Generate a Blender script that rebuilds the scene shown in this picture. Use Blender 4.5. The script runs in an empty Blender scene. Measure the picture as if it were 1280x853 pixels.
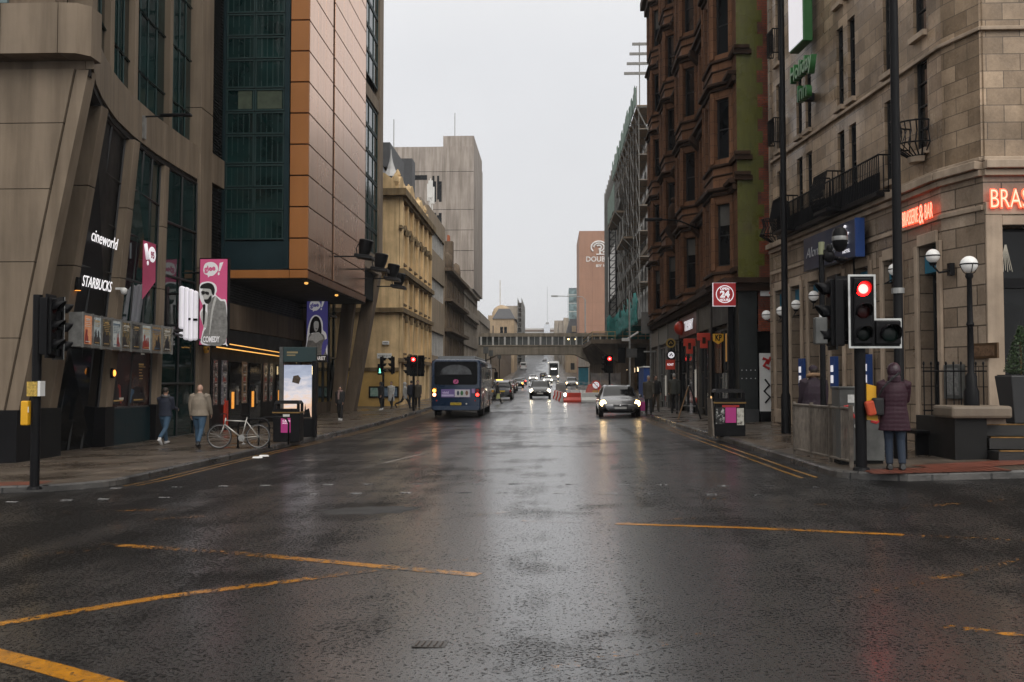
import bpy, bmesh, math, random
from mathutils import Vector, Matrix
R = math.radians
rnd = random.Random(7)
sc = bpy.context.scene
col = sc.collection
V = Vector
CAM = V((0, 0, 1.72)); YAW = R(2.26); PIT = R(2.28); FPX = 1244.4
CROT = Matrix.Rotation(YAW, 3, 'Z') @ Matrix.Rotation(R(90) + PIT, 3, 'X')

def ray(px, py): return CROT @ V(((px - 640) / FPX, (426.5 - py) / FPX, -1))
def at(px, py, Y):
    d = ray(px, py); return CAM + d * (Y / d.y)
def lerpt(t, x):
    if x <= t[0][0]: return t[0][1]
    for (a, b), (c, d) in zip(t, t[1:]):
        if x <= c: return b + (d - b) * (x - a) / (c - a)
    return t[-1][1]
def sm(a, b, x):
    t = max(0, min(1, (x - a) / (b - a))); return t * t * (3 - 2 * t)
PROF = [(-60, 0), (50, 0), (83, .16), (140, .55), (200, 1.15), (243, 2.0), (290, 3.6), (330, 5.3), (430, 9.5), (550, 14.5), (700, 21), (900, 26), (3000, 26)]
def gz(x, y):
    cr = .03 * max(-16, min(16, x)) * (1 - sm(38, 85, y))
    return cr + (lerpt(PROF, y - 8) + lerpt(PROF, y) + lerpt(PROF, y + 8)) / 3
DRIFT = [(0, 0), (140, 0), (250, -2.4), (330, -3.6), (550, -6.4), (900, -10)]
def kerb_l(y): return (-8.1 if y < 18 else -8.1 + .5 * sm(18, 40, y)) + lerpt(DRIFT, y)
def kerb_r(y): return (4.6 - .3 * sm(16, 40, y)) + lerpt(DRIFT, y)
PH = .12
def pz(x, y): return gz(x, y) + PH
def gp(px, py, lift=0):
    d = ray(px, py); t = 1.7 / max(1e-4, -d.z)
    for _ in range(40):
        p = CAM + d * t
        t += (p.z - gz(p.x, p.y) - lift) / max(.02, -d.z) * .6
    return CAM + d * t

class MB:
    def __init__(s): s.v = []; s.f = []
    def add(s, pts, faces):
        n = len(s.v); s.v += [tuple(p) for p in pts]; s.f += [tuple(n + i for i in f) for f in faces]; return s
    def poly(s, *p): return s.add(p, [tuple(range(len(p)))])
    def hexa(s, p): return s.add(p, [(0, 3, 2, 1), (4, 5, 6, 7), (0, 1, 5, 4), (1, 2, 6, 5), (2, 3, 7, 6), (3, 0, 4, 7)])
    def box(s, x0, x1, y0, y1, z0, z1):
        return s.hexa([(x0, y0, z0), (x1, y0, z0), (x1, y1, z0), (x0, y1, z0), (x0, y0, z1), (x1, y0, z1), (x1, y1, z1), (x0, y1, z1)])
    def prism(s, a, b):
        n = len(a)
        return s.add(list(a) + list(b), [tuple(range(n))[::-1], tuple(range(n, 2 * n))] + [(i, (i + 1) % n, n + (i + 1) % n, n + i) for i in range(n)])
    def ext(s, poly, z0, z1): return s.prism([(p[0], p[1], z0) for p in poly], [(p[0], p[1], z1) for p in poly])
    def rings(s, rs, cap=True, closed=True):
        n = len(rs[0]); b = len(s.v); k = len(rs)
        for r in rs: s.v += [tuple(p) for p in r]
        for i in range(k - 1):
            for j in range(n if closed else n - 1):
                q = (j + 1) % n
                s.f.append((b + i * n + j, b + i * n + q, b + (i + 1) * n + q, b + (i + 1) * n + j))
        if cap:
            s.f.append(tuple(b + j for j in range(n))[::-1]); s.f.append(tuple(b + (k - 1) * n + j for j in range(n)))
        return s
    def tube(s, pts, r, n=8, cap=True, flat=1.0):
        pts = [V(p) for p in pts]; rs = r if isinstance(r, (list, tuple)) else [r] * len(pts)
        out = []; ref = None
        for i, p in enumerate(pts):
            t = (pts[min(i + 1, len(pts) - 1)] - pts[max(i - 1, 0)]).normalized()
            if ref is None:
                ref = V((0, 0, 1)) if abs(t.z) < .9 else V((1, 0, 0))
            a = (ref - t * ref.dot(t)).normalized(); ref = a; b = t.cross(a)
            out.append([p + (a * math.cos(2 * math.pi * j / n) + b * math.sin(2 * math.pi * j / n) * flat) * rs[i] for j in range(n)])
        return s.rings(out, cap)
    def bar(s, p, q, r, n=6): return s.tube([p, q], r, n)
    def lathe(s, prof, c=(0, 0, 0), n=16, ax='z'):
        c = V(c); out = []
        for r, h in prof:
            ring = []
            for j in range(n):
                a = 2 * math.pi * j / n; x, y = r * math.cos(a), r * math.sin(a)
                ring.append(c + (V((x, y, h)) if ax == 'z' else V((x, h, y)) if ax == 'y' else V((h, x, y))))
            out.append(ring)
        return s.rings(out)
    def loft(s, secs, n=14):
        return s.rings([[(x + rx * math.cos(2 * math.pi * j / n), y + ry * math.sin(2 * math.pi * j / n), z) for j in range(n)] for x, y, z, rx, ry in secs])
    def ell(s, c, rx, ry=None, rz=None, n=12, m=8):
        ry = ry or rx; rz = rz or rx
        return s.rings([[(c[0] + rx * math.sin(t) * math.cos(2 * math.pi * j / n), c[1] + ry * math.sin(t) * math.sin(2 * math.pi * j / n), c[2] - rz * math.cos(t)) for j in range(n)]
                        for t in [math.pi * (i + .04) / (m + .08) for i in range(m + 1)]])
    def xf(s, M, start=0):
        s.v = s.v[:start] + [tuple(M @ V(p)) for p in s.v[start:]]; return s
    def mesh(s, name, smooth=False):
        me = bpy.data.meshes.new(name); me.from_pydata(s.v, [], s.f)
        bm = bmesh.new(); bm.from_mesh(me)
        bmesh.ops.recalc_face_normals(bm, faces=bm.faces)
        if all(abs(f.normal.z) > .75 for f in bm.faces): bmesh.ops.reverse_faces(bm, faces=[f for f in bm.faces if f.normal.z < 0])   # flat sheets face up
        uvl = bm.loops.layers.uv.new('UV')
        for f in bm.faces:
            nn = f.normal; f.smooth = bool(smooth)
            if abs(nn.z) > .75:
                for l in f.loops: l[uvl].uv = (l.vert.co.x, l.vert.co.y)
            else:
                h = math.hypot(nn.x, nn.y) or 1; tx, ty = -nn.y / h, nn.x / h
                for l in f.loops: l[uvl].uv = (l.vert.co.x * tx + l.vert.co.y * ty, l.vert.co.z)
        if smooth == 'auto':
            for e in bm.edges:
                if len(e.link_faces) == 2 and e.calc_face_angle(0) > .7: e.smooth = False
        bm.to_mesh(me); bm.free(); return me
    def build(s, name, m, parent=None, smooth=False, bevel=0):
        return link(name, s.mesh(name, smooth), m, parent, bevel)

WORLD = {}
def link(name, me, m, parent=None, bevel=0):
    o = bpy.data.objects.new(name, me); col.objects.link(o)
    if m: me.materials.append(m)
    if parent:
        o.parent = parent
        if parent.name in WORLD: o.matrix_parent_inverse = Matrix.Translation(-WORLD[parent.name])
    if bevel:
        b = o.modifiers.new('bevel', 'BEVEL'); b.width = bevel; b.segments = 2; b.limit_method = 'ANGLE'
    return o
def tag(o, label=None, cat=None, group=None, kind=None):
    if label: o['label'] = label
    if cat: o['category'] = cat
    if group: o['group'] = group
    if kind: o['kind'] = kind
    return o
def thing(name, label, cat, loc=(0, 0, 0), rz=0, group=None, world=False):
    o = bpy.data.objects.new(name, None); col.objects.link(o)
    o.empty_display_size = .2
    o.location = loc; o.rotation_euler = (0, 0, rz)
    if world: WORLD[o.name] = V(loc)
    return tag(o, label, cat, group)
def kids(o): return [c for c in bpy.data.objects if c.parent == o]
def dup(o, loc, rz=0, label=None):
    def rec(q, par):
        c = q.copy(); col.objects.link(c)
        if par: c.parent = par
        for k in kids(q): rec(k, c)
        return c
    r = rec(o, None); r.location = loc; r.rotation_euler = (0, 0, rz)
    if label: r['label'] = label
    return r

class Fr:
    """facade frame: p = left end as seen from outside, q = right end"""
    def __init__(s, p, q):
        s.o = V((p[0], p[1], 0)); d = V((q[0] - p[0], q[1] - p[1], 0)); s.L = d.length; s.u = d.normalized(); s.n = V((s.u.y, -s.u.x, 0))
    def P(s, u, d, z): return s.o + s.u * u + s.n * d + V((0, 0, z))
    def box(s, mb, u0, u1, d0, d1, z0, z1):
        P = s.P
        return mb.hexa([P(u0, d0, z0), P(u1, d0, z0), P(u1, d1, z0), P(u0, d1, z0), P(u0, d0, z1), P(u1, d0, z1), P(u1, d1, z1), P(u0, d1, z1)])
    def quad(s, mb, u0, u1, z0, z1, d):
        P = s.P; return mb.poly(P(u0, d, z0), P(u1, d, z0), P(u1, d, z1), P(u0, d, z1))
    def shape(s, mb, pts, d, t=.01):
        return mb.prism([s.P(u, d, z) for u, z in pts], [s.P(u, d + t, z) for u, z in pts])
    def wall(s, mb, u0, u1, z0, z1, ops, d=0, rev=.25):
        us = sorted({u0, u1, *[min(max(o[i], u0), u1) for o in ops for i in (0, 1)]})
        zs = sorted({z0, z1, *[min(max(o[i], z0), z1) for o in ops for i in (2, 3)]})
        for a, b in zip(us, us[1:]):
            c0 = None
            for e, f in zip(zs, zs[1:]):
                cu, cz = (a + b) / 2, (e + f) / 2
                hole = any(o[0] < cu < o[1] and o[2] < cz < o[3] for o in ops)
                if hole:
                    if c0 is not None: s.quad(mb, a, b, c0, e, d); c0 = None
                elif c0 is None: c0 = e
            if c0 is not None: s.quad(mb, a, b, c0, z1, d)
        for a, b, e, f in [o[:4] for o in ops]:
            P = s.P
            mb.poly(P(a, d, e), P(a, d - rev, e), P(a, d - rev, f), P(a, d, f)); mb.poly(P(b, d, e), P(b, d - rev, e), P(b, d - rev, f), P(b, d, f))
            mb.poly(P(a, d, e), P(b, d, e), P(b, d - rev, e), P(a, d - rev, e)); mb.poly(P(a, d, f), P(b, d, f), P(b, d - rev, f), P(a, d - rev, f))
    def win(s, root, u0, u1, z0, z1, d, glass, fm=None, nx=1, nz=2, t=.05, name='window'):
        mb = MB(); s.box(mb, u0, u1, d - .05, d, z0, z1); w = mb.build(name, glass, root)
        if fm:
            f = MB(); e = .004; p = .05
            s.box(f, u0 + e, u0 + t, d + .002, d + p, z0 + e, z1 - e); s.box(f, u1 - t, u1 - e, d + .002, d + p, z0 + e, z1 - e)
            s.box(f, u0 + t, u1 - t, d + .002, d + p, z0 + e, z0 + t); s.box(f, u0 + t, u1 - t, d + .002, d + p, z1 - t, z1 - e)
            for i in range(1, nx):
                c = u0 + (u1 - u0) * i / nx; s.box(f, c - t / 3, c + t / 3, d + .002, d + p * .8, z0 + t, z1 - t)
            for i in range(1, nz):
                c = z0 + (z1 - z0) * i / nz; s.box(f, u0 + t, u1 - t, d + .002, d + p * .7, c - t / 3, c + t / 3)
            f.build('frame', fm, w)
        return w

def text(name, s, size, p, u, m, parent=None, ext=.01, off=0.0, up=(0, 0, 1), align='LEFT', width=None, shear=0):
    cu = bpy.data.curves.new('txt', 'FONT'); cu.body = s; cu.size = size; cu.extrude = ext; cu.offset = off; cu.align_x = align; cu.resolution_u = 3; cu.shear = shear
    o = bpy.data.objects.new('txt', cu); col.objects.link(o)
    dg = bpy.context.evaluated_depsgraph_get(); me = bpy.data.meshes.new_from_object(o.evaluated_get(dg))
    bpy.data.objects.remove(o); bpy.data.curves.remove(cu)
    xs = [v.co.x for v in me.vertices]
    k = width / (max(xs) - min(xs)) if width else 1
    u = V(u).normalized(); up = V(up).normalized(); n = u.cross(up)
    M = Matrix(((u.x * k, up.x, n.x, p[0]), (u.y * k, up.y, n.y, p[1]), (u.z * k, up.z, n.z, p[2]), (0, 0, 0, 1)))
    me.transform(M); me.name = name
    return link(name, me, m, parent)
def newmat(name):
    m = bpy.data.materials.new(name); m.use_nodes = True
    nt = m.node_tree; b = nt.nodes['Principled BSDF']; return m, nt, b
def N(nt, t, **k):
    n = nt.nodes.new(t)
    for a, v in k.items():
        if a.startswith('i_'):
            n.inputs[a[2:].replace('_', ' ')].default_value = v
        else: setattr(n, a, v)
    return n
def L(nt, a, b): nt.links.new(a, b)
def c4(c, k=1): return (min(1, c[0] * k), min(1, c[1] * k), min(1, c[2] * k), 1)
def coords(nt, kind='Object', scale=(1, 1, 1)):
    tc = N(nt, 'ShaderNodeTexCoord'); mp = N(nt, 'ShaderNodeMapping'); mp.inputs['Scale'].default_value = scale
    L(nt, tc.outputs[kind], mp.inputs['Vector']); return mp.outputs['Vector']
def noise(nt, vec, scale, detail=4, rough=.55):
    n = N(nt, 'ShaderNodeTexNoise'); n.inputs['Scale'].default_value = scale; n.inputs['Detail'].default_value = detail; n.inputs['Roughness'].default_value = rough
    L(nt, vec, n.inputs['Vector']); return n.outputs['Fac']
def ramp(nt, fac, stops):
    r = N(nt, 'ShaderNodeValToRGB'); e = r.color_ramp.elements
    while len(e) < len(stops): e.new(.5)
    for x, (p, c) in zip(e, stops): x.position = p; x.color = c if len(c) == 4 else (*c, 1)
    L(nt, fac, r.inputs['Fac']); return r.outputs['Color']
def mixc(nt, fac, a, b, mode='MIX'):
    n = N(nt, 'ShaderNodeMix', data_type='RGBA', blend_type=mode)
    for s, x in ((n.inputs[0], fac), (n.inputs[6], a), (n.inputs[7], b)):
        if isinstance(x, (int, float)): s.default_value = x
        elif isinstance(x, tuple): s.default_value = x
        else: L(nt, x, s)
    return n.outputs[2]
def mrange(nt, v, a, b, c, d):
    n = N(nt, 'ShaderNodeMapRange'); n.inputs[1].default_value = a; n.inputs[2].default_value = b; n.inputs[3].default_value = c; n.inputs[4].default_value = d
    L(nt, v, n.inputs[0]); return n.outputs[0]
def bump(nt, b, h, s, dist=.02):
    n = N(nt, 'ShaderNodeBump'); n.inputs['Strength'].default_value = s; n.inputs['Distance'].default_value = dist
    L(nt, h, n.inputs['Height']); L(nt, n.outputs['Normal'], b.inputs['Normal'])
def mat(name, c, r=.6, metal=0, var=.2, vs=1.5, bmp=0, bs=30, streak=0, coat=0, spec=.5, emit=0, ecol=None, rv=.08):
    m, nt, b = newmat(name)
    vec = coords(nt); f = noise(nt, vec, vs, 6, .6)
    cc = ramp(nt, f, [(.3, c4(c, 1 - var)), (.7, c4(c, 1 + var))])
    if streak:
        s = noise(nt, coords(nt, 'Object', (1.3, 1.3, .10)), 1.6, 5, .6)
        cc = mixc(nt, streak, cc, ramp(nt, s, [(.35, (.25, .23, .2, 1)), (.6, (1, 1, 1, 1))]), 'MULTIPLY')
        s2 = noise(nt, coords(nt, 'Object', (4.5, 4.5, .22)), 1.2, 3, .55)
        cc = mixc(nt, streak * .35, cc, ramp(nt, s2, [(.3, (.5, .47, .43, 1)), (.65, (1.0, 1.0, 1.0, 1))]), 'MULTIPLY')
    L(nt, cc, b.inputs['Base Color'])
    L(nt, mrange(nt, f, .3, .7, max(.02, r - rv), min(1, r + rv)), b.inputs['Roughness'])
    b.inputs['Metallic'].default_value = metal; b.inputs['Specular IOR Level'].default_value = spec; b.inputs['Coat Weight'].default_value = coat
    if bmp: bump(nt, b, noise(nt, vec, bs, 4), bmp)
    if emit:
        b.inputs['Emission Color'].default_value = c4(ecol or c); b.inputs['Emission Strength'].default_value = emit
    return m
def brick(name, c1, c2, mort, w, h, ms=.012, r=.75, wet=0, bmp=.35, var=.35, vs=.8, off=.5, moss=0, soot=.35, spec=.4):
    m, nt, b = newmat(name)
    uv = coords(nt, 'UV'); ob = coords(nt)
    t = N(nt, 'ShaderNodeTexBrick'); t.offset = off
    for k, v in (('Color1', c4(c1)), ('Color2', c4(c2)), ('Mortar', c4(mort)), ('Scale', 1), ('Mortar Size', ms), ('Mortar Smooth', .3), ('Bias', 0), ('Brick Width', w), ('Row Height', h)): t.inputs[k].default_value = v
    L(nt, uv, t.inputs['Vector'])
    n1 = noise(nt, ob, vs, 6, .65)
    cc = mixc(nt, 1, t.outputs['Color'], ramp(nt, n1, [(.3, (1 - var,) * 3), (.7, (1, 1, 1))]), 'MULTIPLY')
    n2 = noise(nt, ob, 18, 4, .7)
    cc = mixc(nt, .5, cc, ramp(nt, n2, [(.3, (.62, .6, .58)), (.7, (1.0, 1.0, 1.0))]), 'MULTIPLY')
    if soot:
        s = noise(nt, coords(nt, 'Object', (1.6, 1.6, .3)), 1.1, 6, .7)
        cc = mixc(nt, soot, cc, ramp(nt, s, [(.38, (.22, .2, .18)), (.58, (1, 1, 1))]), 'MULTIPLY')
    if moss:
        s = noise(nt, ob, .9, 6, .7); s3 = noise(nt, coords(nt, 'Object', (5, 5, 1.2)), 1.6, 5)
        gm = mixc(nt, s3, (.035, .045, .004, 1), (.15, .145, .016, 1))
        cc = mixc(nt, mrange(nt, s, .26, .44, 1 - moss, 1), cc, mixc(nt, .92, cc, gm))
    L(nt, cc, b.inputs['Base Color']); b.inputs['Roughness'].default_value = r; b.inputs['Specular IOR Level'].default_value = spec
    if wet: L(nt, mrange(nt, noise(nt, ob, .6, 5, .6), .35, .62, .10, .5), b.inputs['Roughness'])
    ht = N(nt, 'ShaderNodeMath', operation='SUBTRACT'); L(nt, n2, ht.inputs[0]); L(nt, t.outputs['Fac'], ht.inputs[1])
    bump(nt, b, ht.outputs[0], bmp, .03)
    return m
def em(name, c, s, r=.4):
    m, nt, b = newmat(name); b.inputs['Base Color'].default_value = c4(c); b.inputs['Roughness'].default_value = r
    b.inputs['Emission Color'].default_value = c4(c); b.inputs['Emission Strength'].default_value = s; return m
def glassy(name, c, r=.06, wob=.05, spec=.5, ior=1.5, var=.5):
    m, nt, b = newmat(name); ob = coords(nt)
    f = noise(nt, ob, .7, 3); L(nt, ramp(nt, f, [(.35, c4(c, 1 - var)), (.65, c4(c, 1 + var))]), b.inputs['Base Color'])
    b.inputs['Roughness'].default_value = r; b.inputs['IOR'].default_value = ior; b.inputs['Specular IOR Level'].default_value = spec
    if wob: bump(nt, b, noise(nt, ob, 1.3, 2), wob, .05)
    return m
def poster(name, cs, scale=(3, 3, 3), e=0, seed=0.0):
    m, nt, b = newmat(name)
    tc = N(nt, 'ShaderNodeTexCoord'); mp = N(nt, 'ShaderNodeMapping'); mp.inputs['Scale'].default_value = scale; mp.inputs['Location'].default_value = (seed, seed * 1.7, seed * .6)
    L(nt, tc.outputs['Object'], mp.inputs['Vector']); f = noise(nt, mp.outputs['Vector'], 1.6, 4, .6)
    n = len(cs); cc = ramp(nt, f, [(.28 + .46 * i / max(1, n - 1), c4(c)) for i, c in enumerate(cs)])
    L(nt, cc, b.inputs['Base Color']); b.inputs['Roughness'].default_value = .25
    if e: L(nt, cc, b.inputs['Emission Color']); b.inputs['Emission Strength'].default_value = e
    return m

# asphalt with rain on it: shared by the road and by the worn paint on it
def asphalt_nodes(nt, b):
    ob = coords(nt)
    big = noise(nt, ob, .16, 5, .6); mid = noise(nt, ob, .9, 5, .65); fine = noise(nt, ob, 36, 3, .75); fine2 = noise(nt, ob, 110, 2, .6)
    lane = noise(nt, coords(nt, 'Object', (1.1, .05, 1)), 1.0, 4, .6)
    wet = N(nt, 'ShaderNodeMath', operation='ADD'); L(nt, big, wet.inputs[0]); L(nt, lane, wet.inputs[1])
    w2 = N(nt, 'ShaderNodeMath', operation='ADD'); L(nt, wet.outputs[0], w2.inputs[0]); L(nt, mrange(nt, mid, .3, .7, -.16, .16), w2.inputs[1])
    sp = N(nt, 'ShaderNodeSeparateXYZ'); L(nt, ob, sp.inputs[0])      # gloss shaped across x: sky sheen strengthened down the middle, sides kept dark
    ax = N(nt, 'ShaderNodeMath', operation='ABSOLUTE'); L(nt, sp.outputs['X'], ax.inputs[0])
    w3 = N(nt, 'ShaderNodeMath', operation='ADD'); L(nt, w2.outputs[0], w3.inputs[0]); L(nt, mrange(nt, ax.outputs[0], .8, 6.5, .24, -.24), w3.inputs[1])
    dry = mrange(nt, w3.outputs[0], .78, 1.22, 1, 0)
    st = N(nt, 'ShaderNodeMath', operation='MULTIPLY_ADD'); L(nt, dry, st.inputs[0]); st.inputs[1].default_value = .14; L(nt, fine, st.inputs[2])
    stone = mrange(nt, st.outputs[0], .55, .62, 0, 1)          # chippings that stand out of the water film
    c = mixc(nt, stone, (.004, .004, .0045, 1), ramp(nt, fine2, [(.35, (.006, .006, .006)), (.7, (.024, .023, .0225))]))
    L(nt, mixc(nt, 1, c, ramp(nt, mid, [(.3, (.6, .6, .6)), (.7, (1, 1, 1))]), 'MULTIPLY'), b.inputs['Base Color'])
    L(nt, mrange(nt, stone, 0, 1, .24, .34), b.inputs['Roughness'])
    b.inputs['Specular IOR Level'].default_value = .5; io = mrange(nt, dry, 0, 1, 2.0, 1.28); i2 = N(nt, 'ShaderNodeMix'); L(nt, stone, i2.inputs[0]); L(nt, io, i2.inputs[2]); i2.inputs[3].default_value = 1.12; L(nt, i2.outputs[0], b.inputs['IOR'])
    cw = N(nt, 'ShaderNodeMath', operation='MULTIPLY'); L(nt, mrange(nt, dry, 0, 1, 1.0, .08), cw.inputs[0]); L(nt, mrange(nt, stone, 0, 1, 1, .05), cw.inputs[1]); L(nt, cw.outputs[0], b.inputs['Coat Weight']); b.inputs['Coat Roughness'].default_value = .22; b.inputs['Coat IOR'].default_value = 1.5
    n = N(nt, 'ShaderNodeBump'); n.inputs['Distance'].default_value = .013
    h = N(nt, 'ShaderNodeMath', operation='MULTIPLY_ADD'); L(nt, fine, h.inputs[0]); h.inputs[1].default_value = 1.3; L(nt, fine2, h.inputs[2])
    L(nt, mrange(nt, dry, 0, 1, .38, 1.0), n.inputs['Strength']); L(nt, h.outputs[0], n.inputs['Height']); L(nt, n.outputs['Normal'], b.inputs['Normal'])
def asphalt():
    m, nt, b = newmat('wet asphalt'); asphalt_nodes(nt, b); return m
def paint(name, c, wear=.5, c2=None):
    m, nt, b = newmat(name); asphalt_nodes(nt, b)
    p = N(nt, 'ShaderNodeBsdfPrincipled'); p.inputs['Base Color'].default_value = c4(c); p.inputs['Roughness'].default_value = .27; p.inputs['Specular IOR Level'].default_value = .7; p.inputs['Coat Weight'].default_value = .6; p.inputs['Coat Roughness'].default_value = .22
    ob = coords(nt)
    L(nt, ramp(nt, noise(nt, ob, 7, 5, .7), [(.3, c4(c, .45)), (.65, c4(c))]), p.inputs['Base Color'])
    bn = N(nt, 'ShaderNodeBump'); bn.inputs['Strength'].default_value = .2; bn.inputs['Distance'].default_value = .006; L(nt, noise(nt, ob, 40, 3, .7), bn.inputs['Height']); L(nt, bn.outputs['Normal'], p.inputs['Normal'])
    a = N(nt, 'ShaderNodeMath', operation='MULTIPLY_ADD'); L(nt, noise(nt, ob, .5, 4), a.inputs[0]); a.inputs[1].default_value = .9; L(nt, noise(nt, ob, 16, 4, .75), a.inputs[2])
    fac = mrange(nt, a.outputs[0], .65 + wear * .5, .69 + wear * .5, 0, 1)
    mx = N(nt, 'ShaderNodeMixShader'); L(nt, fac, mx.inputs[0]); L(nt, b.outputs[0], mx.inputs[1]); L(nt, p.outputs[0], mx.inputs[2])
    L(nt, mx.outputs[0], nt.nodes['Material Output'].inputs['Surface']); return m

K = {}
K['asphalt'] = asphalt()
K['yellow'] = paint('worn yellow road paint', (.60, .24, .004), .48)
K['yellow_thin'] = paint('worn thin yellow road paint', (.58, .23, .004), .85)
K['white_paint'] = paint('worn white road paint', (.6, .6, .58), .42)
K['white_thin'] = paint('faded white road paint', (.4, .4, .4), .5)
K['flag'] = brick('wet paving flags', (.16, .125, .095), (.10, .078, .060), (.03, .024, .02), .85, .6, .012, .3, 1, .22, .5, .7, soot=.2, spec=.5)
K['kerb'] = brick('granite kerb', (.15, .14, .13), (.10, .095, .09), (.02, .02, .02), .9, 3, .02, .3, .3, .4, 1.5, soot=0, spec=.5)
K['tactile'] = mat('red tactile paving', (.16, .05, .032), .35, var=.35, vs=3, bmp=.3, bs=40)
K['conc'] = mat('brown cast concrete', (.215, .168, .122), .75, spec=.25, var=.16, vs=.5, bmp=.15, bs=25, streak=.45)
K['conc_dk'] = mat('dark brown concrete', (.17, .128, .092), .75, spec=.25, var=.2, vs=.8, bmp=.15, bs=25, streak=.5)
K['groove'] = mat('dark joint', (.012, .011, .01), .9)
K['black'] = mat('black paint', (.007, .007, .008), .42, var=.3, spec=.13)
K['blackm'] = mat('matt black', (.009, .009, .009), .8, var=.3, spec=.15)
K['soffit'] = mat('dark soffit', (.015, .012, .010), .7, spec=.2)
K['louvre'] = mat('dark louvre metal', (.012, .012, .013), .6, spec=.2)
K['teal_glass'] = glassy('dark teal glass', (.004, .018, .017), .05, .05, spec=.35)
K['teal_panel'] = mat('dark teal panel', (.006, .020, .025), .4, spec=.25)
K['blind'] = mat('pale blind behind glass', (.055, .07, .048), .5, var=.3, vs=3, spec=.2)
K['glass'] = glassy('dark window glass', (.009, .010, .011), .06, .05, spec=.28)
K['teal_frame'] = mat('teal window frame', (.012, .034, .033), .5, spec=.3)
K['frame'] = mat('dark window frame', (.016, .017, .018), .5)
K['frame_lt'] = mat('pale window frame', (.45, .44, .42), .5)
K['orange'] = mat('orange metal panel', (.34, .127, .026), .5, var=.07, vs=.6, streak=.12)
K['copper'] = mat('bronze metal panel', (.78, .50, .35), .27, metal=1, var=.05, vs=.25, streak=.12, rv=.02)
K['bronze_dk'] = mat('brown metal fascia', (.24, .115, .065), .35, metal=.5, var=.15)
K['stone'] = brick('buff ashlar', (.72, .535, .37), (.36, .262, .175), (.22, .17, .125), .66, .34, .010, .75, .45, .15, .6, soot=.18, spec=.25)
K['stone_rust'] = brick('rusticated ashlar', (.52, .41, .31), (.31, .235, .17), (.12, .092, .068), 1.1, .40, .016, .75, .5, .18, .5, soot=.22, spec=.25)
K['stone_plain'] = mat('buff dressed stone', (.44, .345, .26), .75, spec=.25, var=.25, vs=1.2, bmp=.2, bs=25, streak=.4)
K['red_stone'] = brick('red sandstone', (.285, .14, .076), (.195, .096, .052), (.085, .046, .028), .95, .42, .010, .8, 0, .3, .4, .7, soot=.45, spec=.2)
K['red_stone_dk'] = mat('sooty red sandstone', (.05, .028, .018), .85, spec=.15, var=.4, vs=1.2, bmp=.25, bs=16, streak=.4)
K['red_brick'] = brick('red brick', (.50, .11, .045), (.34, .075, .032), (.15, .10, .075), .23, .08, .01, .8, .3, .3, 1, soot=.25)
K['moss'] = brick('mossy stone', (.20, .15, .075), (.14, .105, .05), (.035, .033, .018), .8, .42, .012, .8, .4, .3, .8, moss=.6, soot=.3)
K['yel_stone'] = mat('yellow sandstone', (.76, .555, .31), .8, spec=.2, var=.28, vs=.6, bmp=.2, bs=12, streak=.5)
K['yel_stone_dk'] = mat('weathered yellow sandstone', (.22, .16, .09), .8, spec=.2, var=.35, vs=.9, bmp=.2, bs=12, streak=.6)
K['yel_paint'] = mat('yellow painted stone', (.55, .35, .11), .6, var=.15, vs=1)
K['grey_conc'] = mat('grey concrete', (.36, .315, .265), .8, spec=.2, var=.2, vs=.4, bmp=.1, bs=10, streak=.5)
K['tower_conc'] = mat('tower concrete', (.42, .37, .33), .8, spec=.2, var=.18, vs=.25, streak=.5)
K['bridge_conc'] = mat('bridge concrete', (.33, .285, .225), .8, spec=.2, var=.2, vs=.5, streak=.45)
K['dk_stone'] = mat('dark weathered stone', (.16, .12, .085), .85, spec=.2, var=.35, vs=1, streak=.5)
K['slate'] = mat('slate', (.07, .072, .078), .55, var=.2, vs=2)
K['lead'] = mat('pale lead', (.5, .5, .5), .5)
K['hotel'] = mat('pink brown cladding', (.36, .20, .135), .75, var=.08, vs=.2, streak=.15)
K['white_r'] = mat('white render', (.55, .54, .52), .7, var=.1)
K['pale'] = mat('pale stone', (.36, .31, .25), .8, var=.15, vs=.6, streak=.3)
K['tan'] = mat('tan stone', (.46, .345, .225), .8, spec=.2, var=.15, vs=.6, streak=.3)
K['pale_glass'] = glassy('pale blue glass', (.16, .22, .23), .1, .02)
K['steel'] = mat('galvanised steel', (.30, .30, .29), .45, metal=.7, var=.25, vs=6)
K['steel_pl'] = mat('scaffold tube', (.20, .195, .18), .55, metal=.3, var=.3, vs=5)
K['plank'] = mat('scaffold boards', (.20, .15, .10), .8, var=.3, vs=3)
K['netting'] = mat('teal debris netting', (.020, .17, .155), .75, var=.4, vs=1.8, bmp=.5, bs=3)
K['netting_g'] = mat('green grey netting', (.14, .20, .165), .8, var=.35, vs=2, bmp=.4, bs=3)
K['white_pl'] = mat('white plastic', (.72, .72, .70), .4, var=.08)
K['red_pl'] = mat('red plastic', (.55, .045, .02), .4, var=.15)
K['yel_pl'] = mat('yellow plastic', (.70, .36, .012), .4, var=.1)
K['blue_pl'] = mat('blue hoarding', (.012, .05, .20), .5, var=.15)
K['green_pl'] = mat('green plastic', (.03, .14, .04), .4, var=.1)
K['magenta'] = mat('magenta paper', (.45, .035, .22), .5, var=.1)
K['grey_cab'] = mat('scuffed grey cabinet', (.085, .088, .085), .45, var=.35, vs=5, streak=.35)
K['graff'] = mat('red graffiti', (.42, .02, .02), .5)
K['sticker'] = mat('white sticker', (.6, .6, .58), .5, var=.2, vs=20)
K['tyre'] = mat('tyre rubber', (.012, .012, .012), .7)
K['rim'] = mat('alloy rim', (.3, .3, .3), .35, metal=.8)
K['chrome'] = mat('chrome', (.6, .6, .6), .15, metal=1)
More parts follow.
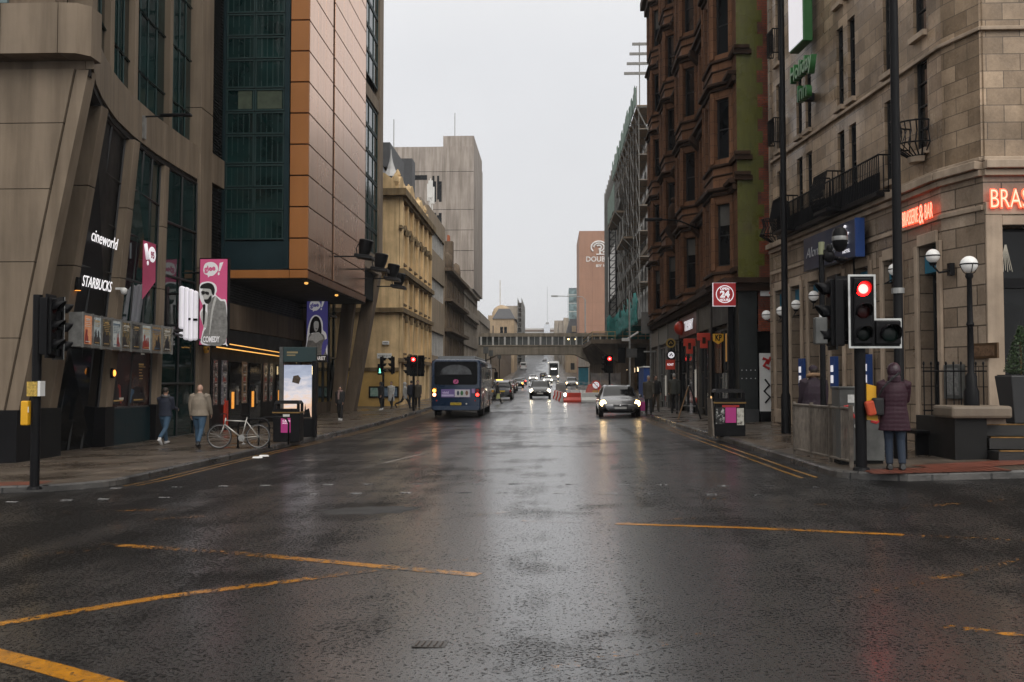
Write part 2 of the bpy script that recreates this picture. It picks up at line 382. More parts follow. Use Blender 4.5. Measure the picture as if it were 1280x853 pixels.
K['timber'] = mat('timber', (.22, .12, .05), .6, var=.3, vs=4)
K['weathered'] = mat('weathered grey steel rails', (.17, .145, .12), .55, metal=.2, var=.4, vs=7, streak=.4)
K['leaf'] = mat('box hedge leaves', (.022, .045, .012), .5, var=.5, vs=9)
K['lit_red'] = em('red lamp lit', (1, .004, .004), 14)
K['lit_red_core'] = em('red lamp bright core', (1, .30, .26), 3.2)
K['lit_amber'] = em('amber lamp lit', (1, .36, .05), 8)
K['lit_green'] = em('green man lit', (.25, 1, .7), 1.5)
K['lens_off'] = glassy('dark signal lens', (.004, .012, .010), .3, .0, spec=.25)
K['lens_red_off'] = glassy('dim red lens', (.03, .003, .003), .3, .0, spec=.25)
K['headlight'] = em('headlamp lit', (1, .84, .58), 16)
K['headlight_w'] = em('warm headlamp lit', (1, .66, .28), 13)
K['tail'] = em('tail lamp lit', (1, .04, .03), 6)
K['tail_off'] = mat('red lens', (.25, .01, .01), .25)
K['neon'] = em('red neon', (1, .10, .04), 1.8)
K['neon_core'] = em('pink neon core', (1, .46, .32), 1.2)
K['letter_w'] = em('white lit letters', (1, .97, .98), .85)
K['letter_p'] = em('white face letters', (.9, .88, .92), .5)
K['gold_led'] = em('gold led strip', (1, .5, .12), 1.1)
K['warm'] = em('warm lamp', (1, .36, .06), 2.5)
K['warm_dim'] = em('dim warm glow', (1, .6, .25), .35)
K['globe'] = mat('opal globe', (.72, .72, .70), .25, var=.03, emit=.10, ecol=(1, .95, .88))
K['plate_y'] = mat('yellow number plate', (.6, .42, .03), .4)
K['plate_w'] = mat('white number plate', (.5, .5, .48), .4)
K['awn'] = mat('blue window awning', (.02, .14, .22), .5, var=.3, vs=4)
def remesh(mb, vox, name, m, parent, it=4):
    me = mb.mesh('tmp'); o = bpy.data.objects.new('tmp', me); col.objects.link(o)
    r = o.modifiers.new('r', 'REMESH'); r.mode = 'VOXEL'; r.voxel_size = vox; r.use_smooth_shade = True
    s = o.modifiers.new('s', 'SMOOTH'); s.iterations = it; s.factor = .5
    dg = bpy.context.evaluated_depsgraph_get(); out = bpy.data.meshes.new_from_object(o.evaluated_get(dg))
    bpy.data.objects.remove(o); out.materials.clear(); out.name = name
    for p in out.polygons: p.use_smooth = True
    return link(name, out, m, parent)
def hand(mb, w, d, sx):
    """palm, four fingers and a thumb from wrist w along d"""
    d = d.normalized(); side = V((sx, 0, 0)); side = (side - d * side.dot(d)).normalized(); fw = V((0, 1, 0)); fw = (fw - d * fw.dot(d) - side * fw.dot(side)).normalized()
    mb.tube([w, w + d * .035, w + d * .09], [.026, .036, .034], 10, flat=.5)
    for k, ln in enumerate((.070, .082, .078, .060)):
        b = w + d * .082 + fw * (.030 - k * .020); c = -side
        mb.tube([b, b + d * ln * .5 + c * .006, b + d * ln * .85 + c * .024, b + d * ln * .95 + c * .040], [.0095, .009, .008, .0065], 6)
    b = w + d * .03 + fw * .024
    mb.tube([b, b + fw * .028 + d * .028 - side * .008, b + fw * .034 + d * .058 - side * .018], [.012, .0105, .008], 6)
SKIN = mat('skin', (.42, .25, .18), .5, var=.08)
EYE = mat('eye', (.02, .015, .012), .2)
LIP = mat('lips', (.25, .09, .08), .4)
def cloth(name, c, r=.8, bmp=.25, bs=40, **k): return mat(name, c, r, var=.22, vs=5, bmp=bmp, bs=bs, **k)
def puffer(name, c):
    m, nt, b = newmat(name); ob = coords(nt); b.inputs['Base Color'].default_value = c4(c); b.inputs['Roughness'].default_value = .6; b.inputs['Specular IOR Level'].default_value = .25
    w = N(nt, 'ShaderNodeTexWave', wave_type='BANDS', bands_direction='Z'); w.inputs['Scale'].default_value = 4.6; w.inputs['Distortion'].default_value = 1.3; w.inputs['Detail'].default_value = 2; w.inputs['Detail Scale'].default_value = 2.5
    L(nt, ob, w.inputs['Vector']); bump(nt, b, w.outputs['Fac'], .22, .010)
    L(nt, ramp(nt, w.outputs['Fac'], [(.0, c4(c, .85)), (.35, c4(c))]), b.inputs['Base Color']); return m
def person(label, loc, rz, h=1.72, swing=18, jk=None, tr=None, sh=None, hair=None, hem=.86, hood=None, bald=False, arms=(12, 20, -12, 20), vox=.011, build=1.0, lng=False, face=False, hat=None, fur=None, scarf=None, bare=False, group=None, skirt=None, bag=0, spread=.08):
    root = thing('person', label, 'person', loc, rz, group)
    k = h / 1.75; S = Matrix.Scale(k, 4)
    body = MB(); trs = MB(); jac = MB(); feet = MB()
    legs = []
    for sx, a in ((-1, swing), (1, -swing)):
        hp = V((sx * .088, 0, .92)); a1 = R(a); bend = R(8 if a > 0 else 6 + abs(a) * 1.1)
        kn = hp + V((sx * .005, math.sin(a1), -math.cos(a1))) * .42
        an = kn + V((0, math.sin(a1 - bend), -math.cos(a1 - bend))) * .42
        legs.append((hp, kn, an, sx, a1 - bend))
    zmin = min(l[2].z for l in legs) - .075
    off = V((0, 0, -zmin))
    legs = [(a + off, b + off, c + off, s, t) for a, b, c, s, t in legs]
    for hp, kn, an, sx, t in legs:
        body.tube([hp + V((0, 0, .02)), hp.lerp(kn, .4), kn, kn.lerp(an, .35), kn.lerp(an, .8), an], [.083, .074, .052, .054, .040, .038], 10)
        trs.tube([hp + V((0, 0, .03)), hp.lerp(kn, .4), kn, kn.lerp(an, .4), an + V((0, 0, .03))], [.10 * build, .088 * build, .070, .066, .060], 12)
        fd = V((0, math.cos(t * .8), math.sin(t * .8))); hl = an + V((0, -.05, -.045))
        body.tube([an, hl + fd * .06, hl + fd * .17], [.036, .036, .026], 8)
        feet.tube([hl - fd * .01 + V((0, 0, .02)), hl + fd * .07 + V((0, 0, .018)), hl + fd * .17 - V((0, 0, .002)), hl + fd * .235 - V((0, 0, .006))], [.046, .054, .042, .026], 10)
        feet.tube([an + V((0, 0, .04)), an - V((0, 0, .03))], [.05, .05], 10)
    o = off
    tz = [(.84, .145, .10, 0), (.93, .165, .115, 0), (1.06, .138, .10, .005), (1.2, .152, .108, .01), (1.34, .175, .115, .005), (1.43, .165, .095, -.005), (1.49, .085, .07, -.01), (1.55, .055, .06, 0)]
    body.loft([(0, y + o.y, z + o.z, a, b) for z, a, b, y in tz])
    hc = V((0, .015, 1.645)) + o
    body.ell(hc, .074, .095, .108, 16, 12); body.ell(hc + V((0, .035, -.065)), .05, .05, .05, 12, 8)
    body.tube([hc + V((0, .088, .02)), hc + V((0, .115, -.018)), hc + V((0, .09, -.028))], [.010, .014, .008], 6)
    for sx in (-1, 1): body.ell(hc + V((sx * .076, -.008, -.005)), .010, .020, .032, 8, 6)
    sl = []
    for sx, a, e in ((-1, arms[0], arms[1]), (1, arms[2], arms[3])):
        s0 = V((sx * .178 * (.6 + .4 * build), 0, 1.425)) + o; a1 = R(a)
        el = s0 + V((sx * spread, math.sin(a1), -math.cos(a1))).normalized() * .29
        wd = V((-sx * .02, math.sin(a1 + R(e)), -math.cos(a1 + R(e)))).normalized(); wr = el + wd * .25
        body.tube([s0 + V((-sx * .03, 0, .0)), s0, s0.lerp(el, .5), el, el.lerp(wr, .35), wr], [.05, .056, .046, .038, .036, .027], 10)
        hand(body, wr - wd * .01, wd, sx)
        jac.tube([s0 + V((-sx * .05, 0, .01)), s0 + V((0, 0, 0)), s0.lerp(el, .5), el, el.lerp(wr, .5), wr + wd * .015], [.07 * build, .082 * build, .071 * build, .062, .057, .048], 12)
        sl.append(wr)
    b = build; bb = .5 + .5 * build
    trs.loft([(0, o.y, .80 + o.z, .15 * b, .11 * b), (0, o.y, .93 + o.z, .178 * b, .128 * b), (0, o.y, 1.05 + o.z, .155 * b, .115 * b)])
    js = [(1.06, .172 * b, .135 * b), (1.2, .18 * b, .142 * b), (1.34, .195 * bb, .142 * bb), (1.43, .178 * bb, .115), (1.48, .11, .095), (1.525, .074, .078)]
    low = [(hem, .205 * b if hem > .7 else .225 * b, .155 * b), (.95, .19 * b, .147 * b)] if hem < .93 else [(hem, .178 * b, .138 * b)]
    jac.loft([(0, o.y, z + o.z, x, y) for z, x, y in low + js], 18)
    for mbx in (body, trs, jac, feet): mbx.xf(S)
    remesh(body, vox * .75, 'body', SKIN, root, 2)
    remesh(trs, vox, 'trousers', tr, root)
    remesh(feet, vox * .7, 'shoes', sh, root, 2)
    remesh(jac, vox, 'jacket', jk, root)
    hc = hc * k
    def head(mb, name, m, v=.008): remesh(mb.xf(S), v, name, m, root, 2)
    h0 = hc / k
    if hood:
        q = MB(); q.ell(h0 + V((0, -.025, .005)), .112, .122, .140, 16, 10); q.loft([(0, -.02, 1.46 + o.z, .11, .10), (0, -.025, 1.56 + o.z, .105, .11)]); head(q, 'hood', hood)
    elif not bald:
        q = MB(); q.ell(h0 + V((0, -.016, .028)), .085, .098, .098, 16, 10)
        if lng: q.tube([h0 + V((0, -.06, .0)), h0 + V((0, -.085, -.09)), h0 + V((0, -.09, -.2))], [.085, .085, .06], 12)
        head(q, 'hair', hair)
    if fur:
        q = MB(); q.tube([h0 + V((math.cos(t) * .125, -.03 - .06 * math.sin(t), -.085 + .02 * math.sin(t))) for t in [i * math.pi / 8 - math.pi * .0 for i in range(17)]], .042, 8); head(q, 'fur_trim', fur)
    if hat:
        q = MB(); q.ell(h0 + V((0, -.008, .045)), .090, .104, .088, 14, 8); head(q, 'hat', hat)
    if scarf:
        q = MB(); q.tube([V((math.cos(t) * .095, math.sin(t) * .10, 1.50 + .015 * math.sin(2 * t) + o.z)) for t in [i * math.pi / 8 for i in range(17)]], .045, 8)
        q.tube([V((.04, .11, 1.47 + o.z)), V((.055, .165, 1.30 + o.z)), V((.05, .165, 1.08 + o.z))], [.05, .055, .05], 8, flat=.5); head(q, 'scarf', scarf)
    if face:
        for sx in (-1, 1):
            MB().ell((h0 + V((sx * .03, .086, .008))) * k, .011, .008, .007, 8, 6).build('eye', EYE, root, True)
        MB().ell((h0 + V((0, .088, -.058))) * k, .022, .008, .006, 8, 6).build('mouth', LIP, root, True)
    if skirt:
        q = MB(); q.loft([(0, 0, .45 + o.z, .24, .2), (0, 0, .93 + o.z, .18, .14)]); head(q, 'skirt', skirt, .012)
    root['_wrist'] = [list(x * k) for x in sl]
    return root
navy = cloth('navy jacket cloth', (.012, .016, .030)); denim = cloth('blue denim', (.035, .075, .125)); beige = cloth('taupe fleece', (.21, .175, .135)); blackc = cloth('black cloth', (.012, .012, .013))
greyc = cloth('grey cloth', (.07, .07, .075)); plum = puffer('plum quilted nylon', (.034, .012, .020)); plumh = cloth('plum hood nylon', (.035, .013, .022), .4); dkplum = cloth('dark plum coat', (.020, .010, .018)); furm = cloth('tan fur', (.24, .15, .085), .9, .8, 60)
whites = mat('white trainers', (.6, .6, .6), .5); blacks = mat('black shoes', (.012, .012, .012), .4); brownh = mat('dark hair', (.02, .014, .01), .6); greyh = mat('grey hair', (.25, .24, .23), .6)
whitec = cloth('pale grey coat', (.38, .38, .37)); khaki = cloth('dark khaki coat', (.05, .043, .033)); olive = cloth('olive jacket', (.04, .042, .036)); lime = cloth('pale yellow green skirt', (.40, .42, .16)); brownt = cloth('brown trousers', (.06, .045, .03)); dkden = cloth('dark denim', (.012, .022, .040))
plaid = cloth('checked scarf', (.22, .15, .14))
def walker(px, py, *a, **k):
    p = gp(px, py, PH); return person(a[0], (p.x, p.y, p.z), *a[1:], **k)
walker(206, 556, 'person walking away in navy jacket, grey hood and blue jeans beneath the poster lightbox', R(-8), h=1.77, swing=20, jk=navy, tr=denim, sh=whites, hair=brownh, hem=.90, scarf=greyc, arms=(25, 60, 18, 60), build=1.12)
walker(249, 559, 'balding person walking away in taupe fleece jacket and blue jeans', R(-4), h=1.80, swing=11, jk=beige, tr=denim, sh=blacks, bald=True, hem=.88, arms=(-4, 15, 14, 14), build=1.3, spread=.22)
walker(425, 526, 'person in black coat with checked scarf walking under the slanted concrete legs', R(180), h=1.62, swing=9, jk=blackc, tr=blackc, sh=whites, hair=brownh, lng=True, scarf=plaid, face=True, vox=.014)
walker(476, 513, 'person in black hooded coat waiting below the green pedestrian signal', R(150), h=1.66, swing=10, jk=blackc, tr=blackc, sh=whites, hood=blackc, face=True, vox=.016, hem=.75)
walker(489, 511, 'person in long pale grey coat beside the black hooded walker', R(170), h=1.66, swing=14, jk=whitec, tr=blackc, sh=blacks, hair=brownh, vox=.016, hem=.5)
walker(506, 511, 'person in pale hooded jacket and black trousers in wide stride', R(-90), h=1.66, swing=28, jk=whitec, tr=blackc, sh=blacks, hood=whitec, vox=.016, hem=.72)
walker(514, 511, 'person in dark jacket half behind the lit red signal post', R(10), h=1.7, swing=12, jk=navy, tr=dkden, sh=blacks, hair=brownh, vox=.016)
walker(522, 511, 'person in dark khaki coat just left of the bus', R(190), h=1.72, swing=16, jk=khaki, tr=blackc, sh=blacks, hair=brownh, vox=.016, hem=.7)
p = gp(622, 505); person('person in black top and pale yellow skirt crossing the road beside the bus', tuple(p), R(-80), h=1.62, swing=24, jk=blackc, tr=blackc, sh=blacks, hair=brownh, skirt=lime, vox=.018)
walker(811, 519, 'person in long dark khaki coat walking toward the camera behind the silver car', R(178), h=1.70, swing=12, jk=khaki, tr=blackc, sh=blacks, hair=greyh, hem=.72, face=True, vox=.014)
walker(820, 515, 'person in black jacket and brown trousers raising an elbow on the right pavement', R(185), h=1.72, swing=12, jk=blackc, tr=brownt, sh=blacks, hair=brownh, face=True, arms=(10, 20, 25, 110), vox=.014)
walker(843, 517, 'grey haired person in olive jacket walking away beside the leaning sandwich board', R(0), h=1.76, swing=10, jk=olive, tr=blackc, sh=blacks, hair=greyh, build=1.12, vox=.014)
wom = walker(1119, 588, 'person in plum quilted coat with hood and jeans standing at the right crossing', R(-6), h=1.70, swing=3, jk=plum, tr=dkden, sh=blacks, hood=plumh, hem=.66, arms=(6, 25, 22, 70), build=1.16, vox=.010)
fp = at(1018, 575, 20.3); person('person in dark plum coat with tan fur hood behind the steel railing', (fp.x, 20.3, pz(fp.x, 20.3)), R(12), h=1.74, swing=6, jk=dkplum, tr=blackc, sh=blacks, hat=dkplum, hair=brownh, fur=furm, hem=.7, build=1.3)
p = V((-1.2, 245, 0)); person('tiny dark walker crossing far up the street near the tall bus', (p.x - .4, 245, gz(p.x, 245)), R(80), h=1.7, swing=20, jk=blackc, tr=blackc, sh=blacks, hair=brownh, vox=.03)
# the bag the plum coat carries
w = wom.location; bg = thing('shoulder_bag', 'orange and black shoulder bag at the plum coat hip', 'bag', (w.x - .27, w.y + .02, w.z + .90))
orangec = cloth('orange bag cloth', (.45, .06, .02))
MB().box(-.08, .085, -.12, .04, -.02, .26).build('black_side', blackc, bg, bevel=.03)
MB().box(-.17, -.03, -.135, -.02, .0, .24).xf(Matrix.Rotation(R(-14), 4, 'Y')).build('orange_pocket', orangec, bg, bevel=.03)
MB().tube([(-.02, -.03, .2), (.05, -.16, .42), (.2, -.19, .58), (.32, -.12, .66)], .016, 6).build('strap', blackc, bg)
def crom(p0, p1, p2, p3, t):
    return [.5 * (2 * b + (c - a) * t + (2 * a - 5 * b + 4 * c - d) * t * t + (3 * b - a - 3 * c + d) * t ** 3) for a, b, c, d in zip(p0, p1, p2, p3)]
class Shell:
    """smooth car shell from stations along its length"""
    def __init__(s, st):
        s.st = st; s.g = []
        for y, zb, zs, zt, ws, wt in st:
            s.g.append([(0, y, zb), (ws * .8, y, zb), (ws * .97, y, zb + .12), (ws, y, zb + (zs - zb) * .6), (ws * .975, y, zs), (wt + (ws - wt) * .10, y, zt - .055 if zt - zs > .2 else zs + (zt - zs) * .6), (wt * .66, y, zt - .012), (0, y, zt)])
    def S(s, i, j, side=1):
        n = len(s.g); m = 8
        def row(a):
            r = s.g[max(0, min(n - 1, a))]; jj = int(min(max(j, 0), m - 1.0001)); t = j - jj
            q = lambda x: r[max(0, min(m - 1, x))]
            return [q(jj)[k] + (q(jj + 1)[k] - q(jj)[k]) * t if jj in (0, 1) else crom(q(jj - 1), q(jj), q(jj + 1), q(jj + 2), t)[k] for k in range(3)]
        ii = int(min(max(i, 0), n - 1.0001)); t = i - ii
        p = crom(row(ii - 1), row(ii), row(ii + 1), row(ii + 2), t)
        return V((max(0, p[0]) * side, p[1], p[2]))
    def body(s, a=4, b=3):
        mb = MB(); n = (len(s.g) - 1) * a; rs = []
        for i in range(n + 1):
            half = [s.S(i / a, j / b) for j in range(7 * b + 1)]
            rs.append(half + [V((-p.x, p.y, p.z)) for p in half[::-1][1:-1]])
        return mb.rings(rs)
    def patch(s, mb, i0, i1, j0, j1, side=1, off=.008, n=6, m=4):
        for sd in ((1, -1) if side == 0 else (side,)):
            P = []
            for a in range(n + 1):
                r = []
                for b in range(m + 1):
                    i = i0 + (i1 - i0) * a / n; j = j0 + (j1 - j0) * b / m; e = .02
                    p = s.S(i, j, sd); du = s.S(min(i + e, len(s.g) - 1), j, sd) - s.S(max(i - e, 0), j, sd); dv = s.S(i, min(j + e, 7), sd) - s.S(i, max(j - e, 0), sd)
                    nn = du.cross(dv)
                    if nn.length < 1e-9: nn = V((0, 0, 1))
                    nn.normalize()
                    if nn.dot(p - V((0, p.y * .6, .75))) < 0: nn = -nn
                    r.append(p + nn * off)
                P.append(r)
            mb.rings(P, False, False)
        return mb
HATCH = [(-2.04, .38, .66, .74, .66, .5), (-1.99, .26, .84, .95, .82, .66), (-1.86, .22, .93, 1.36, .86, .62), (-1.5, .21, .95, 1.54, .88, .60), (-.6, .21, .95, 1.62, .885, .61), (.2, .21, .94, 1.57, .885, .61), (1.12, .21, .93, 1.06, .88, .70), (1.6, .22, .84, .93, .86, .64), (1.9, .25, .70, .79, .80, .58), (2.05, .34, .58, .66, .64, .48)]
SALOON = [(-2.25, .38, .70, .80, .66, .5), (-2.2, .27, .82, .93, .83, .66), (-1.75, .22, .90, 1.02, .87, .68), (-1.0, .21, .92, 1.36, .88, .58), (-.4, .21, .92, 1.44, .885, .58), (.25, .21, .92, 1.40, .885, .58), (1.05, .21, .90, 1.0, .88, .68), (1.65, .22, .80, .90, .86, .64), (2.05, .25, .68, .76, .80, .58), (2.2, .34, .56, .64, .64, .48)]
BLK = K['black']
def wheel(root, x, y, r=.31, w=.2):
    mb = MB(); mb.lathe([(r * .62, -w / 2), (r * .92, -w / 2), (r, -w * .34), (r, w * .34), (r * .92, w / 2), (r * .62, w / 2)], (x, y, r), 24, 'x'); wo = mb.build('wheel', K['tyre'], root, 'auto')
    s = 1 if x > 0 else -1; q = MB(); q.lathe([(.02, s * w * .40), (r * .64, s * w * .44), (r * .60, s * w * .25), (.02, s * w * .25)][::s], (x, y, r), 20, 'x')
    for k in range(5):
        a = 2 * math.pi * k / 5; q.bar((x + s * w * .45, y, r), (x + s * w * .45, y + math.cos(a) * r * .6, r + math.sin(a) * r * .6), .028, 5)
    q.build('rim', K['rim'], wo, 'auto')
def car(name, label, loc, rz, paint_m, st=HATCH, scale=(1, 1, 1), lit=None, tail=False, group=None, plate=True, stripe=None, cat='car', roof=None, detail=True):
    t = thing(name, label, cat, loc, rz, group); sh = Shell([(y * scale[1], zb * scale[2], zs * scale[2], zt * scale[2], ws * scale[0], wt * scale[0]) for y, zb, zs, zt, ws, wt in st])
    sal = st is SALOON; n = len(st) - 1
    sh.body(5 if detail else 3, 4 if detail else 2).build('body', paint_m, t, True)
    sh.patch(MB(), 5.06, 5.93, 5.1, 7, 0).build('windscreen', K['glass'], t, True)
    sh.patch(MB(), 2.08 if sal else 1.25, 2.95 if sal else 2.1, 5.1, 7, 0).build('rear_window', K['glass'], t, True)
    for sd in (1, -1):
        for a, b in (((2.9, 4.0), (4.08, 5.45)) if not sal else ((3.0, 4.0), (4.08, 5.4))):
            sh.patch(MB(), a, b, 4.12, 4.88, sd).build('side_window', K['glass'], t, True)
    fy = st[-2][0] * scale[1]
    sh.patch(MB(), n - 2.2, n, .9, 2.2, 0, .01).build('front_bumper', BLK, t, True)
    sh.patch(MB(), 0, 1.5, .9, 2.2, 0, .01).build('rear_bumper', BLK, t, True)
    for sd in (1, -1):
        sh.patch(MB(), n - 1.75, n - .75, 3.35, 4.9, sd, .012, 6, 5).build('headlight', lit or K['chrome'], t, True)
        sh.patch(MB(), .35, 1.0, 3.2, 4.6, sd, .012).build('tail_light', K['tail'] if tail else K['tail_off'], t, True)
        m = MB(); c = sh.S(5.55, 4.05, sd); m.ell((c.x + sd * .09, c.y, c.z + .10), .085, .05, .075, 10, 6); m.bar((c.x - sd * .02, c.y, c.z + .05), (c.x + sd * .06, c.y, c.z + .08), .022); m.build('door_mirror', paint_m, t, True)
        L0 = MB(); p = sh.S(n - .9, 2, sd)
    Y = st[-1][0] * scale[1]; z = scale[2]
    g = MB()
    for k in range(3): g.box(-.33, .33, Y - .06, Y + .012, (.545 + k * .04) * z, (.57 + k * .04) * z)
    g.box(-.5, .5, Y - .08, Y + .008, .34 * z, .42 * z); g.build('grille', BLK, t)
    MB().ell((0, Y + .012, .60 * z), .06, .014, .035, 12, 6).build('emblem', K['chrome'], t, True)
    if plate:
        MB().box(-.26, .26, Y + .002, Y + .02, .43 * z, .54 * z).build('number_plate', K['plate_w'], t)
        MB().box(-.26, .26, -Y * 1.0 - .03, -Y + .02, .66 * z, .77 * z).build('number_plate', K['plate_y'], t)
    wy = (1.28 if not sal else 1.38) * scale[1]; wx = .80 * scale[0]
    for sx in (1, -1):
        for yy in (wy, -wy):
            MB().lathe([(.02, 0), (.37 * z, 0), (.37 * z, .02), (.02, .02)], (sx * .868 * scale[0] - .01, yy, .33 * z), 22, 'x').build('wheel_arch', BLK, t)
            wheel(t, sx * wx, yy, .31 * z, .2)
    if stripe: sh.patch(MB(), 1.3, n - 1.8, 3.0, 3.8, 0, .012, 14, 3).build('side_stripe', stripe, t, True)
    if roof: MB().box(-.35, .35, .0, .18, 1.43 * z, 1.56 * z).build('roof_sign', roof, t, bevel=.03)
    return t
def cpaint(n, c, met=.5): return mat(n, c, .22, metal=met, var=.06, coat=.6)
silver = cpaint('silver car paint', (.19, .19, .195), .6); blackp = cpaint('black car paint', (.014, .015, .016), .3); whitep = cpaint('white car paint', (.62, .62, .62), 0); darkp = cpaint('charcoal car paint', (.035, .037, .04), .4); redp = cpaint('dark red car paint', (.13, .02, .015), .3); midp = cpaint('mid grey car paint', (.16, .165, .17), .5)
def ground_at(x, y): return (x, y, gz(x, y))
car('parked_car', 'silver hatchback with lit warm headlights stopped at the right kerb', ground_at(3.05, 46.2), R(180), silver, HATCH, (1.03, 1.02, .885), lit=K['headlight_w'])
car('car', 'black hatchback with white headlights driving toward the camera in mid road', ground_at(-.95, 86), R(180), blackp, HATCH, (1.0, 1.0, .96), lit=K['headlight'])
car('parked_car', 'charcoal hatchback at the left kerb just past the bus', ground_at(-4.05, 83), R(0), darkp, HATCH, (.95, .9, .97))
car('patrol_car', 'white car with pale yellow side stripe half hidden by the bus', ground_at(-5.6, 81), R(0), whitep, HATCH, (1, 1, .95), stripe=K['yel_pl'])
car('taxi', 'silver saloon with lit amber roof sign in the left row of cars', ground_at(-5.2, 100), R(0), midp, SALOON, roof=em('amber roof sign', (1, .55, .1), 3))
car('parked_car', 'dark red saloon just past the taxi on the left', ground_at(-4.9, 112), R(0), redp, SALOON)
car('parked_car', 'black saloon third behind the taxi on the left', ground_at(-5.1, 124), R(0), blackp, SALOON, group='black saloons parked in the far left row')
car('parked_car', 'charcoal saloon with amber glow farther up the left row', ground_at(-5.0, 148), R(180), darkp, SALOON, lit=K['lit_amber'])
car('car', 'dark saloon farthest up in the left parked row before the bridge', ground_at(-5.3, 178), R(0), darkp, SALOON, tail=True)
car('car', 'white car with lit headlights centre of the road beyond the bridge', ground_at(-4.0, 222), R(180), whitep, SALOON, lit=K['headlight'], detail=False)
car('car', 'small black car driving away between two white oncoming cars', ground_at(-2.0, 250), R(0), blackp, HATCH, detail=False)
car('car', 'white oncoming car with bright headlights in front of the tall bus', ground_at(-.7, 198), R(180), whitep, SALOON, lit=K['headlight'], detail=False)
car('car', 'silver oncoming car with warm headlights behind the roadworks barriers', ground_at(3.0, 148), R(180), silver, HATCH, lit=K['headlight_w'])
car('car', 'pale silver car climbing the farthest hill under the bridge', ground_at(-3.0, 450), R(0), silver, SALOON, detail=False)
car('car', 'dark car with white headlights on the far right of the hill', ground_at(-.4, 400), R(180), blackp, SALOON, lit=K['headlight'], detail=False)
# white van far up
def boxy(mb, x, y0, y1, z0, z1, r=.12, n=5):
    def ring(y, k=1):
        pts = []
        for cx, cz, a0 in ((x - r, z1 - r, 0), (-x + r, z1 - r, 90), (-x + r * .6, z0 + r * .6, 180), (x - r * .6, z0 + r * .6, 270)):
            rr = r if a0 < 180 else r * .6
            for i in range(n + 1):
                a = R(a0 + 90 * i / n); pts.append((cx + rr * math.cos(a), cz + rr * math.sin(a)))
        zc = (z0 + z1) / 2
        return [(p[0] * k, y, zc + (p[1] - zc) * k) for p in pts]
    return mb.rings([ring(y0 + .0, .95), ring(y0 + .05, .985), ring(y0 + .14), ring(y1 - .14), ring(y1 - .05, .985), ring(y1, .95)])
t = thing('van', 'white van driving away up the hill left of the bus', 'van', ground_at(-9.2, 330), 0)
boxy(MB(), 1.0, -2.5, 2.4, .35, 2.5, .18).build('body', whitep, t, 'auto')
MB().box(-.8, .8, -2.56, -2.49, 1.5, 2.15).build('rear_window', K['glass'], t)
for s in (1, -1):
    MB().box(s * .86 - .09, s * .86 + .09, -2.55, -2.49, .95, 1.4).build('tail_light', K['tail_off'], t)
    for y in (-1.6, 1.6): wheel(t, s * .86, y, .36, .22)
# the blue bus
BUSB = mat('bus blue paint', (.012, .031, .070), .3, var=.06, coat=.5); BUSD = mat('bus dark glazing', (.004, .005, .006), .14, var=.1, spec=.10)
busloc = ground_at(-4.72, 53.9); t = thing('bus', 'dark blue single deck bus seen from behind in the left lane', 'bus', busloc, R(.4))
X = 1.225; Y0 = -5.1; Y1 = 5.1
boxy(MB(), X, Y0, Y1, .32, 2.86, .22).build('body', BUSB, t, 'auto')
boxy(MB(), .95, -4.7, 3.5, 2.80, 3.02, .08).build('roof_pod', mat('grey bus roof', (.2, .21, .22), .4), t, 'auto')
def rr(mb, x0, x1, z0, z1, y, th, r=.1, n=5):
    pts = []
    for cx, cz, a0 in ((x1 - r, z1 - r, 0), (x0 + r, z1 - r, 90), (x0 + r, z0 + r, 180), (x1 - r, z0 + r, 270)):
        for i in range(n + 1):
            a = R(a0 + 90 * i / n); pts.append((cx + r * math.cos(a), cz + r * math.sin(a)))
    return mb.prism([(p[0], y, p[1]) for p in pts], [(p[0], y + th, p[1]) for p in pts])
rg = rr(MB(), -1.06, 1.06, 1.60, 2.74, Y0 - .025, .1, .12).build('rear_panel', BUSD, t)
mb = MB(); mb.prism(*[[(.78 * math.sin(a) if abs(a) < 1.35 else .78 * (1 if a > 0 else -1), Y0 - .025 - d, 2.12 + .46 * (math.cos(a) if abs(a) < 1.35 else 0) if abs(a) < 1.35 else 2.10) for a in [-1.57 + i * .157 * 1.0 for i in range(21)]] for d in (.003, .018)])
mb.build('rear_window', mat('bus rear glass', (.045, .05, .055), .08, var=.6, vs=2.5), rg)
rr(MB(), -.13, .13, 1.64, 1.86, Y0 - .045, .02, .1).build('emblem', mat('pink bus emblem', (.5, .09, .25), .4), t)
MB().tube([(-.06, Y0 - .05, 1.70), (.02, Y0 - .05, 1.75), (.05, Y0 - .05, 1.83)], .016, 6).build('emblem_stroke', BUSD, t)
# advert panel
ad = MB().box(-.72, .72, Y0 - .028, Y0 + .05, .98, 1.38).build('advert_panel', mat('advert violet', (.16, .11, .30), .4), t)
MB().box(-.05, .68, Y0 - .034, Y0 - .0285, 1.0, 1.36).build('pale_half', mat('advert white', (.55, .53, .55), .4), ad)
for x, m in ((.05, BUSB), (.24, K['green_pl']), (.48, mat('advert portrait brown', (.20, .10, .07), .5))):
    MB().ell((x + .06, Y0 - .036, 1.19), .07 if m is not BUSB else .06, .004, .12, 14, 6).build('advert_picture', m, ad, True)
text('lettering', 'vivid', .17, (-.66, Y0 - .03, 1.16), (1, 0, 0), mat('advert lilac letters', (.6, .5, .75), .4), ad, off=.004)
MB().box(-.7, -.1, Y0 - .036, Y0 - .0285, 1.03, 1.12).build('pale_strip', mat('advert lilac', (.45, .40, .60), .4), ad)
rr(MB(), -1.12, -.95, 1.24, 1.44, Y0 - .03, .06, .02).build('yellow_notice', K['yel_pl'], t)
MB().box(.78, 1.0, Y0 - .012, Y0 + .05, 1.18, 1.4).build('fleet_sticker', mat('lilac sticker', (.3, .2, .4), .5), t)
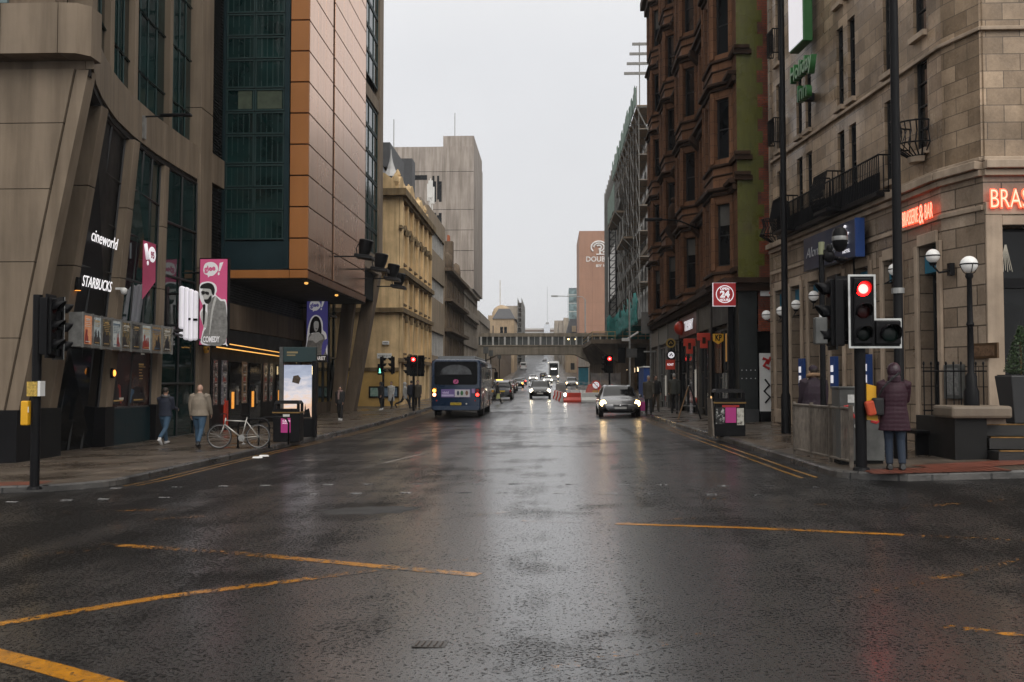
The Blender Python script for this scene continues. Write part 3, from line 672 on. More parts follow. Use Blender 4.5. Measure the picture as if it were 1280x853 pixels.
text('fleet_number', '68206', .10, (-1.02, Y0 + .012, 1.50), (1, 0, 0), K['white_pl'], t)
for s in (-1, 1):
    cl = rr(MB(), s * 1.06 - .13, s * 1.06 + .13, .98, 1.42, Y0 - .012, .12, .06).build('lamp_cluster', K['black'], t)
    MB().lathe([(.001, -.02), (.075, -.018), (.085, 0), (.085, .04)], (s * 1.06, Y0 - .014, 1.31), 16, 'y').build('indicator', K['lit_amber'] if s < 0 else K['tail_off'], cl)
    MB().lathe([(.001, -.02), (.075, -.018), (.085, 0), (.085, .04)], (s * 1.06, Y0 - .014, 1.11), 16, 'y').build('tail_light', em('tail lamp warm', (1, .35, .2), 7) if s < 0 else K['tail'], cl)
    MB().lathe([(.001, -.03), (.05, -.026), (.06, 0), (.06, .04)], (s * 1.02, Y0 + .04, 2.70), 14, 'y').build('high_tail_light', K['tail'], t)
    MB().lathe([(.001, -.02), (.04, -.018), (.045, 0), (.045, .04)], (s * .95, Y0 - .004, .82), 12, 'y').build('reflector', K['tail_off'], t)
MB().box(-.27, .27, Y0 - .035, Y0 + .05, .60, .72).build('number_plate', K['plate_y'], t)
text('plate_number', 'SN66 WTU', .085, (-.24, Y0 - .037, .63), (1, 0, 0), K['black'], t, width=.47)
rr(MB(), -1.12, 1.12, .36, .56, Y0 - .03, .16, .06).build('rear_bumper', BUSB, t)
MB().lathe([(.001, -.02), (.04, 0), (.04, .04)], (.52, Y0 - .012, .66), 12, 'y').build('reversing_lamp', K['white_pl'], t)
for s in (-1, 1):
    for k in range(6):
        y = -4.5 + k * 1.45; rr(MB(), -1, 1, 0, 1, 0, .02)
        q = MB(); P = [(s * (X - .01), y, 1.45), (s * (X - .01), y + 1.37, 1.45), (s * (X - .01), y + 1.37, 2.5), (s * (X - .01), y, 2.5)]
        q.prism([V(p) for p in P], [V(p) + V((s * .018, 0, 0)) for p in P]); q.build('side_window', BUSD, t)
    MB().box(s * X - .012, s * X + .012, -4.6, 4.6, .40, .75).build('skirt_panel', mat('bus bronze skirt', (.16, .10, .06), .25, metal=.6), t)
    for y in (-2.9, 2.6):
        wheel(t, s * (X - .16), y, .46, .28)
        MB().lathe([(.02, 0), (.54, 0), (.54, .015), (.02, .015)], (s * X - (.0 if s > 0 else .015), y, .47), 24, 'x').build('wheel_arch', K['black'], t)
    a = MB(); a.tube([(s * (X - .05), Y1 - .2, 2.55), (s * (X + .22), Y1 + .12, 2.5), (s * (X + .25), Y1 + .15, 2.3)], .03, 6); a.box(s * (X + .25) - .11, s * (X + .25) + .11, Y1 + .08, Y1 + .2, 1.9, 2.3); a.build('wing_mirror', K['black'], t)
# grey double deck bus far up the road
bx = 1.9; t = thing('double_deck_bus', 'grey and white double deck bus coming down the far street', 'bus', ground_at(.55, 236), R(180))
boxy(MB(), 1.25, -5.2, 5.2, .35, 4.3, .25).build('body', mat('pale bus paint', (.62, .62, .62), .35, coat=.3), t, 'auto')
MB().box(-1.0, 1.0, 5.14, 5.25, 1.0, 2.9).build('front_panel', mat('charcoal bus front', (.05, .05, .055), .2), t)
MB().box(-1.0, 1.0, 5.2, 5.27, 1.25, 2.2).build('windscreen', K['glass'], t); MB().box(-1.0, 1.0, 5.2, 5.27, 2.95, 3.9).build('upper_window', K['glass'], t)
MB().box(-.6, .6, 5.24, 5.30, 2.45, 2.72).build('destination_sign', em('white led sign', (1, .95, .85), 4), t)
for s in (1, -1):
    MB().ell((s * .98, 5.2, .85), .16, .09, .13).build('headlight', K['headlight'], t, True)
    for y in (-3, 3): wheel(t, s * 1.08, y, .48, .28)
def strip(name, left, right, ys, m, dz, kind='structure', sub=6, parent=None):
    mb = MB(); rs = []
    for y in ys:
        a, b = left(y), right(y); rs.append([(a + (b - a) * i / sub, y, gz(a + (b - a) * i / sub, y) + dz) for i in range(sub + 1)])
    mb.rings(rs, False, False); o = mb.build(name, m, parent, True)
    return tag(o, kind=kind) if kind else o
YS = [-30 + 2 * i for i in range(80)] + [130 + 10 * i for i in range(70)] + [850, 1000, 1400, 2200]
strip('ground', lambda y: -900, lambda y: 900, YS, mat('wet dark ground', (.05, .047, .043), .5), -.7, sub=60)
mb = MB(); rs = []
for y in YS[:-2]:
    xs = [-60, -40, -28, -20, -16, -12, -9.5, -8, -6, -4, -2, 0, 2, 4, 6, 8, 10, 14, 16, 20, 30, 45, 60]
    rs.append([(x, y, gz(x, y)) for x in xs])
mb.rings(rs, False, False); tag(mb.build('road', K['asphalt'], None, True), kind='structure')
def pave(name, edge, far, y0, y1):
    ys = [y0 + .25 * i for i in range(60)] + [y0 + 15 + 1.5 * i for i in range(80)]; ys = [y for y in ys if y < y1 - 1] + [150 + 12 * i for i in range(60) if 150 + 12 * i < y1]
    mb = MB(); rs = []
    for y in sorted(set(ys)):
        e = edge(y); rs.append([(e + (far - e) * t, y, pz(e + (far - e) * t, y)) for t in (0, .03, .07, .12, .2, .35, .6, 1)])
    mb.rings(rs, False, False); o = tag(mb.build(name, K['flag'], None, True), kind='structure')
    return o
YL0, YR0 = 17.6, 15.7
KW = .16
def edge_l(y):   # rounded junction corner
    return kerb_l(y) - .9 * max(0, 1 - (y - YL0) / 1.1) ** 2.0
def edge_r(y): return kerb_r(y) + .9 * max(0, 1 - (y - YR0) / 1.1) ** 2.0
pave('pavement_left', lambda y: edge_l(y) - KW, -60, YL0 + .14, 760); pave('pavement_right', lambda y: edge_r(y) + KW, 60, YR0 + .14, 760)
def kerb(name, edge, s, y0, far):
    mb = MB()
    ys = [y0 + .12 * i for i in range(12)] + [y0 + 1.4 + .9 * i for i in range(150)] + [y0 + 140 + 12 * i for i in range(48)]
    rs = []
    for y in ys:
        x = edge(y); z = gz(x, y); x2 = x + s * KW
        rs.append([(x, y, z - .05), (x + s * .01, y, z + PH - .025), (x + s * .03, y, z + PH + .004), (x2, y, pz(x2, y) + .004)])
    mb.rings(rs, False, False)
    x0 = edge(y0); rs = []
    for i in range(50):
        x = x0 + (far - x0) * (i / 49) ** 1.6; y = y0 - (0 if s < 0 else .14 * (x - x0)) * 0; z = gz(x, y)
        rs.append([(x, y, z - .05), (x, y + .01, z + PH - .03), (x, y + .03, z + PH + .004), (x, y + .16, pz(x, y) + .004)])
    mb.rings(rs, False, False)
    return tag(mb.build(name, K['kerb'], None), kind='structure')
kerb('kerb_left', edge_l, -1, YL0, -60); kerb('kerb_right', edge_r, 1, YR0, 60)
# paint on the road
def stripe(mb, pts, w, dz=.0018, n=8):
    """painted line through ground points"""
    P = []
    for a, b in zip(pts, pts[1:]):
        for i in range(n): P.append(V(a).lerp(V(b), i / n))
    P.append(V(pts[-1])); rs = []
    for i, p in enumerate(P):
        d = (P[min(i + 1, len(P) - 1)] - P[max(0, i - 1)]); s = V((-d.y, d.x, 0)).normalized() * w / 2
        rs.append([(q.x, q.y, gz(q.x, q.y) + dz) for q in (p - s, p + s)])
    mb.rings(rs, False, False)
def pl(*q): return [gp(*p) for p in q]
def markings(name, lines, m, dz=.0026):
    mb = MB()
    for i, (pts, w) in enumerate(lines): stripe(mb, pl(*pts), w, dz + .00006 * i)
    return tag(mb.build(name, m), kind='structure')
markings('yellow_box_marking', [([(-40, 787), (200, 747), (470, 713)], .15), ([(150, 682), (300, 692), (470, 708), (598, 719)], .15), ([(-30, 812), (60, 835), (190, 872)], .18), ([(770, 655), (930, 660), (1130, 669)], .12)], K['yellow'])
markings('worn_yellow_marking', [([(650, 651), (770, 655)], .10), ([(1130, 669), (1300, 676)], .11), ([(470, 713), (600, 697), (700, 683)], .12), ([(-20, 700), (110, 688), (180, 680)], .13), ([(20, 670), (150, 682)], .12), ([(960, 772), (1100, 738), (1290, 698)], .12), ([(640, 845), (760, 822), (900, 790), (960, 772)], .15), ([(0, 641), (100, 640), (330, 634), (540, 627)], .12), ([(100, 655), (230, 647), (330, 640), (420, 637)], .12), ([(300, 672), (470, 655), (640, 640)], .11), ([(770, 655), (900, 645), (1120, 636), (1290, 622)], .12), ([(740, 617), (900, 624), (1050, 632)], .10), ([(1180, 783), (1300, 797)], .10)], K['yellow_thin'], .0007)
def edge_lines(edge, s, y0, y1, off):
    return [V((edge(y0 + (y1 - y0) * i / 40) + s * off, y0 + (y1 - y0) * i / 40, 0)) for i in range(41)]
mb = MB()
for off in (.28, .52): stripe(mb, edge_lines(edge_l, 1, 18.3, 62, off), .07, n=1); stripe(mb, edge_lines(edge_r, -1, 16.6, 66, off), .07, n=1)
tag(mb.build('double_yellow_line', paint('double yellow line paint', (.40, .19, .015), .36)), kind='structure')
mb = MB()
for ya, xa in ((622, 15), (608, 30)):
    for i in range(24):
        px = xa + i * 62 + 9 * math.sin(i * 2.3)
        if 1055 < px: break
        p = gp(px, ya - (px - 560) ** 2 * -.00002 - (6 if ya > 615 else 3) * min(1, px / 500)); mb.box(p.x - .09, p.x + .09, p.y - .035, p.y + .035, p.z + .002, p.z + .008)
tag(mb.build('crossing_stud', K['white_thin']), kind='structure')
mb = MB()
for y in range(22, 120, 6): stripe(mb, [V((.15, y, 0)), V((.2, y + 2.2, 0))], .11, n=2)
stripe(mb, pl((455, 585), (530, 567)), .1)
tag(mb.build('faded_white_marking', K['white_thin']), kind='structure')
mb = MB()
for i in range(10):
    y = 71 + 0 * i
stripe(mb, [V((-7.2, 56.5, 0)), V((-.5, 56.5, 0))], .25); stripe(mb, [V((.2, 62.5, 0)), V((4.0, 62.5, 0))], .25)
tag(mb.build('stop_line', K['white_thin']), kind='structure')
# drain cover, tar seams and patches
def patch(name, px, py, rx, ry, m, dz=.0016, n=26, jag=.2):
    p = gp(px, py); pts = []
    for i in range(n):
        a = 2 * math.pi * i / n; k = 1 + rnd.uniform(-jag, jag); x, y = p.x + rx * k * math.cos(a), p.y + ry * k * math.sin(a); pts.append((x, y, gz(x, y) + dz))
    return tag(MB().poly(*pts).build(name, m), kind='structure')
tar = mat('fresh tar patch', (.012, .012, .012), .5, bmp=.7, bs=60)
patch('tar_patch', 462, 638, .75, .42, tar)
p = gp(538, 806); t = thing('drain_cover', 'small rusty iron drain cover sunk in the wet foreground asphalt', 'drain cover', (p.x, p.y, p.z), R(-5))
MB().box(-.11, .11, -.08, .08, 0, .006).build('plate', mat('wet iron', (.03, .026, .022), .3), t); q = MB()
for i in range(5): q.box(-.09 + i * .04, -.08 + i * .04, -.06, .06, .0065, .012)
q.build('ribs', mat('rusty iron', (.05, .038, .03), .35), t)
# tactile paving and dropped kerb at both corners
mb = MB(); a = V((4.95, 15.75, 0)); stripe(mb, [V((5.0, 16.1, 0)), V((7.1, 16.1, 0))], .8, PH + .006); stripe(mb, [V((6.1, 16.55, 0)), V((8.4, 17.2, 0))], .8, PH + .010)
tag(mb.build('tactile_paving', K['tactile']), kind='structure')
mb = MB()
for i in range(14): stripe(mb, [V((5.05 + i * .15, 15.75, 0)), V((5.05 + i * .15, 16.45, 0))], .05, PH + .014, n=2)
tag(mb.build('tactile_ribs', K['tactile']), kind='structure')
mb = MB(); stripe(mb, [V((-9.3, 18.0, 0)), V((-12.5, 18.0, 0))], .7, PH + .006); tag(mb.build('tactile_paving', K['tactile']), kind='structure')
for s in range(5):
    p = gp((rnd.uniform(470, 490), 330, 322, 95, 45)[s], (618, 571, 573, 590, 600)[s], PH if s > 0 else 0)
    if s in (1, 2): tag(MB().prism([(p.x + dx, p.y + dy, p.z + .005) for dx, dy in ((-.12, -.04), (.05, -.07), (.12, .02), (-.03, .07))], [(p.x + dx * .8, p.y + dy * .8, p.z + .04) for dx, dy in ((-.12, -.04), (.05, -.07), (.12, .02), (-.03, .07))]).build('litter', K['white_pl']), ('crumpled white litter at the left kerb right of the bicycle' if s == 1 else 'crumpled white litter nearest the rear bicycle wheel'), 'litter')
TAU = 2 * math.pi
def art(parent, fr, u0, u1, z0, z1, d, seed, dark, light, t=.004):
    """a printed poster: figures at the foot, a headline and small type at the top"""
    q = random.Random(seed); w, h = u1 - u0, z1 - z0; a = MB(); b = MB()
    for i in range(q.randint(2, 4)):
        c = u0 + w * q.uniform(.2, .8); s = w * q.uniform(.09, .17); top = z0 + h * q.uniform(.3, .62)
        fr.shape(a, [(max(u0, c - s * 1.6), z0), (min(u1, c + s * 1.6), z0), (min(u1, c + s * 1.2), top - s * 1.6), (c + s * .4, top - s), (c + s * .6, top), (c, top + s * .7), (c - s * .6, top), (c - s * .4, top - s), (max(u0, c - s * 1.2), top - s * 1.6)], d + .001 * i, t)
    for i in range(q.randint(3, 6)):
        z = z1 - h * (.08 + .07 * i); e = q.uniform(.05, .3) * w; fr.box(b, u0 + e, u1 - e, d + .006, d + .009, z - h * (.045 if i == 0 else .018), z)
    fr.box(b, u0 + w * .2, u1 - w * .2, d + .006, d + .009, z0 + h * .05, z0 + h * .08)
    a.build('figure_print', dark, parent); b.build('headline_print', light, parent)
ink_d = mat('dark poster ink', (.012, .012, .015), .4, emit=.01); ink_l = mat('pale poster ink', (.5, .48, .42), .4, emit=.12); ink_g = mat('gold poster ink', (.4, .25, .08), .4, emit=.10); ink_r = mat('red poster ink', (.25, .03, .02), .4, emit=.05); ink_b = mat('blue poster ink', (.05, .10, .16), .4, emit=.05)
# ---------------- cinema with slanted concrete fins ----------------
CT = [(23.8, -11.25), (25, -11.75), (26.5, -12.25), (28.5, -12.78), (30.7, -13.15), (33, -13.38), (35.5, -13.48), (37.4, -13.5)]
cx = lambda y: lerpt(CT, y)
cin = thing('cinema_building', 'brown concrete cinema with slanted fins and a curved fascia on the left corner', 'building', (-14, 30, -.3), world=True)
mb = MB(); mb.box(-40, -15.2, 24.6, 60, -1, 30); mb.box(-40, -14.4, 24.5, 38, 9.6, 30); mb.box(-40, -13.0, 24.4, 26, -1, 1.0)
mb.build('core_wall', K['blackm'], cin)
def seg(y0, y1, n): return [y0 + (y1 - y0) * i / n for i in range(n + 1)]
mb = MB()
ys = seg(23.9, 37.35, 11)
for a, b in zip(ys, ys[1:]):
    b2 = b - .02; q = [(cx(a), a), (cx((a + b2) / 2), (a + b2) / 2), (cx(b2), b2), (cx(b2) - .9, b2), (cx(a) - .9, a)]
    mb.ext(q, 9.42, 10.68)
mb.build('curved_fascia', K['conc'], cin)
mb = MB()
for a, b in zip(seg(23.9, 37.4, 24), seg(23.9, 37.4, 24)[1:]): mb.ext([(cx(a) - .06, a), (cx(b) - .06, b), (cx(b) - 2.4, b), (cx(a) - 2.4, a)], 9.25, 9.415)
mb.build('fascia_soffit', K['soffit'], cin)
# corner block over the slanted slab
mb = MB()
for x0, x1 in ((-30, -15.6), (-15.58, -13.32), (-13.30, -11.9)): mb.box(x0, x1, 23.25, 24.3, 9.62, 10.85)
mb.ext([(-11.88, 23.25), (-11.45, 23.3), (-11.2, 23.55), (-11.2, 24.1), (-11.88, 24.3)], 9.62, 10.85)
mb.build('corner_block', K['conc'], cin)
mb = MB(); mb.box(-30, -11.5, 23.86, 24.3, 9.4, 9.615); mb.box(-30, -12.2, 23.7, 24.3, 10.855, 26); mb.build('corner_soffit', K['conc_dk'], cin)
MB().box(-14.4, -13.35, 23.6, 23.69, 11.0, 14).build('window', K['pale_glass'], cin)
# slanted slab facing the camera
def slab(mb, pts0, pts1): return mb.prism(pts0, pts1)
zb = 1.0; zt = 9.4
def face(mb, xb, xt, xl, y0, y1, z0=zb, z1=zt):
    mb.hexa([(xl, y0, z0), (xb, y0, z0), (xb, y1, z0), (xl, y1, z0), (xl, y0, z1), (xt, y0, z1), (xt, y1, z1), (xl, y1, z1)])
xs = lambda z: -13.36 + (z - .9) / 8.5 * 1.62
mb = MB()
for z0, z1 in ((1.0, 2.75), (2.77, 4.62), (4.64, 6.42), (6.44, 8.05), (8.07, 9.4)): face(mb, xs(z0), xs(z1), -30, 23.8, 24.15, z0, z1)
mb.build('slanted_slab', K['conc'], cin)
mb = MB(); face(mb, xs(1) - .02, xs(9.4) - .02, -30, 23.84, 24.2, 1.0, 9.4); mb.build('slab_joint', K['groove'], cin)
mb = MB(); mb.hexa([(xs(1) + .03, 23.86, 1), (xs(1) + .32, 23.9, 1), (xs(1) + .32, 24.3, 1), (xs(1) + .03, 24.3, 1), (xs(9.4) + .03, 23.86, 9.4), (xs(9.4) + .32, 23.9, 9.4), (xs(9.4) + .32, 24.3, 9.4), (xs(9.4) + .03, 24.3, 9.4)])
mb.build('slab_edge', K['conc'], cin)
MB().box(-30, -12.95, 23.7, 24.6, -1, 1.0).build('plinth', K['black'], cin)
# fins: straight line of feet, curved line of heads
FIN = [(26.9, -13.85, 26.5, -12.27, 1.9), (29.7, -13.5, 30.3, -12.97, 1.6), (33.3, -13.40, 34.0, cx(34) - .05, 1.4)]
for yb, xb, yt, xt, dep in FIN:
    mb = MB(); w = .42
    P = lambda z, t=0: None
    for k in range(4):
        a = .5 + (9.25 - .5) * k / 4 + .008; b = .5 + (9.25 - .5) * (k + 1) / 4 - .008
        def cs(z):
            f = (z - .5) / 8.75; x = xb + (xt - xb) * f; y = yb + (yt - yb) * f
            return [(x, y, z), (x, y + w, z), (x - dep, y + w, z), (x - dep, y, z)]
        mb.prism(cs(a), cs(b))
    mb.build('slanted_fin', K['conc'], cin, bevel=.02)
    MB().box(xb - dep, xb + .05, yb - .1, yb + w + .1, -1, .92).build('fin_plinth', K['black'], cin)
# glazing behind the fins
def infill(y0b, x0b, y0t, x0t, y1b, x1b, y1t, x1t, z0, z1, m, nx, nz, name='glazing'):
    A, B, C, D = V((x0b, y0b, z0)), V((x1b, y1b, z0)), V((x1t, y1t, z1)), V((x0t, y0t, z1))
    g = MB().prism([A, B, C, D], [p + V((-.08, 0, 0)) for p in (A, B, C, D)]).build(name, m, cin)
    f = MB()
    for i in range(nx + 1): f.bar(A.lerp(B, i / nx) + V((.03, 0, 0)), D.lerp(C, i / nx) + V((.03, 0, 0)), .04, 4)
    for j in range(nz + 1): f.bar(A.lerp(D, j / nz) + V((.03, 0, 0)), B.lerp(C, j / nz) + V((.03, 0, 0)), .045, 4)
    f.build('mullion', K['frame'], g)
def fx(i, z):
    yb, xb, yt, xt, d = FIN[i]; f = (z - .5) / 8.75; return yb + (yt - yb) * f, xb + (xt - xb) * f
def bay(i, j, z0, z1, ins, m, nx, nz, name='glazing'):
    ya, xa = fx(i, z0); yb_, xb_ = fx(i, z1)
    if j < 3: yc, xc = fx(j, z0); yd, xd = fx(j, z1)
    else: yc = yd = 37.3; xc = xd = -13.45
    infill(ya + .4, xa - ins, yb_ + .4, xb_ - ins, yc, xc - ins, yd, xd - ins, z0, z1, m, nx, nz, name)
bay(0, 1, 3.6, 9.25, .35, K['black'], 2, 4, 'dark_panel'); bay(1, 2, 3.5, 9.25, .2, K['teal_glass'], 3, 4); bay(2, 3, -.3, 9.25, .12, K['teal_glass'], 2, 5)
ya, xa = -0, 0
infill(24.4, -13.4, 24.4, -12.6, 26.9, -14.2, 26.5, -13.2, 1.0, 9.2, K['blackm'], 1, 1, 'dark_panel')
bay(0, 1, -.4, 3.55, .3, K['glass'], 4, 1, 'entrance_doors')
bay(1, 2, .85, 3.45, .25, poster('cinema window posters', [(.004, .006, .010), (.012, .012, .016), (.05, .016, .014), (.09, .07, .06), (.02, .03, .05)], (1.2, 1.0, 1.2)), 2, 1, 'poster_window')
pwn = [o for o in kids(cin) if o.name.startswith('poster_window')][0]
Fw = Fr((-13.70, 30.25), (-13.66, 33.2))
for a, b, i in ((.05, 1.35, 1), (1.5, 2.85, 2)): art(pwn, Fw, a, b, 1.0, 3.3, .02, i + 40, ink_r if i == 1 else ink_b, ink_l); art(pwn, Fw, a + .1, b - .1, 1.0, 2.4, .03, i + 60, ink_d, ink_g)
MB().box(-14.5, -13.55, 29.9, 33.4, -1, .84).build('stall_riser', K['teal_panel'], cin)
q = MB()
for y in (27.6, 28.5, 29.2): q.bar((-14.62, y, .4), (-14.62, y, 2.0), .02, 6)
q.build('door_handle', K['steel'], cin)
# pier and louvre panels
mb = MB(); mb.box(-15.2, -13.42, 37.4, 38.7, -1, 6.0); mb.box(-15.2, -13.42, 37.4, 38.7, 6.02, 12.2); mb.box(-15.2, -13.42, 37.4, 38.7, 12.22, 20); mb.box(-15.2, -13.5, 38.72, 40.4, 9.62, 10.8); mb.build('pier', K['conc'], cin, bevel=.02)
for z0, z1 in ((5.9, 9.6), (10.82, 26)):
    b = MB().box(-15, -13.75, 38.72, 40.4, z0, z1).build('louvre', K['louvre'], cin); mb = MB(); z = z0 + .05
    while z < z1 - .1: mb.hexa([(-13.74, 38.74, z), (-13.62, 38.74, z - .04), (-13.62, 40.38, z - .04), (-13.74, 40.38, z), (-13.74, 38.74, z + .03), (-13.62, 38.74, z - .01), (-13.62, 40.38, z - .01), (-13.74, 40.38, z + .03)]); z += .13
    mb.build('louvre_blades', K['louvre'], b)
# upper curved glazing
cols = [25.2, 28.2, 31.0, 34.6, 37.3]
for a, b in zip(cols, cols[1:]):
    n = 4; ys = seg(a + .12, b - .12, n); g = MB(); f = MB()
    for p, q in zip(ys, ys[1:]):
        g.hexa([(cx(p) - .3, p, 10.7), (cx(q) - .3, q, 10.7), (cx(q) - .4, q, 10.7), (cx(p) - .4, p, 10.7), (cx(p) - .3, p, 26), (cx(q) - .3, q, 26), (cx(q) - .4, q, 26), (cx(p) - .4, p, 26)])
        f.bar((cx(p) - .28, p, 10.7), (cx(p) - .28, p, 26), .03, 4)
        z = 11.9
        while z < 26: f.bar((cx(p) - .27, p, z), (cx(q) - .27, q, z), .04, 4); z += 2.05
    w = g.build('curved_window', K['teal_glass'], cin); f.build('mullion', K['teal_frame'], w)
for y in cols[:-1]: MB().box(cx(y) - .75, cx(y) - .08, y - .13, y + .13, 10.69, 26).build('column', K['conc'], cin)
# flood lamp on the fascia
t = thing('bracket_lamp', 'grey floodlight on a short arm fixed to the curved fascia', 'lamp', (cx(31.6), 31.5, 10.0))
MB().box(0, .1, -.08, .08, -.45, .3).build('bracket', K['steel'], t); MB().tube([(.08, 0, .28), (.5, .1, .32), (1.0, .15, .34)], .03, 6).build('arm', K['black'], t); MB().box(.55, 1.55, .05, .25, .32, .40).build('lamp_head', K['black'], t, bevel=.02)
# wordmark letters and coffee letters
CYR = V((0, 1, 0))
t = thing('cinema_letters', 'white lit lowercase cinema lettering on the black panel between two fins', 'sign', (-13.10, 27.72, 5.72))
d = V((-.0977, 1, 0)).normalized()
text('lettering', 'cineworld', .50, (0, 0, 0), d, K['letter_w'], t, .003, .0, up=(.15, 0, 1), width=2.15)
t = thing('coffee_letters', 'white lit capital coffee shop lettering below the cinema lettering', 'sign', (-13.34, 27.72, 4.42))
text('lettering', 'STARBUCKS', .45, (0, 0, 0), V((-.041, 1, 0)).normalized(), K['letter_w'], t, .003, .0, up=(.15, 0, 1), width=2.05)
for nm, y, z in (('camera', 29.85, 4.6),):
    t = thing('security_camera', 'small white dome camera fixed beside the slanted fin near the coffee lettering', 'camera', (-13.05, y, z - .2)); MB().lathe([(.02, -.06), (.08, -.02), (.10, .05), (.10, .12), (.04, .16)], (0, 0, 0), 14).build('dome', K['white_pl'], t, True); MB().box(-.25, 0, -.04, .04, .10, .16).build('bracket', K['white_pl'], t)
# poster lightbox along the front
LB = [(25.75, -12.35), (27.5, -12.62), (29.5, -12.8), (31.5, -12.85), (33.2, -12.8)]
lx = lambda y: lerpt([(a, b) for a, b in LB], y)
lb = thing('poster_lightbox', 'long steel framed lightbox of nine film posters above the cinema doors', 'sign', (-12.9, 29.5, 2.6), world=True)
mb = MB()
for a, b in zip(seg(25.7, 33.2, 9), seg(25.7, 33.2, 9)[1:]): mb.ext([(lx(a) - .02, a), (lx(b) - .02, b), (lx(b) - .35, b), (lx(a) - .35, a)], 2.62, 3.53)
mb.box(-15, lx(33) - .3, 32.6, 32.75, 3.2, 3.3); mb.box(-15, lx(27) - .3, 27, 27.15, 3.2, 3.3)
mb.build('case', K['steel'], lb)
PC = [[(.45, .16, .06), (.6, .25, .12), (.3, .1, .05)], [(.2, .25, .26), (.32, .36, .36), (.05, .06, .06)], [(.02, .02, .02), (.05, .045, .03), (.22, .15, .06)], [(.25, .28, .28), (.36, .38, .36), (.06, .08, .08)], [(.02, .02, .025), (.08, .06, .03), (.3, .2, .08)], [(.01, .01, .01), (.03, .03, .03), (.10, .08, .05)], [(.2, .26, .25), (.36, .38, .36), (.03, .04, .04)], [(.10, .05, .02), (.2, .13, .06), (.03, .02, .02)], [(.02, .02, .02), (.12, .10, .07), (.3, .24, .15)]]
e = seg(25.78, 33.12, 9)
for i in range(9):
    a, b = e[i] + .06, e[i + 1] - .06
    fp_ = MB().prism([(lx(a) + .0, a, 2.70), (lx(b) + .0, b, 2.70), (lx(b) + .0, b, 3.46), (lx(a) + .0, a, 3.46)], [(lx(a) - .015, a, 2.70), (lx(b) - .015, b, 2.70), (lx(b) - .015, b, 3.46), (lx(a) - .015, a, 3.46)]).build('film_poster', poster('film poster print', PC[i], (3, 4.5, 4.0), .30, i * 3.1), lb)
    art(fp_, Fr((lx(a) + .004, a), (lx(b) + .004, b)), .02, b - a - .02, 2.72, 3.44, 0, i + 4, ink_d if i % 3 else ink_r, (ink_l, ink_g, ink_g, ink_b)[i % 4])
for y in e: MB().box(lx(y) - .02, lx(y) + .03, y - .03, y + .03, 2.6, 3.54).build('divider', K['steel'], lb)

# white bubble sign
bs = thing('bubble_sign', 'white backlit bubble letter sign on brackets projecting beside the lightbox', 'sign', (-13.0, 34.2, 3.2))
white_s = mat('white lit acrylic', (.75, .73, .77), .3, var=.05, emit=.28, ecol=(.95, .92, 1))
mb = MB()
for k, (z0, z1) in enumerate(((0.02, .45), (-.06, 1.78), (-.1, 1.72), (-.08, 1.66))):
    x = .12 + k * .155
    if k == 0: z0, z1 = .32, 1.82
    mb.box(x - .088, x + .088, -.14 + .015 * k, .14, z0, z1)
mb.box(.02, .40, -.1, .12, .02, .22)
mb.build('letter_body', white_s, bs, bevel=.075)
q = MB(); q.box(.40, .47, -.14, .0, .62, .70); q.box(.56, .68, -.12, .0, .60, .68); q.build('letter_counter', K['black'], bs)
q = MB()
for z in (.45, 1.55): q.bar((-.4, .02, z), (.1, .02, z), .035)
q.box(-.45, -.38, -.1, .12, .2, 1.8); q.build('bracket', K['black'], bs)
# poster reflected / shown in window
pw = thing('hanging_banner', 'pink banner with a white ornament hanging inside the cinema window', 'banner', (-13.17, 31.5, 4.25))
pk = mat('banner pink', (.40, .05, .12), .5, emit=.10); MB().prism([(0, .0, .1), (0, 1.0, .75), (0, 1.0, 2.0), (0, 0, 2.0)], [(.02, 0, .1), (.02, 1.0, .75), (.02, 1.0, 2.0), (.02, 0, 2.0)]).build('cloth', pk, pw)
q = MB(); q.ell((.035, .68, 1.62), .015, .30, .26, 14, 8); q.bar((.035, .10, 1.9), (.035, .28, 1.42), .07, 8); q.ell((.035, .33, 1.30), .015, .07, .08); q.build('ornament', K['letter_p'], pw, True)
text('lettering', '95', .3, (.052, .52, 1.5), (0, 1, 0), pk, pw, .004, .01)
# ---------------- comedy club frontage ----------------
club = thing('comedy_club_front', 'black street level club frontage with louvres and a gold lit canopy edge', 'shopfront', (-13.5, 46, -.2), world=True)
mb = MB(); mb.box(-16, -13.4, 38.75, 60, -1, 3.85); mb.box(-16, -13.46, 40.5, 60, 4.95, 5.85); mb.build('wall', K['black'], club)
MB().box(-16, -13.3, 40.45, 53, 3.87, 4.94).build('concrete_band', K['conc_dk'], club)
mb = MB(); z = 5.0
while z < 5.85: mb.box(-13.45, -13.36, 40.5, 53, z, z + .05); z += .11
mb.build('louvre', K['louvre'], club)
MB().box(-14, -13.0, 53.0, 53.7, -1, 5.85).build('pillar', K['conc_dk'], club)
mb = MB(); mb.hexa([(-13.39, 38.8, 3.02), (-12.95, 38.8, 3.02), (-12.95, 52.9, 2.78), (-13.39, 52.9, 2.78), (-13.39, 38.8, 3.2), (-12.95, 38.8, 3.2), (-12.95, 52.9, 2.95), (-13.39, 52.9, 2.95)]); mb.bar((-13.2, 37.0, 3.25), (-12.7, 33.0, 3.3), .05); mb.build('canopy_edge', K['black'], club)
q = MB(); q.bar((-12.93, 38.9, 3.2), (-12.93, 52.8, 2.96), .018); q.bar((-12.93, 38.0, 3.02), (-12.93, 52.8, 2.79), .022); q.build('led_strip', K['gold_led'], club)
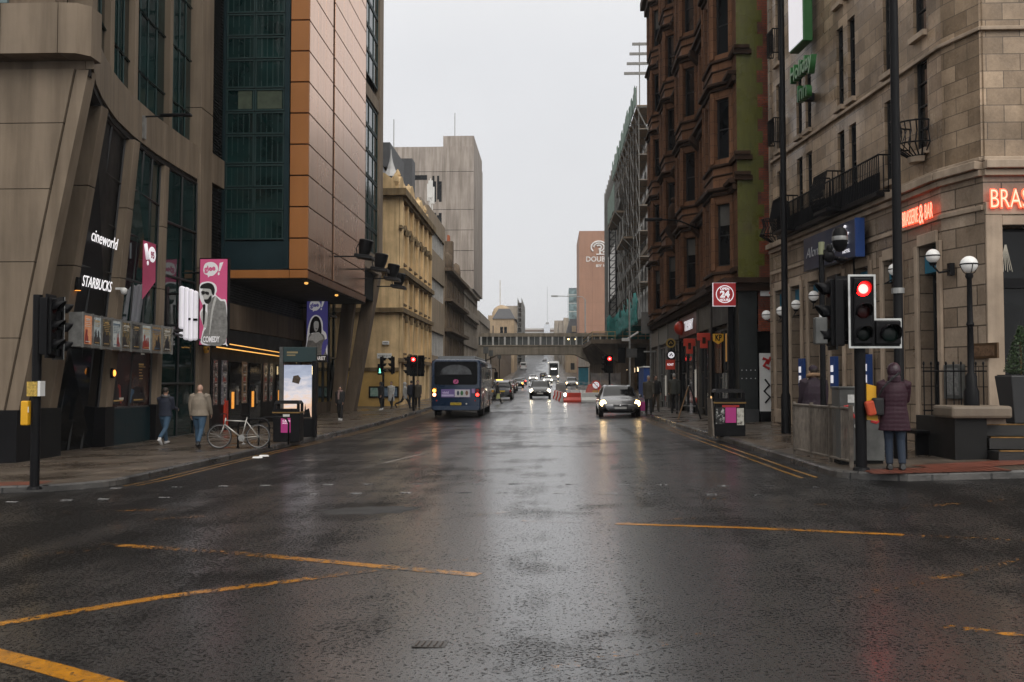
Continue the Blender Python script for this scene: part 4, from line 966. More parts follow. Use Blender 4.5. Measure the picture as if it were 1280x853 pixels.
strips = [(39.0, 39.45, [(.25, .2, .16), (.08, .05, .05), (.3, .28, .25)]), (40.0, 40.6, [(.3, .3, .32), (.1, .09, .1), (.36, .36, .36)]), (42.6, 43.3, [(.12, .08, .06), (.2, .13, .08), (.06, .05, .05)]), (45.9, 46.4, [(.2, .13, .10), (.1, .07, .06)]), (46.9, 47.3, [(.2, .2, .2), (.1, .09, .08), (.25, .2, .16)])]
for a, b, cs in strips:
    ps = MB().box(-13.4, -13.36, a, b, .75, 2.55).build('poster_strip', poster('club poster print', cs, (1, 3, 5), .12, a), club); Fs = Fr((-13.36, a), (-13.36, b))
    for k in range(4): art(ps, Fs, .06, b - a - .06, .82 + .42 * k, 1.18 + .42 * k, .003, int(a * 7) + k, ink_d if k % 2 else ink_r, ink_l)
for a in (40.9, 43.7, 48.0):
    dr = MB().box(-13.4, -13.35, a, a + 1.6, -.2, 2.5).build('door', K['glass'], club)
    MB().box(-13.345, -13.33, a + .25, a + .55, .55, 1.25).build('amber_glow', mat('amber lit door pane', (.5, .2, .04), .3, var=.6, vs=6, emit=.8, ecol=(1, .4, .06)), dr)
    q = MB(); q.bar((-13.28, a + .75, .7), (-13.28, a + .75, 1.5), .02); q.bar((-13.28, a + .9, .7), (-13.28, a + .9, 1.5), .02); q.build('handle', K['steel'], dr)
MB().box(-13.4, -13.3, 40.3, 40.6, -.2, .9).build('red_panel', K['red_pl'], club)
t = thing('yellow_alarm_box', 'yellow hexagonal alarm box on the concrete pier', 'alarm box', (-13.35, 37.9, 2.95))
MB().lathe([(.02, 0), (.2, 0), (.2, .06), (.16, .12), (.02, .12)], (0, 0, 0), 6, 'x').build('case', K['yel_pl'], t); MB().box(.121, .13, -.09, .09, -.05, .05).build('logo_patch', K['black'], t)
# ---------------- orange clad tower ----------------
tw = thing('clad_tower', 'orange and bronze clad tower with dark green glass overhanging the left pavement', 'building', (-11, 48, -.2), world=True)
TX, TY, ZB = -10.15, 41.0, 5.9
mb = MB(); mb.box(-17, TX - .35, TY + .3, 59.4, ZB + .5, 30); mb.box(-17, TX - .4, 41.25, 41.6, ZB + .6, 30); mb.build('core_wall', K['blackm'], tw)
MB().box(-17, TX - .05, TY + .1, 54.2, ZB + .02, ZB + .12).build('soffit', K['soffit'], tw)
mb = MB(); zs = [6.35 + 1.32 * i for i in range(18)]
for z in zs: mb.box(-10.93, TX, TY, TY + .12, z + .028, z + 1.292)
mb.box(-13.6, -10.94, TY, TY + .12, ZB + .1, ZB + .44); mb.box(-10.92, TX, TY, TY + .12, ZB + .1, ZB + .44); mb.build('orange_panel', K['orange'], tw, bevel=.012)
mb = MB()
for z in zs:
    for a, b in ((TY + .125, 42.6), (42.615, 44.08), (44.095, 45.55), (46.0, 47.92), (47.935, 49.85), (49.865, 51.77), (51.785, 53.7)): mb.box(TX - .12, TX, a, b, z + .028, z + 1.292)
mb.build('bronze_panel', K['copper'], tw, bevel=.01)
mb = MB(); mb.hexa([(TX - .4, TY + .125, ZB + .05), (TX - .0, TY + .125, ZB + .10), (TX - .0, 53.9, ZB + .10), (TX - .4, 53.9, ZB + .05), (TX - .4, TY + .125, 6.3), (TX + .03, TY + .125, 6.3), (TX + .03, 53.9, 6.3), (TX - .4, 53.9, 6.3)]); mb.build('bronze_fascia', K['bronze_dk'], tw)
for y in (42.0, 48): MB().ell((TX - .3, y, ZB - .02), .09, .09, .06).build('soffit_lamp', K['gold_led'], tw, True)
F = Fr((-13.75, TY + .02), (-10.95, TY + .02))
mb = MB(); F.box(mb, 0, 2.8, -.2, -.02, 6.36, 7.55); F.box(mb, 2.58, 2.79, -.02, .06, 6.4, 30); F.box(mb, -.05, .06, -.02, .05, 6.4, 30); mb.build('teal_spandrel', K['teal_panel'], tw)
z = 7.6; k = 0
while z < 28:
    h = .98 if k % 3 else 1.25
    for a, b in ((.08, 1.28), (1.30, 2.56)):
        w = F.win(tw, a, b, z + .02, z + h - .02, -.02, K['teal_glass'], K['teal_frame'], 1, 1, .06)
        if k % 8 == 5 and 8.5 < z < 17.5:
            q = MB(); F.box(q, a + (.5 if a < 1 else .1), b - .12, -.018, -.012, z + .12, z + h - .1); q.build('blind', K['blind'], w)
        else:
            q = MB()
            for i in range(4): F.box(q, a + .25 + i * .24, a + .28 + i * .24, -.018, -.010, z + .06, z + h - .06)
            q.build('inner_bars', mat('faint teal bars', (.014, .036, .033), .3), w)
    z += h; k += 1
# far end strip of glass and concrete
F = Fr((TX - .08, 53.95), (TX - .08, 59.5))
mb = MB(); F.box(mb, 0, 5.55, -.4, .0, 8.0, 9.0); F.box(mb, 4.3, 5.55, -.4, .06, 9.0, 30); F.box(mb, .02, 4.3, -.4, .02, 17.6, 18.3); F.box(mb, 0, .12, -.4, .03, 9, 30); mb.build('concrete_edge', K['conc'], tw)
for i, z in enumerate([9.02 + 1.42 * i for i in range(14)]):
    if not 16.3 < z < 18.3: F.win(tw, .14, 4.28, z, z + 1.38, -.1, K['teal_glass'], K['teal_frame'], 3, 1, .08)
# recess below: glazing, slanted legs
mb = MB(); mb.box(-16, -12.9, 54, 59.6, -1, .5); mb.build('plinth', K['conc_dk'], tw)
mb = MB(); mb.box(-16, -13.0, 54, 59.6, .51, 8.0); g = mb.build('recessed_glazing', K['teal_glass'], tw); q = MB()
for y in (54.8, 56.2, 57.6, 58.9): q.box(-13.0, -12.93, y, y + .08, .51, 8)
for z in (3, 5.5): q.box(-13.0, -12.93, 54, 59.6, z, z + .1)
q.bar((-12.95, 57.7, .6), (-12.95, 58.9, 3), .05); q.bar((-12.95, 58.9, .6), (-12.95, 57.7, 3), .05); q.build('mullion', K['frame'], g)
for (xb, yb, xt, yt, ztp, w) in ((-12.15, 55.6, -11.35, 55.9, 6.4, .5), (-11.9, 57.6, -10.45, 58.4, 8.02, 1.0)):
    mb = MB(); mb.prism([(xb - .3, yb, -.4), (xb + .35, yb, -.4), (xb + .35, yb + w, -.4), (xb - .3, yb + w, -.4)], [(xt - .5, yt, ztp), (xt + .25, yt, ztp), (xt + .25, yt + w, ztp), (xt - .5, yt + w, ztp)]); mb.build('slanted_leg', K['conc_dk'], tw, bevel=.02)
# ---------------- floodlights ----------------
for px, py, Y, lab in ((446, 318, 46, 'black floodlight on a wall arm, nearest and highest of the row'), (466, 334, 49.5, 'black floodlight on a wall arm, between the nearest and the lit tilted ones'), (482, 346, 53.5, 'black floodlight on a wall arm, third from the bronze corner'), (487, 356, 57.5, 'black floodlight on a wall arm, lowest and farthest over the yellow building')):
    p = at(px, py, Y); t = thing('floodlight', lab, 'floodlight', (TX + .03, Y, p.z), 0, 'floodlights on arms along the bronze tower'); r = min(1.6, max(.9, p.x - TX))
    MB().bar((-.03, 0, -.1), (r, 0, -.1), .035).build('arm', K['black'], t)
    mb = MB(); mb.hexa([(r - .1, -.5, -.16), (r + .75, -.5, -.30), (r + .75, .5, -.30), (r - .1, .5, -.16), (r - .05, -.5, .0), (r + .75, -.45, -.12), (r + .75, .45, -.12), (r - .05, .5, .0)]); mb.build('base_tray', K['black'], t, bevel=.03)
    mb = MB(); mb.lathe([(.05, -.3), (.26, -.26), (.34, .10), (.36, .42), (.30, .46), (.05, .40)], (0, 0, 0), 14); mb.xf(Matrix.Translation((r + .35, 0, .22)) @ Matrix.Rotation(R(10), 4, 'Y') @ Matrix.Scale(.95, 4, (1, 0, 0))); mb.build('lamp_head', K['black'], t, 'auto')
    q = MB(); q.tube([(r + .0, 0, -.05), (r - .06, 0, .25), (r + .05, 0, .5)], .025, 6); q.build('yoke', K['black'], t)
# ---------------- projecting banners ----------------
pinkp = mat('poster pink', (.55, .085, .20), .45, var=.05, emit=.30); purp = mat('poster violet', (.085, .075, .30), .45, var=.05, emit=.25); pw_ = mat('poster white', (.75, .73, .74), .45, var=.03, emit=.25)
pg1 = mat('poster mid grey', (.22, .215, .205), .5, var=.4, vs=7, emit=.12); pg2 = mat('poster pale grey', (.46, .45, .43), .5, var=.2, vs=8, emit=.2); pk_ = mat('poster black', (.012, .011, .011), .5, emit=.01)
def smooth(pts, n=4):
    out = []
    m = len(pts)
    for i in range(m):
        a, b, c, d = pts[i - 1], pts[i], pts[(i + 1) % m], pts[(i + 2) % m]
        for k in range(n): out.append(tuple(crom(a, b, c, d, k / n)))
    return out
def banner(label, x, Y, z0, w, h, bg, word, kind):
    t = thing('projecting_banner', label, 'banner', (x, Y, z0))
    MB().box(-.04, w + .04, .03, .26, -.05, h + .05).build('frame', K['black'], t); MB().box(0, w, 0, .04, 0, h).build('backdrop', bg, t)
    q = MB()
    for z in (.5, h - .5): q.bar((-.7, .14, z), (0, .14, z), .04)
    q.build('bracket', K['black'], t)
    Fp = Fr((0, 0), (w, 0))
    def sh(name, pts, d, m, sm_=True):
        q = MB(); Fp.shape(q, smooth([(u * w, z * h) for u, z in pts]) if sm_ else [(u * w, z * h) for u, z in pts], d, .004); return q.build(name, m, t)
    sh('logo_bubble', [(.12, .88), (.2, .95), (.45, .965), (.62, .93), (.66, .87), (.5, .81), (.36, .80), (.30, .785), (.28, .81), (.16, .83)], .004, pw_)
    text('logo_lettering', 'glee', .30 * w / 1.1, (.17 * w, -.010, .855 * h), (1, 0, .12), bg, t, .003, .012, up=(-.12, 0, 1), width=.42 * w)
    sh('logo_mark', [(.72, .955), (.86, .965), (.74, .86), (.68, .855)], .004, pw_, False); sh('logo_dot', [(.66, .835), (.71, .845), (.72, .82), (.67, .81)], .004, pw_)
    if kind == 0:
        sh('white_outline', [(0, .70), (.2, .735), (.45, .73), (.6, .69), (.63, .63), (.6, .58), (.8, .53), (1, .48), (1, .02), (.98, .0), (.12, .0), (.10, .12), (.16, .22), (.05, .3), (.02, .38), (.12, .45), (.0, .55)], .005, pw_)
        sh('suit', [(.30, .46), (.42, .53), (.58, .565), (.76, .51), (.97, .46), (.97, .02), (.16, .02), (.17, .15), (.26, .2), (.30, .36)], .010, pg1)
        sh('lapel', [(.56, .555), (.62, .54), (.50, .38), (.40, .14), (.37, .14), (.44, .4)], .015, pg2)
        sh('face', [(.10, .64), (.2, .685), (.40, .68), (.50, .62), (.44, .53), (.30, .485), (.18, .51), (.12, .57), (.06, .585)], .015, pg2)
        sh('hair', [(.02, .66), (.08, .70), (.3, .722), (.48, .70), (.56, .64), (.52, .575), (.45, .60), (.40, .645), (.2, .655)], .020, pk_)
        sh('beard', [(.44, .57), (.42, .51), (.32, .475), (.21, .49), (.17, .525), (.30, .53), (.38, .565)], .020, pk_)
        sh('glasses', [(.06, .62), (.18, .625), (.19, .59), (.10, .585)], .021, pk_); sh('glasses', [(.21, .62), (.34, .61), (.33, .58), (.22, .59)], .021, pk_)
        sh('hand', [(.06, .36), (.16, .40), (.28, .36), (.28, .22), (.2, .2), (.10, .26)], .020, pg2); sh('microphone', [(.12, .46), (.2, .47), (.22, .43), (.19, .25), (.14, .25), (.13, .42)], .025, pk_)
        text('lettering', word, .30, (.14 * w, -.034, .03 * h), (1, 0, 0), pw_, t, .003, .012, width=.62 * w)
    else:
        sh('white_outline', [(0, .3), (.06, .52), (.2, .68), (.4, .735), (.62, .71), (.76, .62), (.78, .5), (.95, .42), (1, .12), (.9, .1), (0, .1)], .005, pw_)
        sh('hair', [(.14, .45), (.2, .62), (.38, .71), (.58, .69), (.70, .58), (.70, .44), (.56, .46), (.3, .45)], .010, pk_)
        sh('dress', [(.04, .1), (.08, .36), (.2, .44), (.42, .38), (.66, .44), (.86, .38), (.94, .12), (.94, .1)], .010, pg1)
        sh('shoulders', [(.08, .34), (.3, .44), (.6, .45), (.8, .36), (.62, .33), (.45, .29), (.3, .33)], .014, pg2)
        sh('face', [(.34, .58), (.38, .64), (.54, .64), (.58, .56), (.52, .49), (.44, .47), (.37, .50)], .016, pg2)
        sh('fringe', [(.32, .60), (.36, .68), (.56, .68), (.60, .58), (.55, .63), (.40, .635)], .021, pk_); sh('smile', [(.42, .525), (.5, .52), (.54, .54), (.48, .505)], .021, pk_)
        sh('arm_stripe', [(.78, .3), (1, .36), (1, .28), (.84, .12), (.72, .12)], .014, purp)
        MB().box(0, w, -.03, .0, 0, .10 * h).build('name_strip', pk_, t)
        text('lettering', word, .26, (.08 * w, -.036, .025 * h), (1, 0, 0), pw_, t, .003, .012, width=.84 * w)
    return t
p = at(249, 431, 36.85); banner('pink backlit banner of a bearded performer in glasses holding a microphone', p.x, 36.85, p.z, 1.03, 3.22, pinkp, 'COMEDY', 0)
p = at(383, 452, 52.2); banner('violet backlit banner of a dark haired performer with a black name strip', p.x, 52.2, p.z, 1.12, 3.35, purp, 'CABARET', 1)
t = thing('lantern', 'small warm lit wall lantern beneath the violet banner', 'lamp', (-12.4, 51, 2.25)); MB().box(-.14, .14, -.14, .14, -.22, .22).build('lit_pane', em('pale warm lantern', (1, .75, .4), 4), t, bevel=.03); MB().box(-.7, -.1, -.03, .03, .2, .26).build('bracket', K['black'], t); MB().lathe([(.22, .22), (.04, .36)], (0, 0, 0), 8).build('cap', K['black'], t)
# ---------------- wall lamp on the fin ----------------
t = thing('wall_lamp', 'small amber wall lamp on the concrete fin left of the window posters', 'lamp', (-13.38, 29.8, 1.95)); MB().box(0, .08, -.05, .05, -.15, .15).build('backplate', K['black'], t); MB().ell((.10, 0, 0), .05, .05, .10).build('bulb', K['warm'], t, True)
t = thing('wall_lamp', 'amber uplighter high on the first fin behind the signal head', 'lamp', (-13.1, 27.0, 4.4)); MB().lathe([(.10, -.18), (.10, .18)], (0, 0, 0), 12).build('case', K['black'], t); MB().lathe([(.085, -.185), (.02, -.184)], (0, 0, 0), 12).build('bulb', K['warm'], t)
# ---------------- yellow sandstone block ----------------
ys_ = thing('sandstone_building', 'ornate yellow sandstone building beyond the clad tower', 'building', (-10, 72, -.1), world=True)
SX, Y0_, Y1_ = -10.0, 65.0, 81.5
mb = MB(); mb.box(-34, SX - .42, Y0_ + .3, Y1_, -1, 14.2)
F = Fr((SX, Y0_), (SX, Y1_)); ops = []
bays = [(1.6, 1.0), (4.0, 1.2), (6.8, 1.2), (9.6, 1.2), (12.4, 1.2), (14.8, 1.0)]
for u, w in bays:
    for z0, z1 in ((3.6, 5.9), (6.9, 8.5), (9.6, 11.6), (12.1, 13.5)): ops.append((u - w / 2, u + w / 2, z0, z1))
    ops.append((u - w * .55, u + w * .55, .2, 2.9))
F.wall(mb, 0, F.L, -1, 14.2, ops, 0, .3); mb.build('wall', K['yel_stone'], ys_)
for o in ops: F.win(ys_, o[0], o[1], o[2], o[3], -.28, K['glass'], K['frame_lt'] if o[2] > 3 else K['frame'], 1, 2, .07)
mb = MB()
for z, d, h in ((2.95, .22, .25), (6.2, .35, .3), (8.75, .4, .32), (11.75, .2, .2), (13.9, .5, .45)): F.box(mb, -.05 - d, F.L, .003, d, z, z + h)
for u, w in bays:
    for z in (5.95, 8.52, 11.62): F.box(mb, u - w / 2 - .15, u + w / 2 + .15, .004, .16, z, z + .12)
    for z in (3.45, 6.75, 9.45): F.box(mb, u - w / 2 - .12, u + w / 2 + .12, .004, .2, z, z + .12)
    mb.prism([F.P(u - w / 2 - .2, .004, 11.75), F.P(u + w / 2 + .2, .004, 11.75), F.P(u, .004, 12.2)], [F.P(u - w / 2 - .2, .25, 11.75), F.P(u + w / 2 + .2, .25, 11.75), F.P(u, .25, 12.2)])
for i in range(60): u = .2 + i * .27; F.box(mb, u, u + .13, .004, .34, 13.66, 13.88); F.box(mb, u, u + .12, .004, .26, 8.56, 8.73)
for u, w in bays:
    for z in (11.9, 6.05): F.box(mb, u - .3, u - .18, .2, .34, z - .45, z); F.box(mb, u + .18, u + .3, .2, .34, z - .45, z)
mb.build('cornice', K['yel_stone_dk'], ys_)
for u in (.35, 2.8, 5.4, 8.2, 11.0, 13.6, 16.1):
    mb = MB()
    for a, b in ((3.2, 6.2), (6.5, 8.75), (9.07, 11.75), (11.95, 13.9)): F.box(mb, u - .22, u + .22, .003, .2, a, b)
    mb.build('pilaster', K['yel_stone'], ys_)
mb = MB(); G = Fr((-14.5, Y0_), (SX, Y0_))
for a, b in ((-1, 2.4), (2.41, 6.2), (6.21, 8.75), (8.76, 14.2)): G.box(mb, -20, G.L, -.3, 0, a, b)
mb.build('side_wall', K['yel_stone'], ys_)
mb = MB(); G.box(mb, -5, G.L + .003, .003, .02, -1, 2.35); mb.build('painted_base', K['yel_paint'], ys_)
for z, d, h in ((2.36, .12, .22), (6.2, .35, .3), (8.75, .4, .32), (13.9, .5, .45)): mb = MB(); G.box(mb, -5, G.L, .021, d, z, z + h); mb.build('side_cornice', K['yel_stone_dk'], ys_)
# gables and parapet urns, roof and turret
mb = MB()
for y, s in ((66.4, 1.0), (71.5, 1.3), (76.6, 1.2), (80.4, .8)):
    pts = [(-1.3, 14.35), (1.3, 14.35), (1.25, 15.2), (.85, 15.5), (.75, 16.1), (.35, 16.5), (0, 16.65), (-.35, 16.5), (-.75, 16.1), (-.85, 15.5), (-1.25, 15.2)]
    P = [(SX - .05, y + u * s, 14.35 + (z - 14.35) * (.5 * s)) for u, z in pts]; mb.lathe([(.14, 15.4), (.22, 15.6), (.12, 15.85), (.02, 16.0)], (SX - .35, y, 0), 8); mb.prism(P, [(p[0] - .6, p[1], p[2]) for p in P])
for y in (65.2, 68.8, 74, 79): mb.lathe([(.2, 14.35), (.14, 14.6), (.26, 14.9), (.2, 15.2), (.04, 15.5)], (SX - .3, y, 0), 10)
mb.prism([(SX - .2 - 2.6 * i, Y0_ - .02, z) for i, z in ((0, 14.35), (.08, 15.0), (.3, 15.45), (.5, 15.55), (.7, 15.45), (.92, 15.0), (1, 14.35))], [(SX - .2 - 2.6 * i, Y0_ + .6, z) for i, z in ((0, 14.35), (.08, 15.0), (.3, 15.45), (.5, 15.55), (.7, 15.45), (.92, 15.0), (1, 14.35))])
mb.build('parapet', K['yel_stone'], ys_, bevel=.04)
mb = MB(); mb.prism([(-10.6, Y0_ + .6, 14.2), (-10.6, Y1_, 14.2), (-12.3, Y1_, 17.4), (-12.3, Y0_ + .6, 17.4)], [(-20, Y0_ + .6, 14.2), (-20, Y1_, 14.2), (-19, Y1_, 17.4), (-19, Y0_ + .6, 17.4)]); mb.prism([(-12.2, 65.7, 14.25), (-10.2, 65.7, 14.25), (-10.2, 68.4, 14.25), (-12.2, 68.4, 14.25)], [(-11.5, 66.5, 15.54), (-10.4, 66.5, 15.54), (-10.4, 67.6, 15.54), (-11.5, 67.6, 15.54)]); rf = mb.build('roof', K['slate'], ys_)
mb = MB(); mb.lathe([(.62, 15.55), (.50, 15.75), (.30, 16.1), (.14, 16.6), (.05, 17.1), (.02, 17.5)], (-10.9, 67.0, 0), 8); mb.build('turret_cap', K['lead'], rf)
MB().box(-15, -11.8, 72, 79, 17.4, 19.2).build('roof_house', K['slate'], rf)
for y, z in ((66.1, 3.4), (66.1, 3.95)): pass
t = thing('street_name_sign', 'white street name plate on the side wall of the sandstone building', 'sign', (-10.95, Y0_ - .03, 3.35)); MB().box(-.48, .48, -.02, .02, -.17, .17).build('plate', K['white_pl'], t); text('lettering', 'RENFIELD ST', .14, (-.42, -.024, -.05), (1, 0, 0), K['black'], t, .002, width=.84)
t = thing('wall_box', 'small white box on the sandstone side wall above the street name plate', 'wall box', (-10.85, Y0_ - .03, 4.2)); MB().box(-.22, .22, -.12, .02, -.12, .12).build('case', K['white_pl'], t, bevel=.02); MB().box(-.16, .16, -.125, -.12, -.03, .02).build('slot', K['black'], t)
t = thing('notice_board', 'dark framed notice board on the yellow painted wall behind the walkers', 'notice board', (-11.0, Y0_ - .05, 1.0)); MB().box(-.95, 1.0, -.05, .02, -.4, .35).build('frame', K['black'], t); MB().box(-.85, -.1, -.056, -.05, -.3, .25).build('map_print', poster('map print', [(.1, .18, .15), (.2, .3, .25), (.3, .3, .28)], (4, 4, 4), .1), t); MB().box(.0, .9, -.056, -.05, -.3, .25).build('map_print', poster('map print blue', [(.05, .08, .12), (.15, .2, .25)], (4, 4, 4), .1), t)
# ---------------- buff stone corner building ----------------
cb = thing('stone_corner_building', 'buff ashlar corner building with tall windows and iron balconies on the right', 'building', (9, 24, .3), world=True)
A, B = V((6.99, 31.75, 0)), V((8.06, 20.8, 0)); C_ = V((8.45, 19.7, 0))
F = Fr(A, B); k = F.L / (31.75 - 20.8); U = lambda y: (31.75 - y) * k
GF = V((20, 19.7, 0)); Q = Fr(C_, GF); H = Fr(B, C_)
ZT = 21.5; ZC = 5.85
gw = [30.9, 29.5, 28.0, 26.4, 24.75, 23.1, 21.75]
ops = [(U(y) - .42, U(y) + .42, .85, 4.5) for y in gw if y > 22]
low = MB(); F.wall(low, 0, F.L, -.5, ZC, ops + [(U(21.75) - .02, F.L - .12, .85, 4.6)], 0, .35)
def mid(a, b): return (a + b) / 2
H.wall(low, 0, H.L, -.5, ZC, [], 0); dop = (.33, 2.6, 1.0, 4.75)
Q.wall(low, 0, Q.L, -.5, ZC, [dop], 0, .5); low.box(9, 20, 20.5, 31, -.5, ZC - .1)
low.prism([A + V((.0, .02, -.5)), A + V((9, .02, -.5)), A + V((9, .3, -.5)), A + V((0, .3, -.5))], [A + V((0, .02, ZT)), A + V((9, .02, ZT)), A + V((9, .3, ZT)), A + V((0, .3, ZT))])
low.build('ground_floor_wall', K['stone_rust'], cb)
up = MB(); uops = []
fl = [(6.35, 8.25), (8.9, 11.0), (11.65, 13.75), (14.4, 16.4), (17.1, 19.1)]
for i, (z0, z1) in enumerate(fl):
    for y in (31.1,): uops.append((U(y) - .22, U(y) + .22, z0, z1))
    for y in (28.9, 25.8):
        for s in (-1, 1): uops.append((U(y) + s * .38 - .23, U(y) + s * .38 + .23, z0, z1))
    uops.append((U(23.3) - .25, U(23.3) + .25, z0, z1)); uops.append((U(21.72) - .3, U(21.72) + .3, z0 + .35, z1 + .45))
F.wall(up, 0, F.L, ZC, ZT, uops, -.06, .14)
H.wall(up, 0, H.L, ZC, ZT, [], -.06)
qops = [(1.0, 2.3, z0 + .55, z1 + .5) for z0, z1 in fl] + [(5, 6.3, z0, z1) for z0, z1 in fl]
Q.wall(up, 0, Q.L, ZC, ZT, qops, -.06, .3); up.box(9, 20, 20.5, 31, ZC, ZT - .2)
up.build('upper_wall', K['stone'], cb)
for o in uops: w = F.win(cb, *o, -.18, K['glass'], K['frame'], 1, 4, .05); q = MB(); F.box(q, o[0] - .05, o[1] + .05, -.056, .05, o[2] - .12, o[2] - .0); q.build('sill', K['stone_plain'], w)
for o in qops[:5]: Q.win(cb, *o, -.3, K['glass'], K['frame'], 2, 4, .07)
for o in ops + [(U(21.75) - .02, F.L - .12, .85, 4.6)]:
    w = F.win(cb, *o, -.33, K['glass'], K['frame'], 2, 5, .07); q = MB(); F.box(q, o[0] - .16, o[0] - .0, .004, .07, .6, 4.62); F.box(q, o[1] + .0, o[1] + .16, .004, .07, .6, 4.62); F.box(q, o[0], o[1], .004, .07, o[3], o[3] + .25); F.box(q, o[0], o[1], .004, .09, .45, .85); q.build('surround', K['stone_plain'], w, bevel=.015); q = MB(); F.box(q, o[0] + .02, o[1] - .02, -.3, -.1, 4.02, 4.42); q.build('awning', K['awn'], w)
mb = MB()
for fr, a, b in ((F, 0, F.L), (H, .0, H.L), (Q, .0, Q.L)):
    for z, d, h in ((5.05, .05, .10), (5.72, .10, .12), (5.85, .2, .16), (6.02, .08, .08), (8.62, .03, .08)): fr.box(mb, a, b, -.05, d, z, z + h)
mb.build('string_course', K['stone_plain'], cb, bevel=.015); mb = MB()
Q.box(mb, dop[0] - .32, dop[0], .004, .07, .9, 4.95); Q.box(mb, dop[0] - .32, dop[1] + .3, .004, .08, 4.95, 5.2); Q.box(mb, dop[0], dop[1], .004, .06, 4.75, 4.94)
mb.build('door_surround', K['stone_plain'], cb, bevel=.015)
mb = MB(); Q.box(mb, dop[0], dop[1], -.5, -.42, 1.0, 4.75); d_ = mb.build('door', K['glass'], cb); mb = MB()
for u in (dop[0] + .02, 1.0, 1.6, 2.2): Q.box(mb, u, u + .09, -.418, -.34, 1.0, 3.55)
Q.box(mb, dop[0], dop[1], -.418, -.32, 3.55, 3.75); Q.box(mb, dop[0], dop[1], -.418, -.34, 1.0, 1.3); mb.build('frame', K['black'], d_)
q = MB()
for i in range(7): q.tube([Q.P(.56 + .004 * i, -.36, 4.42), Q.P(.50 + i * .024, -.37, 4.15), Q.P(.44 + i * .045, -.39, 3.88 + .03 * (i % 2))], .006, 5)
q.build('chandelier', mat('pale lit strands', (.5, .46, .38), .4, emit=.25), d_); MB().ell(Q.P(1.05, -.36, 3.95), .08).build('pendant_lamp', K['warm_dim'], d_, True)
# black pipes
for y, r in ((25.1, .03), (30.3, .03)): q = MB(); q.bar(F.P(U(y), .08, .3), F.P(U(y), .08, 5.0), r); q.build('downpipe', K['black'], cb)
# balconies
def railing(mb, fr, u0, u1, d0, d1, z0, z1, n, bulge=0):
    P = fr.P; path = [P(u0, d0, 0), P(u0, d1, 0), P(u1, d1, 0), P(u1, d0, 0)]
    for z in (z0, z1): mb.tube([p + V((0, 0, z)) for p in path], .022, 5)
    for i in range(n + 1):
        u = u0 + (u1 - u0) * i / n; b = bulge
        mb.tube([P(u, d1, z0), P(u, d1 + b, z0 + (z1 - z0) * .35), P(u, d1, z1)], .014, 4)
    for u in (u0, u1):
        for i in range(3): d = d0 + (d1 - d0) * i / 3; mb.bar(P(u, d, z0), P(u, d, z1), .014, 4)
lb_ = thing('iron_balcony', 'long black iron balcony with two bowed fronts across the corner building', 'balcony', F.P(U(26.3), .3, 6.0), world=True)
mb = MB(); railing(mb, F, U(30.0), U(23.0), .0, .34, 6.06, 6.9, 70); mb.build('railing', K['black'], lb_)
mb = MB(); F.box(mb, U(30.0), U(23.0), .21, .4, 5.95, 6.04); F.box(mb, U(29.98), U(23.02), .30, .33, 6.10, 6.5); mb.build('deck', K['black'], lb_)
for y in (28.9, 25.6): mb = MB(); railing(mb, F, U(y) - .45, U(y) + .45, .3, .72, 6.05, 6.98, 10, .12); F.box(mb, U(y) - .45, U(y) + .45, .35, .75, 5.98, 6.04); mb.build('bowed_front', K['black'], lb_)
def pot_balcony(fr, u, z, label, w=.42):
    t = thing('iron_balcony', label, 'balcony', fr.P(u, .2, z), world=True); mb = MB()
    for i in range(13):
        a = math.pi * i / 12; c, s = math.cos(a), math.sin(a)
        mb.tube([fr.P(u + c * w * .55, s * .22, z), fr.P(u + c * w * 1.15, s * .58, z + .22), fr.P(u + c * w, s * .45, z + .5), fr.P(u + c * w * 1.05, s * .5, z + .72)], .016, 4)
    for zz, kk in ((.0, .55), (.72, 1.05), (.25, 1.13)): mb.tube([fr.P(u + math.cos(a) * w * kk, max(0, math.sin(a)) * (.22 + (kk - .55) * .58), z + zz) for a in [math.pi * i / 12 for i in range(13)]], .02, 5)
    mb.build('railing', K['black'], t)
    mb = MB(); mb.prism([fr.P(u + math.cos(a) * w * .5, max(0, math.sin(a)) * .22, z - .12) for a in [math.pi * i / 10 for i in range(11)]], [fr.P(u + math.cos(a) * w * .6, max(0, math.sin(a)) * .26, z - .01) for a in [math.pi * i / 10 for i in range(11)]]); mb.build('base', K['stone_plain'], t)
pot_balcony(F, U(21.7), 6.55, 'round bowed iron balcony at the first floor window nearest the corner'); pot_balcony(F, U(31.1), 6.0, 'round bowed iron balcony at the far end by the mossy wall', .3)
mb = MB(); railing(mb, Q, .95, 2.4, 0, .3, 6.75, 7.5, 9); mb_t = thing('iron_balcony', 'shallow iron window guard at the right edge above the neon letters', 'balcony', Q.P(1.6, .1, 6.7), world=True); mb.build('railing', K['black'], mb_t)
for i, z in enumerate((9.1, 11.9)):
    t = thing('iron_balcony', ('small black window guard on the far window, lower one' if i == 0 else 'small black window guard on the far window, upper one'), 'balcony', F.P(U(31.1), .1, z), world=True); mb = MB(); railing(mb, F, U(31.1) - .28, U(31.1) + .28, 0, .2, z, z + .75, 6); mb.build('railing', K['black'], t)
